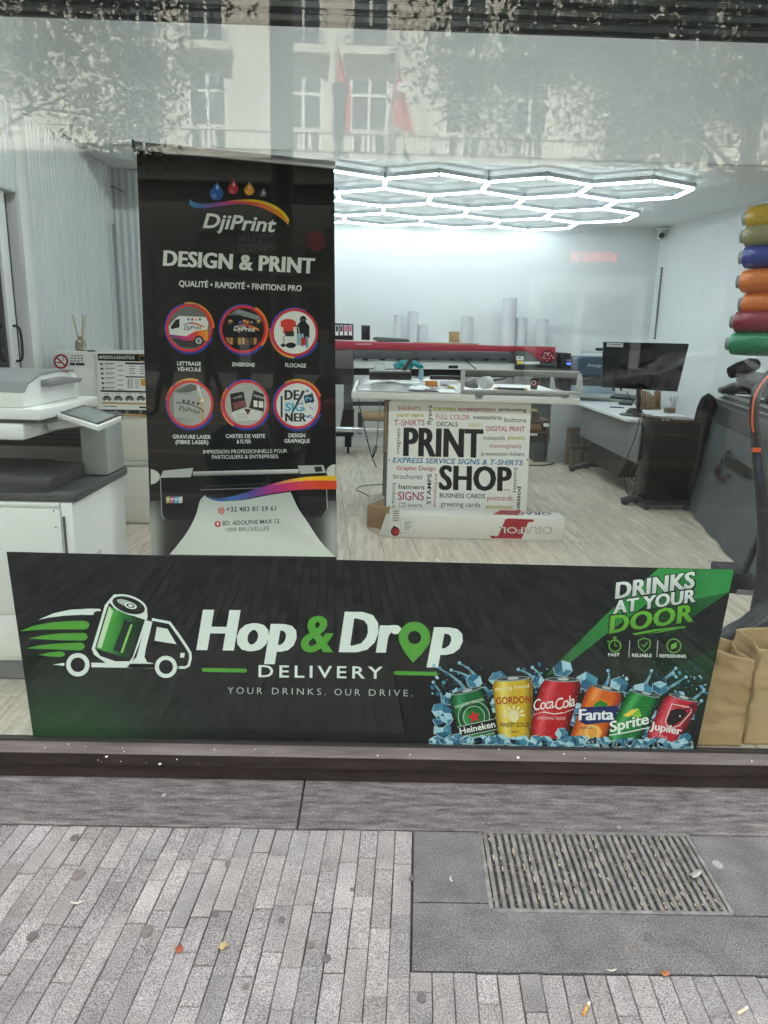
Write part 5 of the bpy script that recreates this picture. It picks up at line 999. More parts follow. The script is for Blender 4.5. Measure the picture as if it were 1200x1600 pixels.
hd.prism([(584, 575.5), (602.5, 575.5), (602.5, 580), (584, 580)], PX(3.148), 0, .055)
hd.build('mint_tool', mat('pale_mint_plastic', (.55, .66, .63), .4, var=.05), None, label='pale mint handled tool on the keyboard slab', cat='tool')
gl = MB()
for k in range(5):
    c = on_y(622 + k * 8, 574 - (k % 2) * 4, 3.75); gl.lathe([(.004, -.02), (.035, -.012), (.045, .004), (.03, .018), (.004, .024)], c + V((0, 0, .012)), 9, Matrix.Rotation(.5 * k, 3, 'Z') @ Matrix.Rotation(.35, 3, 'X'))
o = gl.build('glove', mat('teal_knit', (.02, .26, .26), .85, var=.35, vs_=40, bump=.6, bs=120), None, smooth=True, label='crumpled teal work glove on the plastic sheeting', cat='glove')
upr('orange_box', 3.0, .08, [(665, 595), (684, 595.6), (684, 604.5), (665, 604)], mat('orange_card', (.55, .22, .02), .5, var=.1), 'small orange box on the front of the table', 'box')
upr('flyer', 2.94, .14, [(638, 609.2), (686, 610.8), (684, 612.4), (648, 611.6)], mat('dark_print', (.06, .06, .07), .4, var=.4, vs_=30), 'dark folded flyer lying at the table edge', 'flyer', bevel=0)
upr('blade_case', 3.2, .06, [(672, 587), (724, 588), (724, 594), (672, 593)], mat('black_maroon', (.03, .02, .022), .4, var=.2), 'slim black case lying mid table behind the orange box', 'case')
upr('phone_stand', 3.3, .03, [(701, 571), (716, 571), (716, 576), (701, 575.5)], blk, 'small black clip block behind the slim case', 'clip')
MB().bar(on_y(716, 553, 3.4), on_y(744, 577, 3.4), .008, .008).build('craft_knife', blk, None, label='thin black rod sloping up behind the rail cutter', cat='rod')
upr('paper_stack', 3.35, .22, [(690, 595), (713, 595.5), (714, 601), (690, 600.5)], mat('paper_white', None), 'short stack of white paper behind the orange box', 'paper', bevel=0)
upr('tape_measure', 3.05, .05, [(700, 604), (709, 604), (710, 610.5), (699, 610.5)], mat('yellow_card', (.45, .38, .08), .6, var=.1), 'small yellow tape measure between the orange box and rail cutter', 'tape measure', bevel=.006)
upr('spray_bottle', 3.6, .05, [(655, 578), (662, 578), (662, 594), (654, 594)], mat('pale_blue_bottle', (.25, .42, .55), .3), 'small pale blue bottle beside the teal glove', 'bottle', bevel=.008)
rc_ = thing('rail_cutter', 'long grey aluminium rail cutter lying on the table front', 'cutter', (1.05, 2.95, 1.11))
galu = mat('grey_aluminium', (.17, .18, .17), .4, metal=.5, var=.1, vs_=10)
pb([(722, 578.5), (908, 582), (908, 590), (724, 587)], 2.96, .05, 'guide_rail', galu, rc_, .004); pb([(722, 577), (906, 580.5), (907, 582.5), (722, 579)], 2.965, .06, 'rail_cap', mat('pale_alu', (.35, .36, .35), .35, metal=.5), rc_, 0)
pb([(720.5, 609), (908, 612), (908, 617), (721, 615)], 2.93, .06, 'base_rail', mat('pale_alu', None), rc_, .003)
pb([(720, 579), (727, 579), (725, 615), (720, 615)], 2.945, .012, 'end_plate', mat('clear_acrylic', (.42, .44, .43), .3), rc_, .002); pb([(903, 584), (910, 584), (911, 616), (896, 614), (901, 604)], 2.945, .012, 'end_plate', mat('clear_acrylic', None), rc_, .002)
for x in (749, 883): pb([(x - 8, 615.5), (x + 8, 616), (x + 5.5, 620.5), (x, 622.5), (x - 5.5, 620.5)], 2.893, .006, 'clamp_tab', mgrey, rc_, .001)
tg = thing('tape_gun', 'white and grey tape dispenser under the rail of the cutter', 'tape dispenser', (.78, 3.1, 1.12))
c = on_y(755, 598, 3.12); MB().cyl(c, c + V((.05, .05, 0)), .045, .045, 18).build('tape_reel', mat('white_forex', None), tg, smooth=True); pb([(727, 596), (744, 590), (748, 606), (741, 607), (727, 605)], 3.1, .05, 'body', mgrey, tg, .004); pb([(765, 594), (792, 590), (793, 591.5), (766, 597.5)], 3.14, .02, 'handle', blk, tg, .002)
cu = thing('paper_cup', 'black and red paper coffee cup on the table by the rail cutter', 'cup', on_y(834, 608, 3.02))
c0_ = on_y(834, 608.5, 3.02); hcup = on_y(834, 592, 3.02).z - c0_.z
MB().lathe([(.022, 0), (.024, .003), (.031, hcup), (.029, hcup), (.020, .01)], c0_, 22).build('cup', mat('black_cup', (.03, .025, .025), .45, var=.1), cu, smooth=True)
MB().lathe([(.0262, hcup * .30), (.0316, hcup * .92)], c0_, 22).build('red_sleeve', mat('cup_red', (.34, .03, .05), .5, var=.1), cu, smooth=True)
a = Ink(Plane((0, 2.984, 1), (0, -1, 0)), 2); a.disc(834, 598, 3.8, 'd8d2c4', 1); a.disc(834, 598, 2.4, '4a3a32', 2); a.build('emblem', cu)
mk = thing('utility_knife', 'black and orange utility knife lying in front of the paper cup', 'knife', on_y(797, 608, 2.96)); p0, p1 = on_y(771, 606.5, 2.955), on_y(824, 608.5, 2.955); d = p1 - p0
MB().cyl(p0 + d * .10, p0 + d * .9, .009, n=10).build('handle', blk, mk); MB().cyl(p0, p0 + d * .10, .004, .0085, 10).build('tip', mat('orange_card', None), mk); MB().cyl(p0 + d * .9, p1, .0085, .006, 10).build('cap', mat('orange_card', None), mk)
# cables hanging at the table's left side
def cable(pts, y, r, m, label, cat='cable', ends=None): 
    P_ = smooth_path([on_y(px, py, yy if not isinstance(y, (int, float)) else y) for (px, py), yy in zip(pts, y if not isinstance(y, (int, float)) else [y] * len(pts))], 8)
    return MB().tube(P_, r, 6).build('hanging_cable', m, None, label=label, cat=cat)
cable([(560, 624), (565, 650), (572, 680), (580, 710), (588, 730)], [3.2, 3.3, 3.4, 3.5, 3.6], .005, blk, 'black cable sloping down from the table beside the cardboard tube')
plg = thing('power_plug', 'grey power plug dangling on its lead beside the cardboard tube', 'plug', on_y(584, 708, 3.1))
MB().tube(smooth_path([on_y(594, 625, 3.1), on_y(592, 650, 3.1), on_y(590, 675, 3.1), on_y(588, 697, 3.1)]), .004, 6).build('lead', mgrey, plg); MB().cyl(on_y(588, 696, 3.1), on_y(584.5, 707, 3.1), .012, .018, 10).build('socket', mgrey, plg); MB().cyl(on_y(584.5, 706, 3.1), on_y(583, 714, 3.1), .008, n=8).build('tip', blk, plg)
MB().tube(smooth_path([on_z(600, 757, FZ + .006), on_z(575, 758, FZ + .006), on_z(563, 760, FZ + .006), on_z(557, 765, FZ + .006), on_z(566, 769, FZ + .006), on_z(576, 775, FZ + .006)]), .005, 6).build('floor_cable', mgrey, None, label='thin grey cable lying on the floor beside the brown carton', cat='cable')
MB().tube(smooth_path([on_z(826, 708, FZ + .008), on_z(850, 709, FZ + .008), on_z(866, 722, FZ + .008), on_z(850, 727, FZ + .008), on_z(826, 727, FZ + .008)]), .007, 6).build('floor_cable', dgrey, None, label='dark cable looping over the floor right of the word board', cat='cable')
# ---------------------------------------------------------------- cartons
ob = thing('roll_carton', 'long white roll carton with red emblem lying upside down before the word board', 'carton', (.75, 2.78, FZ))
cw_ = mat('white_carton', (.72, .73, .71), .6, var=.03, vs_=4)
MB().box(.128, 2.70, FZ + .002, 1.378, 2.87, .272).build('carton', cw_, ob, bevel=.003)
MB().hexa([(.128, 2.695, FZ + .004), (.128, 2.72, FZ + .004), (.06, 2.76, FZ + .005), (.055, 2.74, FZ + .005)], [(.128, 2.695, .268), (.128, 2.72, .268), (.105, 2.76, .262), (.10, 2.74, .262)]).build('end_flap', cw_, ob)
op = Plane((0, 2.6985, .2), (0, -1, 0)); a = Ink(op, 2)
a.poly([z8(*p) for p in ((785, 700), (915, 706), (912, 718), (885, 720), (850, 806), (700, 803), (688, 798), (690, 790), (715, 795), (728, 790), (760, 718), (765, 704))], 'a32028', 1); a.poly([z8(*p) for p in ((688, 790), (712, 790), (716, 800), (700, 806), (688, 800))], '8a1820', 2)
a.build('emblem', ob)
a = Ink(op, 4); a.text('ORAFOL', z8(1010, 746), z8(733, 744), 10.5, '2a2c2c', 0, bold=.045); a.text('ORAFOL', z8(1008, 747.5), z8(736, 745.5), 9.6, 'd8dad8', 2, bold=.012); a.build('lettering', ob)
a = Ink(Plane((0, 2.6985, .2), (0, -1, 0)), 2); a.rect(*z8(220, 702), *z8(290, 775), 'd9dbd8', 1, .02); a.stroke([z8(*p) for p in ((220, 702), (290, 704), (290, 775), (220, 772), (220, 702))], .4, '8a8d8b', 2)
for k in range(6): a.rect(*z8(240, 716 + k * 8), *z8(280 - (k % 3) * 8, 719 + k * 8), '6a6d6b', 2)
a.disc(*z8(192, 768), 7, 'a32028', 1, 1.05); a.ring(*z8(192, 768), 5, 7, '2c1214', 2, 30, 330); a.disc(*z8(186, 745), 2, '1c1a1a', 2); a.rect(*z8(176, 655), *z8(215, 725), 'cfd1ce', 1); 
for k in range(5): a.rect(*z8(180, 660 + k * 12), *z8(210, 664 + k * 12), '55585a', 2)
a.build('shipping_label', ob)
tp = Plane((0, 0, .2725), (0, 0, 1)); a = Ink(tp, 2); a.poly([z8(*p) for p in ((740, 656), (850, 660), (832, 684), (700, 680))], 'a32028', 1); a.build('top_emblem', ob); a = Ink(tp, 4); a.text('ORAFOL', z8(1005, 668), z8(745, 664), 4.5, '3a3c3c', 1, bold=.01); a.build('lettering', ob)
bc = on_z(573, 822, FZ)
kr = mat('kraft_board', (.30, .19, .10), .75, var=.12, vs_=8)
pb_ = [on_z(573, 823, FZ + .002), on_z(600, 828, FZ + .002), on_z(640, 815, FZ + .002), on_z(606, 806, FZ + .002)]; hh = .165
MB().hexa(pb_, [p + V((0, 0, hh)) for p in pb_]).build('brown_carton', kr, None, bevel=.003, label='small plain brown carton on the floor behind the long white one', cat='carton')
# ---------------------------------------------------------------- low furniture between table and desk
wd = mat('brown_wood', (.075, .055, .042), .6, var=.3, vs_=4, stretch=(1, 1, 6)); wdl = mat('pale_wood_edge', (.16, .14, .11), .6, var=.1)
sh1 = thing('low_shelf', 'low brown shelf unit behind the word board', 'shelf', (1.35, 5.1, FZ))
pb([(826, 657), (860, 657.5), (860, 661), (826, 660)], 4.9, .35, 'shelf_board', wd, sh1, .002); pb([(826, 674), (859, 675), (859, 678), (826, 677)], 4.9, .35, 'shelf_board', wd, sh1, .002); pb([(853, 661), (859, 661), (859, 691), (853, 691)], 4.9, .35, 'side', wd, sh1, .002); pb([(824, 661), (853, 661), (853, 691), (824, 691)], 5.2, .03, 'back_panel', wd, sh1, .001); pb([(828, 661), (846, 661), (846, 672), (828, 671.5)], 4.92, .2, 'drawer', mat('tan_wood', (.26, .16, .08), .6, var=.2), sh1, .002)
upr('label_printer', 4.95, .2, [(832, 643), (843, 643), (844, 656.5), (832, 656.5)], dgrey, 'small dark device with yellow label on the low shelf', 'device'); 
upr('yellow_pad', 4.97, .12, [(833, 640.5), (839.5, 641), (839.5, 645.5), (833, 645)], mat('yellow_card', (.45, .38, .08), .6, var=.1), 'small yellow pad on the dark device', 'pad')
upr('white_tag', 4.895, .003, [(849, 661), (858, 661.4), (858, 667.4), (849, 667)], mat('white_forex', None), 'white square tag on the side of the low shelf', 'tag')
upr('white_block', 4.9, .25, [(829, 677.3), (840, 677.5), (840, 681), (829, 681)], lac, 'white block lying inside the low shelf', 'box')
bench = thing('wooden_bench', 'low brown wooden bench below the white desk', 'bench', (2.0, 5.3, FZ))
bt = [(2.24, 6.02), (2.48, 6.02), (2.48, 5.86), (2.24, 5.86)]
MB().hexa([(x, y, .50) for x, y in bt], [(x, y, .53) for x, y in bt]).build('upper_board', wd, bench, bevel=.003)
MB().hexa([(x - .02, y - .15, .32) for x, y in bt], [(x - .02, y - .15, .35) for x, y in bt]).build('lower_board', wd, bench, bevel=.003)
for x, y, h_ in ((2.24, 5.96, .50), (2.42, 5.96, .50), (2.23, 5.72, .32), (2.40, 5.72, .32)): MB().box(x, y, FZ, x + .05, y + .05, h_).build('leg', wdl, bench, bevel=.002)
# ---------------------------------------------------------------- blue printer on its cabinet
cb = MB().box(2.05, 6.05, FZ, 3.1, 6.6, .84).build('storage_cabinet', mat('grey_cabinet', (.30, .32, .33), .5, var=.05), None, bevel=.004, label='grey cabinet carrying the blue printer at the back', cat='cabinet')
bpn = thing('blue_printer', 'blue-grey desktop printer with small lit display behind the monitor', 'printer', (2.5, 6.2, .84))
bgy = mat('blue_grey_metal', (.060, .095, .14), .32, metal=.3, var=.08, vs_=3)
pb([(876, 551), (893, 552), (893, 590), (880, 589), (876, 586)], 5.98, .4, 'end_housing', blk, bpn, .006)
pb([(893.5, 556.5), (960, 558), (960, 587), (893.5, 586)], 5.99, .35, 'body', bgy, bpn, .02); pb([(893.5, 587.5), (960, 588.5), (960, 603), (893.5, 602)], 6.03, .3, 'paper_slot', dgrey, bpn, .004); pb([(893, 603), (962, 604), (962, 616), (893, 615)], 5.97, .45, 'tray', mat('pale_blue_grey', (.25, .33, .40), .4, var=.05), bpn, .006); pb([(876, 590), (893, 590.5), (893, 612), (880, 610)], 6.0, .35, 'lower_housing', blk, bpn, .006)
o = pb([(885.5, 566), (892, 566.5), (892, 570.5), (885.5, 570)], 5.976, .003, 'display', emit('blue_display', (.08, .14, .9), .35), bpn, 0)
a = Ink(Plane((0, 5.988, 1), (0, -1, 0)), 3); a.text('Prestige', (918, 573), (942, 573.6), 4.5, 'c9d2da', 1, shear=.25); a.build('lettering', bpn); a = Ink(Plane((0, 5.979, 1), (0, -1, 0)), 3); a.rect(884.5, 562, 892, 563.5, '9aa4ae', 1); a.build('maker_mark', bpn)
MB().tube(smooth_path([on_y(908, 556, 6.1), on_y(909, 549, 6.1), on_y(914, 550, 6.1), on_y(960, 551, 6.1)]), .006, 6).build('media_rod', alu, bpn); pb([(932, 543.5), (960, 544), (960, 549), (932, 548)], 6.12, .05, 'spindle_end', blk, bpn, .002)
# ---------------------------------------------------------------- desk and monitor
dk = thing('office_desk', 'long white office desk with grey modesty panel and splayed steel feet', 'desk', (2.6, 5.0, FZ))
MB().box(2.25, 4.12, .815, 2.96, 5.95, .84).build('desk_top', mat('desk_white', (.70, .72, .72), .35, var=.03), dk, bevel=.003)
MB().box(2.315, 3.96, .47, 2.335, 5.75, .80).build('modesty_panel', mat('desk_grey', (.17, .185, .185), .5, var=.05), dk, bevel=.003)
ft = mat('desk_steel', (.06, .062, .065), .4, metal=.4, var=.1)
for yf, x0, x1 in ((5.52, 2.17, 2.82), (3.92, 2.21, 2.86)):
    xm = (x0 + x1) / 2
    MB().box(xm - .09, yf - .03, FZ + .06, xm + .09, yf + .03, .814 if yf > 5 else .80).build('column', ft, dk, bevel=.006)
    MB().tube([(x0, yf, FZ + .035), (xm - .09, yf, FZ + .095), (xm + .09, yf, FZ + .095), (x1, yf, FZ + .035)], .032, 10).build('foot', ft, dk)
    for x in (x0 + .04, x1 - .04): MB().cyl((x, yf, FZ + .002), (x, yf, FZ + .03), .018, n=10).build('leveller', blk, dk)
MB().prism([(4.3, .46), (5.4, .46), (5.5, .40), (5.5, .30), (5.2, .24), (4.5, .24)], lambda u, v, w_: (w_, u, v), 2.36, 2.75).build('under_desk_wedge', blk, dk)  # plain black wedge under the desk top
mo = thing('computer_monitor', 'large black computer monitor on the white desk', 'monitor', (2.45, 4.45, .84))
mk_ = [(943.5, 534), (1077, 537), (1058.5, 612), (940.5, 605)]
scr = mat('monitor_black', (.010, .0105, .012), .12, var=.1)
pb(mk_, 4.42, .03, 'screen', scr, mo, .003)
pb([(996, 585), (1003, 585), (1003, 646), (995, 646)], 4.46, .03, 'stand', blk, mo, .004); MB().lathe([(.15, 0), (.15, .008), (.03, .014), (.03, .03)], (2.45, 4.46, .842), 26).build('base', blk, mo, smooth=True)
a = Ink(Plane((0, 4.4195, 1), (0, -1, 0)), 2); a.poly([(948.5, 535.5), (974, 536.2), (973.5, 542.5), (948, 541.5)], 'd7dbda', 1); a.rect(951, 538, 971, 539.5, '7a7f80', 2); a.build('sticker', mo)
for x in (959, 971): pb([(x - 1.5, 606), (x + 1.5, 606), (x + 1, 611), (x - 1, 611)], 4.425, .02, 'clip', blk, mo, 0)
dz = .8415
def deskpt(px, py, h_=0): return on_z(px, py, dz + h_)
kb = [deskpt(953, 622), deskpt(962, 617), deskpt(998, 620), deskpt(992, 626)]; MB().hexa(kb, [p + V((0, 0, .018)) for p in kb]).build('keyboard', blk, None, bevel=.003, label='black keyboard on the far part of the white desk', cat='keyboard')
kb = [deskpt(966, 632), deskpt(971, 628), deskpt(990, 629), deskpt(988, 634)]; MB().hexa(kb, [p + V((0, 0, .02)) for p in kb]).build('handset', blk, None, bevel=.006, label='black handset lying mid desk below the monitor', cat='phone')
c = deskpt(989, 645); MB().lathe([(.002, .05), (.03, .044), (.048, .02), (.05, .004), (.048, 0)], c, 16, Matrix.Scale(1.35, 3, (1, 0, 0))).build('computer_mouse', blk, None, smooth=True, label='large black mouse at the foot of the monitor', cat='mouse')
p0, p1 = deskpt(953, 636, .006), deskpt(975, 637, .006); MB().cyl(p0, p1, .006, n=8).build('pen', mat('blue_pen', (.03, .03, .25), .35), None, label='blue pen lying on the white desk edge', cat='pen')
hp = thing('pencil_holder', 'square wooden holder full of flat sticks under the monitor', 'holder', on_y(1020, 640, 4.25))
pb([(1007, 611), (1010, 611), (1010, 640), (1007, 640)], 4.22, .1, 'side', mat('tan_wood', None), hp, .001); pb([(1030, 611.5), (1033, 611.5), (1032, 640), (1029.5, 640)], 4.22, .1, 'side', mat('tan_wood', None), hp, .001); pb([(1007, 637), (1033, 637.5), (1032, 640.5), (1007, 640.5)], 4.215, .11, 'base', mat('tan_wood', None), hp, .001)
for k in range(5): x = 1011 + k * 3.8; pb([(x, 612 + (k % 3) * 3), (x + 3.2, 612 + (k % 3) * 3), (x + 2.6, 637), (x - .4, 637)], 4.24 + .012 * k, .006, 'stick', mat('beech_stick', (.33, .22, .11), .6, var=.25, vs_=20), hp, 0)
c = deskpt(1046, 645); MB().lathe([(.05, 0), (.055, .005), (.055, .045), (.04, .05), (.03, .045), (.03, .004)], c, 20).build('tape_roll', mat('brown_tape', (.20, .14, .08), .4, var=.1), None, smooth=True, label='brown parcel tape roll on the desk corner', cat='tape')
pc_ = thing('pen_cup', 'small white cup with pens behind the parcel tape', 'cup', deskpt(1050, 640)); c = deskpt(1050, 641); MB().lathe([(.028, 0), (.034, .003), (.036, .09), (.033, .09), (.03, .01)], c, 18).build('cup', lac, pc_, smooth=True)
for dx in (-.02, .005, .025): MB().cyl(c + V((dx * .3, 0, .02)), c + V((dx * 1.6, 0, .14)), .004, n=6).build('pen', blk, pc_)
cable([(1000, 612), (1003, 640), (998, 662), (990, 690), (980, 715), (975, 740), (978, 765), (985, 777)], [4.4, 4.1, 3.95, 3.9, 3.9, 3.9, 3.9, 3.92], .005, blk, 'black cable running from the monitor down to the desk foot')
cable([(979, 612), (985, 622), (993, 632), (1005, 645), (1010, 655)], [4.4, 4.3, 4.25, 4.1, 4.06], .004, blk, 'short black cable curling over the desk end')
cable([(1006, 718), (990, 728), (985, 742), (991, 751), (1000, 742), (1010, 733)], 3.85, .006, blk, 'black cable looping beneath the modesty panel')
# ---------------------------------------------------------------- black cabinet with a dark jacket on it
bk = thing('black_cabinet', 'tall glossy black cabinet on casters at the end of the desk', 'cabinet', (2.55, 3.9, FZ))
gls = mat('gloss_black', (.004, .004, .005), .22, var=.1, spec=.2)
MB().box(2.34, 3.74, FZ + .09, 2.74, 4.02, .885).build('carcass', gls, bk, bevel=.006); MB().box(2.33, 3.73, FZ + .05, 2.76, 4.03, FZ + .088).build('base', blk, bk, bevel=.004)
for x, y in ((2.37, 3.76), (2.72, 3.76), (2.37, 4.0), (2.72, 4.0)): MB().cyl((x - .015, y, FZ + .03), (x + .015, y, FZ + .03), .028, n=14).build('caster', blk, bk)
for x in (1036, 1041, 1045): MB().obox(on_y(x, 656, 3.737), (.012, .004, .006)).build('led', mat('led_white', (.6, .6, .6), .4), bk)
def jk(u, v):
    # a jacket slung over the corner: hangs in soft folds, wider low down
    a_ = u * 2 * PI; z = .18 + v * .93; w_ = .10 + .05 * (1 - v) + .02 * math.sin(v * 6)
    f_ = 1 + .18 * noise.noise(V((math.cos(a_) * 1.5, math.sin(a_) * 1.5, v * 3))) + .10 * math.sin(a_ * 6 + v * 4)
    if v > .72: w_ *= math.sqrt(max(0, 1 - ((v - .72) / .28) ** 2))
    return V((2.86 - .06 * v + w_ * f_ * math.cos(a_), 3.80 + .75 * w_ * f_ * math.sin(a_), z))
MB().grid(jk, 40, 30).build('jacket', mat('black_cloth', (.008, .008, .009), .9, var=.2, vs_=20, bump=.3, bs=200), None, smooth=True, label='black jacket hanging over the cabinet corner beside the cutter', cat='jacket')
# ---------------------------------------------------------------- vinyl cutter with catch cloth
A0, B0 = V((2.97, 4.05, 0)), V((2.36, 1.35, 0)); ev = (B0 - A0).normalized(); ov = V((-ev.y, ev.x, 0)); ov = ov if ov.x > 0 else -ov; LN = (B0 - A0).length
su = thing('vinyl_cutter', 'large dark roll-fed vinyl cutter with grey catch cloth along the wall', 'cutter', A0 * .5 + B0 * .5 + ov * .2 + V((0, 0, FZ)))
def SU(t, o_, z): return A0 + ev * t + ov * o_ + V((0, 0, z))
def sprof(pts, t0, t1, name, m, par=None, bevel=.006): return MB().prism(pts, lambda u, v, w_: SU(w_, u, v), t0, t1).build(name, m, par or su, bevel=bevel)
cdk = mat('cutter_charcoal', (.022, .023, .025), .38, var=.1, vs_=5); cgr = mat('cutter_grey', (.05, .052, .055), .4, var=.08)
sprof([(.02, 1.10), (.40, 1.10), (.40, 1.16), (.30, 1.28), (.20, 1.30), (.14, 1.27), (.16, 1.20), (.02, 1.14)], .0, .16, 'end_housing', cdk)
sprof([(.18, 1.22), (.34, 1.22), (.34, 1.285), (.24, 1.295), (.18, 1.26)], .16, LN, 'bridge', cgr)
sprof([(.24, 1.10), (.38, 1.10), (.38, 1.21), (.24, 1.21)], .16, LN, 'rear_wall', mat('cutter_dark', (.03, .03, .032), .4, var=.2))
sprof([(-.02, 1.04), (.26, 1.06), (.26, 1.085), (.06, 1.085), (-.03, 1.02), (-.08, .90), (-.06, .88)], .1, LN, 'front_apron', cgr)
for o_, z in ((.03, 1.095), (.10, 1.09), (-.015, 1.062)): MB().bar(SU(.12, o_, z), SU(LN, o_, z), .016, .010).build('guide_strip', alu, su)
for k in range(9): p = SU(.35 + k * .24, .22, 1.165); MB().cyl(p, p - ov * .012, .012, n=10).build('roller', alu, su)
sprof([(.10, 1.10), (.20, 1.10), (.20, 1.26), (.10, 1.26)], 1.05, 1.13, 'cutting_head', blk)
sprof([(.14, 1.275), (.24, 1.306), (.23, 1.314), (.12, 1.284)], -.01, .20, 'control_panel', blk); MB().obox(SU(.09, .19, 1.304), (.06, .08, .006)).build('display', mgrey, su)
sprof([(.10, 1.12), (.14, 1.12), (.14, .2), (.10, .2)], .02, .12, 'leg', cdk); sprof([(.10, 1.12), (.14, 1.12), (.14, .2), (.10, .2)], LN - .12, LN - .02, 'leg', cdk)
sprof([(-.15, FZ + .03), (.5, FZ + .03), (.5, FZ + .09), (-.15, FZ + .09)], .03, .11, 'foot', cdk); sprof([(-.15, FZ + .03), (.5, FZ + .03), (.5, FZ + .09), (-.15, FZ + .09)], LN - .11, LN - .03, 'foot', cdk)
def cl(u, v):
    t = .10 + u * (LN - .15); z = .90 - v * .80 + .06 * math.sin(PI * u) * v * 0; bel = -.07 - .10 * v + .006 * math.sin(u * 34 + 3 * v) * v + .010 * noise.noise(V((u * 9, v * 5, 2))) * v
    tilt = (.11 - u * .10) * v
    return SU(t - .05 * v * (1 - u), bel, max(z + .03 * noise.noise(V((u * 6, v * 2, 7))), FZ + .02))
o = MB().grid(cl, 60, 24).build('catch_cloth', mat('grey_cloth', (.078, .092, .098), .8, var=.12, vs_=5, bump=.25, bs=160), su, smooth=True)
spl = Plane(SU(0, -.146, .5), V((-ov.x, -ov.y, 0)) + V((0, 0, .125))); a = Ink(spl, 2); zs = zm(1060, 560, 8)
a.text('Summa', zs(512, 1300), zs(868, 1500), 24, '0d0f10', 1, bold=.03, shear=.05); a.build('lettering', su)
a = Ink(spl, 1); a.ring(*zs(545, 1420), 8, 13, '4a2c30', 1, 20, 250); a.build('logo_swirl', su)
o = MB().lathe([(.005, -.13), (.045, -.12), (.06, -.05), (.065, .05), (.04, .11), (.005, .13)], on_y(1163, 575, 3.55), 18, Matrix.Rotation(R(70), 3, 'Y')); o = o.build('shoulder_bag', mat('black_cloth', None), None, smooth=True, label='soft black bag lying on top of the vinyl cutter', cat='bag')
# ---------------------------------------------------------------- colour film rolls on the right wall
def xw(y): return xr(y)
cols = (('gold', (.42, .26, .03), 'shiny gold', 2.615), ('olive', (.24, .21, .10), 'dull olive', 2.385), ('blue', (.035, .045, .22), 'deep blue', 2.16), ('orange', (.60, .16, .02), 'upper bright orange', 1.925), ('dark_orange', (.62, .15, .02), 'lower bright orange', 1.725), ('red', (.24, .015, .035), 'dark red', 1.535), ('green', (.02, .22, .09), 'emerald green', 1.33))
PXE = (1170, 1166, 1164, 1160, 1163, 1150, 1143); PYC = (341, 369, 402, 440, 475, 503, 537)
for (nm, c, lab, _), px, py in zip(cols, PXE, PYC):
    e0 = on_y(px + 1, py, 4.35); e1 = e0 + V((.95, -1.0, .02)); d = (e1 - e0).normalized()
    ft_ = thing('film_roll', lab + ' film roll sticking out of the wall rack', 'film roll', e0 - V((0, 0, .08)), 'colour film rolls on the wall rack')
    mm = mat('film_' + nm, c, .28, var=.12, vs_=14, stretch=(2, 2, 9), coat=.2, bump=.25, bs=12)
    MB().tube([e0, e0 + d * .012, e0 + d * (.07 + .05 * random.random()), e0 + d * .2, e0 + d * .45, e1], [.088, .098, .103, .105, .102, .108], 22).build('film', mm, ft_, smooth=True)
    MB().cyl(e0 - d * .045, e0 + d * .02, .056, n=16).build('core', mat('grey_core', (.30, .30, .29), .7, var=.1), ft_, smooth=True)
    MB().cyl(e0 - d * .046, e0 - d * .044, .045, n=16).build('core_hole', blk, ft_)
rk = thing('wall_rack', 'metal rack on the wall holding the colour film rolls', 'rack', (3.75, 4.0, 1.3))
for t in (.35, .8):
    p = on_y(1163, 440, 4.35) + V((.95, -1.0, 0)) * t; MB().box(p.x + .06, p.y - .02, 1.3, p.x + .10, p.y + .02, 2.75).build('upright', mgrey, rk)
# ---------------------------------------------------------------- kick scooter
sk = thing('electric_scooter', 'folded black electric scooter with orange cable behind the window corner', 'scooter', (1.72, .95, FZ))
navy = mat('scooter_black', (.016, .017, .020), .42, var=.15, vs_=8)
MB().tube(smooth_path([on_y(1215, 575, .95), on_y(1195, 593, .93), on_y(1181, 620, .91), on_y(1178, 655, .9), on_y(1182, 690, .9)]), .020, 10).build('brake_hose', navy, sk)
MB().tube(smooth_path([on_y(1210, 578, .925), on_y(1192, 597, .905), on_y(1178.5, 622, .885), on_y(1175.5, 655, .876), on_y(1177, 675, .876)]), .0045, 8).build('orange_cable', mat('orange_cable', (.65, .10, .03), .4), sk)
MB().tube([on_y(1183, 690, .9), on_y(1190, 760, .9), on_y(1196, 840, .9), on_y(1196, 905, .9), on_y(1188, 955, .88)], [.026, .030, .034, .040, .044], 12).build('stem', navy, sk)
o = MB().obox(on_y(1181.5, 703, .868), (.036, .012, .018)).build('orange_tag', mat('orange_cable', None), sk)
a = Ink(Plane((0, .860, 1), (0, -1, 0)), 1); a.text('URBANGLIDE', (1180, 711), (1187, 757), 6, '2d4a70', 1, bold=.01); a.build('lettering', sk)
MB().prism([(1140, 896), (1180, 898), (1196, 912), (1196, 932), (1138, 928)], PX(1.0), 0, .2).build('deck', navy, sk, bevel=.01)
MB().prism([(1153, 921), (1182, 924), (1190, 931), (1150, 929)], PX(.995), 0, .01).build('deck_plate', mgrey, sk)
MB().bar(on_y(1188, 835, .95), on_y(1162, 896, .95), .022, .022).build('kickstand', navy, sk)
MB().tube(smooth_path([on_y(1200, 905, .88), on_y(1194, 945, .86), on_y(1170, 972, .80), on_y(1120, 1004, .72)]), [.03] * 7 + [.036] * 7 + [.040] * 5, 10).build('fork', navy, sk, smooth=True)
wc = on_y(1212, 1035, .62)
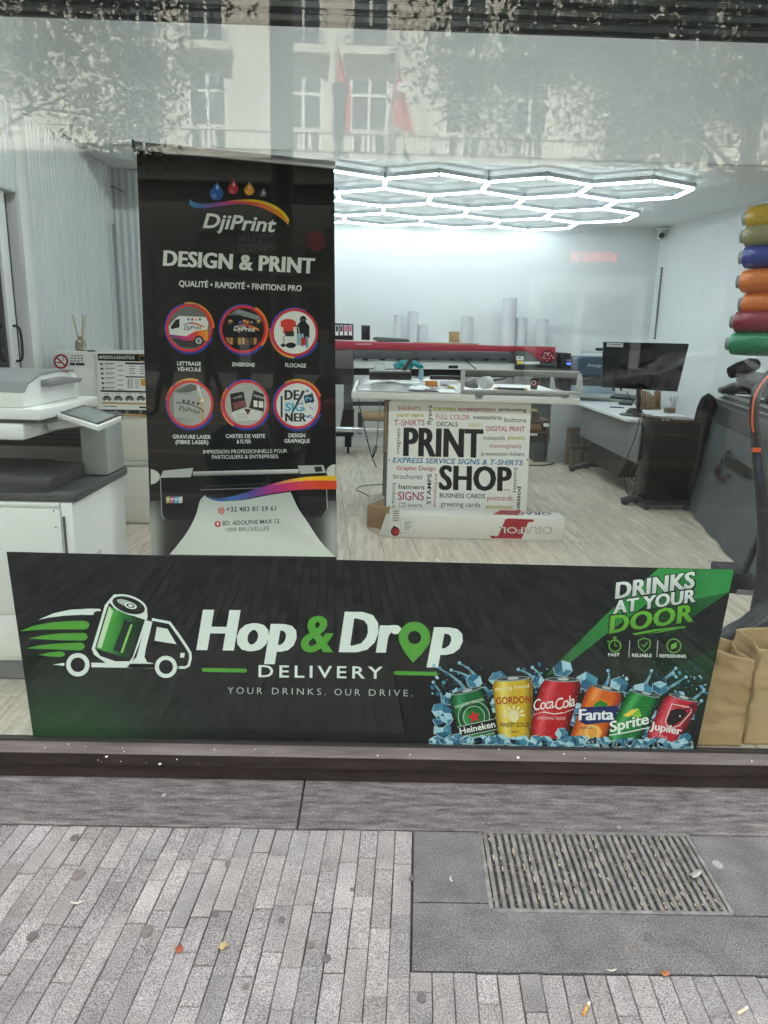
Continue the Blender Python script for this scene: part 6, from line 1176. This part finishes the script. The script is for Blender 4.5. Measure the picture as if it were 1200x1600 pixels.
MB().lathe([(.085, -.02), (.115, -.02), (.122, 0), (.115, .02), (.085, .02)], (wc.x, wc.y, FZ + .125), 26, Matrix.Rotation(R(90), 3, 'X')).build('tyre', mat('black_rubber', None), sk, smooth=True); MB().lathe([(.02, -.018), (.085, -.014), (.085, .014), (.02, .018)], (wc.x, wc.y, FZ + .125), 20, Matrix.Rotation(R(90), 3, 'X')).build('rim', dgrey, sk)
fd = [V((wc.x + .15 * math.cos(a_), wc.y, FZ + .125 + .15 * math.sin(a_))) for a_ in [R(60 + k * 11) for k in range(13)]]; MB().tube(fd, .020, 8).build('mudguard', navy, sk, smooth=True)
# ---------------------------------------------------------------- paper bags by the glass
kp = mat('kraft_paper', (.44, .30, .15), .75, var=.12, vs_=7, bump=.35, bs=18)
def bag(name, x0, x1, y0, y1, h0, h1, lab, m, seed, handle):
    t = thing('paper_bag', lab, 'bag', ((x0 + x1) / 2, (y0 + y1) / 2, FZ), 'paper bags by the window')
    def f(u, v):
        k = u * 4; i_ = int(k) % 4; f_ = k - int(k); C4 = [(x0, y0), (x1, y0), (x1, y1), (x0, y1)]; p, q_ = C4[i_], C4[(i_ + 1) % 4]
        x, y = p[0] + (q_[0] - p[0]) * f_, p[1] + (q_[1] - p[1]) * f_; top = h0 + (h1 - h0) * ((x - x0) / (x1 - x0))
        n_ = (noise.noise(V((x * 9, v * 5, seed + y * 9))) * .012 + (.5 - abs(noise.noise(V((x * 16, v * 9, seed + y * 12))))) * .010) * min(1, v * 3); g_ = -.03 * v * (1 - abs(f_ - .5) * 2) * (1 if i_ in (1, 3) else 0)
        cx, cy = (x0 + x1) / 2, (y0 + y1) / 2
        return V((x + n_ + g_ * (1 if x > cx else -1), max(y + n_, .052) if y == y0 else y - abs(n_), FZ + .002 + v * top))
    o = MB().grid(f, 96, 40).build('paper', m, t, smooth=True); s_ = o.modifiers.new('thickness', 'SOLIDIFY'); s_.thickness = .0012
    MB().box(x0 + .004, y0 + .012, FZ + .002, x1 - .004, y1 - .004, FZ + .006).build('bottom', m, t)
    if handle: MB().tube(smooth_path(handle), .006, 8).build('handle', mat('twisted_paper', (.50, .40, .24), .8, var=.1), t)
    return t
b1 = bag('a', 1.02, 1.345, .07, .24, .43, .335, 'open brown paper bag half hidden behind the decal end', kp, 1, None)
MB().grid(lambda u, v: V((1.06 + .27 * u, .10 + .05 * v, FZ + .395 - .10 * u + .02 * math.sin(u * PI) - .045 * v)), 10, 4).build('white_lining', mat('paper_white', None), b1, smooth=True)
bag('b', 1.362, 1.72, .085, .27, .37, .40, 'brown paper bag with paper handle at the window corner', mat('kraft_paper_light', (.48, .34, .18), .75, var=.12, vs_=7, bump=.35, bs=18), 5, [(1.41, .085, .45), (1.42, .08, .50), (1.44, .08, .53), (1.47, .08, .52), (1.485, .085, .46)])
# ================================================================ across the street (seen mirrored in the glass)
random.seed(21)
FY = -25.0
fst = mat('cream_facade_stone', (.58, .55, .47), .85, var=.10, vs_=1.2, bump=.2, bs=20); fdk = mat('dark_ground_floor_stone', (.035, .034, .033), .6, var=.2, vs_=1.5); wpaint = mat('window_white_paint', (.72, .72, .68), .5, var=.03); wgl = mat('street_window_glass', (.06, .075, .08), .08, var=.1); iron = mat('wrought_iron', (.02, .02, .02), .5, var=.1)
hb = thing('hotel_building', 'cream stone hotel across the street with iron balconies and dark arcade', 'building', (1.2, FY - 3, 0))
MB().box(-30, FY - 8, 6.9, 32, FY, 16).build('upper_wall', fst, hb)
MB().box(-30, FY - 8, 0, 32, FY - .05, 6.6).build('ground_floor', fdk, hb)
MB().box(-30, FY - 1, 6.6, 32, FY + .35, 6.9).build('cornice', mat('grey_cornice', (.30, .29, .27), .8, var=.1), hb)
MB().box(-30, FY, 7.25, 32, FY + .95, 7.5).build('balcony_slab', fst, hb)
MB().box(-30, FY + .72, 8.08, 32, FY + .92, 8.22).build('balustrade_rail', fst, hb)
bal = None
for k in range(40):
    x = -6.0 + k * .36
    if abs((x - .1) % 5.55) < .2: continue
    if bal is None:
        bal = MB().lathe([(.05, 0), (.07, .05), (.09, .18), (.045, .36), (.07, .5), (.06, .58)], (x, FY + .82, 7.5), 10).build('baluster', wpaint, hb, smooth=True); bx0 = x
    else:
        o = bal.copy(); COL.objects.link(o); o.location.x = bal.location.x + (x - bx0)
def fwin(xc, z0, z1, w_, tr):
    f = MB(); h = .06
    for x in (xc - w_ / 2 + .05, xc, xc + w_ / 2 - .05): f.box(x - .05, FY + .004, z0, x + .05, FY + h, z1)
    for z in (z0 + .04, tr, z1 - .04): f.box(xc - w_ / 2, FY + .006, z - .045, xc + w_ / 2, FY + h - .004, z + .045)
    o = f.build('window', wpaint, hb)
    MB().box(xc - w_ / 2, FY + .002, z0, xc + w_ / 2, FY + .012, z1).build('pane', wgl, o)
    MB().box(xc - w_ / 2 - .02, FY + .001, z1, xc + w_ / 2 + .02, FY + .08, z1 + .1).build('lintel', fst, o)
def spiral(cx, cz, r, turns, s, y):
    return [V((cx + s * r * (1 - .85 * t / 40) * math.cos(turns * 2 * PI * t / 40), y, cz + r * (1 - .85 * t / 40) * math.sin(turns * 2 * PI * t / 40))) for t in range(41)]
def railing(xc, w_, z0, z1):
    MB().box(xc - w_ / 2 - .1, FY, z0 - .24, xc + w_ / 2 + .1, FY + .55, z0).build('balcony_slab', fst, hb)
    r = MB(); y = FY + .48
    for z in (z0 + .06, z1): r.bar((xc - w_ / 2, y, z), (xc + w_ / 2, y, z), .05, .04)
    for t in range(7): x = xc - w_ / 2 + w_ * t / 6; r.bar((x, y, z0), (x, y, z1), .025, .025)
    hh = (z1 - z0)
    for s in (-1, 1):
        r.tube(spiral(xc + s * w_ * .30, z0 + hh * .64, .27, 1.6, s, y), .018, 5); r.tube(spiral(xc + s * w_ * .10, z0 + hh * .32, .20, 1.6, -s, y), .018, 5); r.tube(spiral(xc + s * w_ * .12, z0 + hh * .72, .16, 1.4, s, y), .016, 5); r.tube(spiral(xc + s * w_ * .36, z0 + hh * .28, .16, 1.4, -s, y), .016, 5)
    r.build('railing', iron, hb)
for g0 in (-8.25, -2.7, 2.85, 8.4):
    for xc in (g0, g0 + 2.27):
        fwin(xc, 7.55, 10.05, 1.36, 9.5); fwin(xc, 10.9, 13.7, 1.30, 13.0); railing(xc, 1.62, 10.85, 11.9); fwin(xc, 15.0, 17.4, 1.3, 16.8)
    xp = g0 + 3.95; p = MB().box(xp - .72, FY, 7.5, xp + .72, FY + .10, 18); p.build('pilaster', fst, hb)
    for k in range(7): x = xp - .60 + k * .2; MB().box(x - .065, FY + .1, 8.3, x + .065, FY + .17, 17.6).build('flute', fst, hb)
for xc in (-9.5, -5.4, -1.3, 2.8, 6.9, 11.0):
    arc = [(xc - 1.55, 0.3), (xc + 1.55, .3), (xc + 1.55, 3.6)] + [(xc + 1.55 * math.cos(R(180 * k / 12)), 3.6 + 1.75 * math.sin(R(180 * k / 12))) for k in range(1, 12)] + [(xc - 1.55, 3.6)]
    w_ = MB().prism(arc, lambda u, v, d: (u, FY + d, v), -.048, -.02).build('arched_window', mat('dark_shop_glass', (.02, .022, .024), .1, var=.2, vs_=1), hb)
    MB().tube([V((u, FY, v)) for u, v in arc[1:]], .05, 6).build('arch_frame', mat('arch_frame_grey', (.10, .10, .10), .6), w_)
    MB().box(xc - .03, FY - .03, .3, xc + .03, FY + .03, 5.3).build('mullion', fdk, w_); MB().box(xc - 1.5, FY - .03, 3.2, xc + 1.5, FY + .03, 3.3).build('transom', mat('arch_frame_grey', None), w_)
def street_text(t, xl, z, width, h, m, par, name='lettering', y=FY + .12, bold=0.0, dep=.03):
    vv, ff = glyphs(t, bold, 0, 1); x0 = min(p[0] for p in vv); x1 = max(p[0] for p in vv); b = MB()
    b.add([(xl - (p[0] - x0) / (x1 - x0) * width, y, z + p[1] / .682 * h) for p in vv], ff); o = b.build(name, m, par); s_ = o.modifiers.new('thickness', 'SOLIDIFY'); s_.thickness = dep; return o
grl = mat('grey_letter', (.30, .31, .32), .5)
p0, p1 = on_y(372, 384, 24.8), on_y(428, 386, 24.8); street_text('COLLEN', p1.x, p0.z, p1.x - p0.x, .42, grl, hb)
p0, p1 = on_y(362, 394, 24.8), on_y(414, 395, 24.8); street_text('BRUSSELS', p1.x, p0.z, p1.x - p0.x, .26, grl, hb)
rs = thing('round_hotel_sign', 'round red emblem sign on the dark hotel arcade', 'sign', on_y(493, 376, 24.7)); c = on_y(493, 376, 24.7)
MB().cyl((c.x, FY + .15, c.z), (c.x, FY + .25, c.z), .33, n=28).build('disc', mat('sign_red', (.45, .02, .04), .5), rs)
for k in range(-2, 3): MB().box(c.x + k * .1 - .02, FY + .251, c.z - .2, c.x + k * .1 + .02, FY + .262, c.z + .2).build('emblem_bar', fdk, rs)
ls = thing('red_led_sign', 'scrolling red LED sign board across the street', 'sign', on_y(928, 410, 24.5))
p0, p1 = on_y(890, 410, 24.6), on_y(968, 392, 24.6); MB().box(p0.x - .15, FY + .2, p0.z - .15, p1.x + .15, FY + .3, p1.z + .15).build('board', mat('sign_board', (.02, .02, .02), .5), ls)
street_text('ATIONS 24', p1.x - .05, p0.z + .05, (p1.x - p0.x) - .1, .34, emit('led_red', (1.0, .06, .08), 2.2), ls, y=FY + .33, bold=.0, dep=.01)
ws = thing('pale_shop_front', 'pale shop front beside the hotel arcade', 'shop front', (8.5, FY, 0)); MB().box(5.6, FY - .02, .1, 9.9, FY + .05, 3.9).build('surround', mat('pale_shop_paint', (.55, .56, .55), .6, var=.05), ws); MB().box(6.0, FY + .051, .5, 7.3, FY + .06, 3.2).build('pane', wgl, ws); MB().box(7.6, FY + .051, .2, 9.5, FY + .06, 3.2).build('pane', wgl, ws)  # surround in plain pale paint
# flags
fm = mat('red_flag_cloth', (.62, .03, .06), .75, var=.1, vs_=3)
def flag(L_, R_, pole, lab, emb):
    t = thing('red_flag', lab, 'flag', on_y(*pole[1], 23.6), 'flags over the hotel door'); y0 = -23.6
    Ls, Rs = sp2(L_, 6), sp2(R_, 6); n = len(Ls) - 1
    def f(u, v):
        i_ = min(int(v * n), n - 1); f_ = v * n - i_; a_, b_ = [tuple(S[i_][k] * (1 - f_) + S[i_ + 1][k] * f_ for k in (0, 1)) for S in (Ls, Rs)]
        p = on_y(a_[0] * (1 - u) + b_[0] * u, a_[1] * (1 - u) + b_[1] * u, 23.6); return V((p.x, y0 + .12 * math.sin(u * 7 + v * 2) * u, p.z))
    o = MB().grid(f, 10, 20).build('cloth', fm, t, smooth=True); s_ = o.modifiers.new('thickness', 'SOLIDIFY'); s_.thickness = .01
    a_, b_ = on_y(*pole[0], 23.6), on_y(*pole[1], 23.6); MB().cyl((a_.x, y0, a_.z), (b_.x, y0, b_.z), .045, n=8).build('pole', mat('grey_pole', (.22, .23, .23), .5), t)
    e = on_y(*emb, 23.6); MB().lathe([(.11, -.005), (.14, -.005), (.14, .005), (.11, .005)], (e.x, y0 + .14, e.z), 20, Matrix.Rotation(R(90), 3, 'X')).build('emblem', wpaint, t)
flag([(527, 72), (527, 110), (526, 150), (525, 190)], [(529, 74), (539, 112), (549, 150), (546, 216)], ((526, 60), (525, 250)), 'red flag hanging beside the street lantern', (531, 138))
flag([(619, 92), (616, 125), (612, 160), (609, 190)], [(621, 94), (628, 125), (638, 170), (648, 214)], ((621, 65), (611, 245)), 'red flag nearer the fluted pilaster', (627, 138))
# street furniture
pole_m = mat('dark_green_pole', (.028, .034, .032), .45, var=.15, vs_=6)
sl = thing('traffic_post', 'thick dark metal post standing at the kerb', 'post', (-.785, -4.0, 0)); MB().cyl((-.785, -4.0, 0), (-.785, -4.0, 7.5), .092, .085, 18).build('shaft', pole_m, sl, smooth=True); MB().cyl((-.785, -4.0, 0), (-.785, -4.0, .5), .13, .12, 18).build('base', pole_m, sl)
c = on_y(531, 150, 12); ln = thing('street_lantern', 'black street lantern on a pole before the hotel', 'street lamp', (c.x, -12, -.1)); MB().cyl((c.x, -12, -.1), (c.x, -12, c.z - 1.25), .10, .10, 12).build('post', pole_m, ln)
MB().lathe([(.04, -.72), (.10, -.66), (.11, 0), (.14, .02), (.14, .18), (.04, .22)], (c.x, -12, c.z), 12).build('hood', pole_m, ln); MB().cyl((c.x, -12, c.z - 1.25), (c.x, -12, c.z - .7), .03, n=8).build('neck', pole_m, ln)
MB().cyl((c.x, -12, c.z - .60), (c.x, -12, c.z - .02), .085, n=12).build('lens', mat('frosted_lens', (.45, .46, .45), .3), ln)
# trees
leafm = mat('plane_leaf', (.095, .125, .070), .55, var=.35, vs_=3.5, spec=.4); bark = mat('plane_bark', (.13, .115, .09), .9, var=.3, vs_=6, bump=.5, bs=30)
def tree(x, y, crown, rad, n, clumps, lab, extra=()):
    t = thing('street_tree', lab, 'tree', (x, y, 0), 'street trees along the kerb'); C3 = V(crown); r3 = V(rad)
    tr = MB().tube(smooth_path([(x, y, -.1), (x + .03, y, 1.5), (x - .04, y + .05, 3.0), (x + (C3.x - x) * .4, y, C3.z), (C3.x, C3.y, C3.z + r3.z * .8)], 5), [.15, .145, .14, .135, .13, .125, .12, .115, .11, .10, .09, .08, .07, .06, .055, .05, .045, .04, .03, .02, .015], 10)
    cl_ = []
    for k in range(clumps):
        while True:
            q_ = V((random.uniform(-1, 1), random.uniform(-1, 1), random.uniform(-1, 1)))
            if .35 < q_.length < 1: break
        cl_.append(C3 + V((q_.x * r3.x, q_.y * r3.y, q_.z * r3.z)))
    cl_ += [V(e) for e in extra]
    for k, q_ in enumerate(cl_):
        if k % 4 == 0:
            s_ = V((x + (C3.x - x) * .4, y, random.uniform(3.0, C3.z + .6))); m_ = (s_ + q_) / 2 + V((0, 0, .2)); tr.tube(smooth_path([s_, m_, q_], 4), [.03, .027, .024, .02, .018, .016, .013, .01, .006], 5)
    tr.build('trunk', bark, t, smooth=True)
    b = MB(); vv = []; ff = []
    for k in range(n):
        c_ = random.choice(cl_); p = c_ + V((random.gauss(0, .34), random.gauss(0, .34), random.gauss(0, .24)))
        s_ = random.uniform(.03, .062); rot = Matrix.Rotation(random.uniform(0, 2 * PI), 3, 'Z') @ Matrix.Rotation(random.uniform(-.9, .9), 3, 'X') @ Matrix.Rotation(random.uniform(-.6, .6), 3, 'Y')
        i0 = len(vv); vv += [p + rot @ V(q_) for q_ in ((0, -s_, 0), (s_ * .55, -s_ * .1, .012), (0, s_, 0), (-s_ * .55, -s_ * .1, .012))]; ff.append((i0, i0 + 1, i0 + 2, i0 + 3))
    b.v = vv; b.f = ff; b.build('crown', leafm, t)
tree(-6.2, -7.1, (-4.1, -7.0, 5.6), (2.3, 2.0, 2.2), 30000, 66, 'leafy street tree behind the thick post')
tree(4.4, -6.9, (4.1, -7.0, 5.6), (2.8, 2.1, 2.4), 38000, 80, 'broad leafy street tree nearest the shop window', [(1.0, -6.6, 4.4), (.75, -6.6, 4.55), (1.3, -6.6, 4.2), (1.3, -6.6, 3.9), (4.0, -6.2, 2.95), (4.3, -6.2, 2.7), (3.7, -6.2, 2.8), (4.5, -6.3, 3.1)])
tree(11.5, -7.2, (11.3, -7.2, 5.8), (2.6, 2.1, 2.3), 5500, 46, 'street tree farthest along the kerb')
tree(-10.5, -7.2, (-10.4, -7.2, 5.8), (2.6, 2.1, 2.3), 5500, 46, 'street tree at the far other end of the kerb')
# parked car
cx = on_y(985, 583, 16.6).x; cr = thing('parked_car', 'silver hatchback parked at the far kerb', 'car', (cx + 1.3, -16.7, -.11)); cbm = mat('silver_car_paint', (.42, .43, .44), .25, metal=.5, coat=.5)
prof = [(-.75, .32), (-.82, .55), (-.72, .72), (-.1, .86), (.55, .92), (1.25, 1.36), (1.7, 1.45), (2.5, 1.42), (3.1, 1.12), (3.32, .95), (3.36, .5), (3.28, .3)]
bd_ = MB()
for sgn, w_ in ((0, 0),):
    ys = [-.86, -.80, .80, .86]; ring = []
    for yy, sc1 in ((-.87, .0), (-.80, .10), (.80, .10), (.87, 0)):
        ring.append([V((cx + u, -16.7 + yy * (1 if v < .95 else .78), -.11 + v + (0 if abs(yy) > .85 else .02))) for u, v in prof])
    vv = [p for r_ in ring for p in r_]; n_ = len(prof); bd_.add(vv, [(j * n_ + k, j * n_ + (k + 1) % n_, (j + 1) * n_ + (k + 1) % n_, (j + 1) * n_ + k) for j in range(3) for k in range(n_)] + [tuple(range(n_)), tuple(range(3 * n_, 4 * n_))])
bd_.build('body', cbm, cr, bevel=.03)
cg = mat('car_glass', (.015, .017, .018), .08)
for sg in (-1, 1):
    yy = -16.7 + sg * .80; MB().hexa([(cx + u, yy - .02 if sg > 0 else yy + .02, -.11 + v) for u, v in ((.72, .97), (1.3, 1.32), (1.85, 1.37), (1.85, .97))], [(cx + u, -16.7 + sg * (.845 if v < 1 else .70), -.11 + v) for u, v in ((.72, .97), (1.3, 1.32), (1.85, 1.37), (1.85, .97))]).build('side_window', cg, cr)
    MB().hexa([(cx + u, yy - .02 if sg > 0 else yy + .02, -.11 + v) for u, v in ((1.92, .97), (1.92, 1.37), (2.45, 1.34), (2.9, 1.0))], [(cx + u, -16.7 + sg * (.845 if v < 1.05 else .70), -.11 + v) for u, v in ((1.92, .97), (1.92, 1.37), (2.45, 1.34), (2.9, 1.0))]).build('side_window', cg, cr)
    for xx in (0.0, 2.6):
        wh = MB().lathe([(.2, -.1), (.30, -.1), (.32, 0), (.30, .1), (.2, .1)], (cx + xx, -16.7 + sg * .80, .205), 24, Matrix.Rotation(R(90), 3, 'X')).build('tyre', mat('black_rubber', None), cr, smooth=True)
        MB().lathe([(.02, -.105), (.2, -.10), (.2, .10), (.02, .105)], (cx + xx, -16.7 + sg * .80, .205), 20, Matrix.Rotation(R(90), 3, 'X')).build('rim', alu, wh)
    MB().obox((cx - .72, -16.7 + sg * .6, .52), (.12, .3, .12)).build('headlight', mat('frosted_lens', None), cr)
# hire bicycle
c = on_y(452, 650, 5.2); bx, by, bz = c.x, -5.2, -.11
bi = thing('hire_bicycle', 'blue hire bicycle with red basket standing at the kerb', 'bicycle', (bx, by, bz)); bb_ = mat('bike_blue', (.02, .09, .18), .35, coat=.3); rdm = mat('bike_red', (.35, .02, .03), .4)
for xx in (-.52, .52):
    w_ = MB().lathe([(.30, -.02), (.335, -.018), (.345, 0), (.335, .018), (.30, .02)], (bx + xx, by, bz + .345), 30, Matrix.Rotation(R(90), 3, 'X')).build('wheel', mat('black_rubber', None), bi, smooth=True)
    s_ = MB()
    for k in range(10): a_ = PI * k / 10; s_.cyl((bx + xx - .3 * math.cos(a_), by, bz + .345 - .3 * math.sin(a_)), (bx + xx + .3 * math.cos(a_), by, bz + .345 + .3 * math.sin(a_)), .003, n=5)
    s_.build('spokes', alu, w_); MB().lathe([(.36, -.03), (.365, 0), (.36, .03)], (bx + xx, by, bz + .345), 24, Matrix.Rotation(R(90), 3, 'X')).build('mudguard', bb_, w_)
P3 = lambda u, v: V((bx + u, by, bz + v))
MB().tube([P3(-.10, .30), P3(-.18, .62), P3(-.22, .80)], .03).build('seat_tube', bb_, bi); MB().tube(smooth_path([P3(-.10, .30), P3(.10, .38), P3(.32, .72)]), .038).build('down_tube', bb_, bi); MB().tube([P3(-.52, .345), P3(-.10, .30)], .022).build('chain_stay', bb_, bi); MB().tube([P3(.52, .345), P3(.38, .68), P3(.31, .95)], .024).build('fork', bb_, bi); MB().tube([P3(-.22, .80), P3(-.24, .90)], .015).build('seat_post', alu, bi)
MB().lathe([(.01, .0), (.11, .01), (.12, .04), (.05, .07), (.01, .07)], P3(-.25, .90), 14, Matrix.Scale(1.3, 3, (1, 0, 0))).build('saddle', blk, bi, smooth=True)
MB().tube(smooth_path([P3(.18, 1.05) + V((0, -.3, 0)), P3(.28, 1.06) + V((0, -.2, 0)), P3(.32, .98), P3(.28, 1.06) + V((0, .2, 0)), P3(.18, 1.05) + V((0, .3, 0))]), .016).build('handlebar', blk, bi); MB().box(bx + .36, by - .2, bz + .72, bx + .66, by + .2, bz + .95).build('basket', rdm, bi, bevel=.02)
# walkers
def person(px, yv, turn, shirt, trousers, lab, cap=None, hgt=1.73):
    c = on_y(px, 600, yv); O = V((c.x, -yv, -.11)); me = bpy.data.meshes.new('person'); s = hgt / 1.75; M_ = Matrix.Rotation(turn, 3, 'Z')
    J = {'pel': (0, 0, .95, .135), 'wst': (0, 0, 1.10, .125), 'chs': (0, .02, 1.32, .15), 'nck': (0, .03, 1.49, .058), 'hd0': (0, .04, 1.56, .075), 'hd1': (0, .05, 1.65, .095), 'hd2': (0, .05, 1.73, .07),
         'sl': (.19, .02, 1.42, .06), 'el': (.24, -.06, 1.16, .045), 'wl': (.24, .08, .93, .033), 'hl': (.235, .13, .85, .035), 'sr': (-.19, .02, 1.42, .06), 'er': (-.24, .0, 1.16, .045), 'wr': (-.25, -.03, .92, .033), 'hr': (-.25, -.02, .83, .035),
         'pl': (.09, 0, .90, .10), 'kl': (.10, .16, .50, .062), 'al': (.10, .22, .09, .043), 'tl': (.10, .38, .045, .038), 'pr': (-.09, 0, .90, .10), 'kr': (-.10, -.02, .48, .062), 'ar': (-.10, -.26, .12, .043), 'tr': (-.10, -.14, .045, .038)}
    E = [('pel', 'wst'), ('wst', 'chs'), ('chs', 'nck'), ('nck', 'hd0'), ('hd0', 'hd1'), ('hd1', 'hd2'), ('chs', 'sl'), ('sl', 'el'), ('el', 'wl'), ('wl', 'hl'), ('chs', 'sr'), ('sr', 'er'), ('er', 'wr'), ('wr', 'hr'), ('pel', 'pl'), ('pl', 'kl'), ('kl', 'al'), ('al', 'tl'), ('pel', 'pr'), ('pr', 'kr'), ('kr', 'ar'), ('ar', 'tr')]
    ks = list(J); me.from_pydata([tuple(M_ @ V(J[k][:3]) * s) for k in ks], [(ks.index(a_), ks.index(b_)) for a_, b_ in E], [])
    m = bpy.data.materials.new('walker_clothes'); m.use_nodes = True; t = m.node_tree; b_ = t.nodes['Principled BSDF']; tc = t.nodes.new('ShaderNodeTexCoord'); sx = t.nodes.new('ShaderNodeSeparateXYZ'); mr = t.nodes.new('ShaderNodeMapRange'); mr.inputs['From Max'].default_value = hgt; cr_ = t.nodes.new('ShaderNodeValToRGB'); cr_.color_ramp.interpolation = 'CONSTANT'
    e = cr_.color_ramp.elements; e[0].position = 0; e[0].color = (.05, .05, .05, 1); e[1].position = .07; e[1].color = (*trousers, 1)
    for p_, col in ((.56, shirt), (.865, (.42, .27, .2)), (.965, (.05, .04, .03))): n_ = e.new(p_); n_.color = (*col, 1)
    t.links.new(tc.outputs['Object'], sx.inputs[0]); t.links.new(sx.outputs['Z'], mr.inputs[0]); t.links.new(mr.outputs[0], cr_.inputs[0]); t.links.new(cr_.outputs[0], b_.inputs['Base Color']); b_.inputs['Roughness'].default_value = .8
    o = bpy.data.objects.new('person', me); COL.objects.link(o); o.location = O; ORG[o.name] = O; me.materials.append(m); sk_ = o.modifiers.new('body', 'SKIN'); sub = o.modifiers.new('smooth', 'SUBSURF'); sub.levels = 2; sub.render_levels = 2
    lay = me.skin_vertices[0] if len(me.skin_vertices) else None
    if lay is None: bm = bmesh.new(); bm.from_mesh(me); bm.verts.layers.skin.verify(); bm.to_mesh(me); bm.free(); lay = me.skin_vertices[0]
    for i_, k in enumerate(ks): r_ = J[k][3] * s; lay.data[i_].radius = (r_, r_ * (.78 if k in ('pel', 'wst', 'chs') else 1)); lay.data[i_].use_root = (k == 'pel')
    tag(o, lab, 'person', 'people walking on the street')
    if cap: MB().lathe([(.108, 0), (.112, .04), (.09, .10), (.02, .13)], O + M_ @ V((0, .05, 1.66)) * s, 16).build('cap', mat('cap_' + lab[:6].strip().replace(' ', '_'), cap, .8), o, smooth=True)
person(384, 13.0, R(90), (.70, .66, .72), (.05, .05, .06), 'person in a pale shirt and lime cap walking mid street', (.45, .55, .10))
person(328, 13.6, R(-80), (.06, .06, .06), (.03, .03, .03), 'person in dark clothes walking beside the lime cap')
person(511, 9.0, R(100), (.16, .22, .28), (.05, .05, .06), 'person with grey blue jacket passing near the hire bicycle')
person(262, 11.5, R(85), (.03, .03, .03), (.025, .025, .025), 'person in black striding alone along the road')
bpy.data.objects.remove(FO)
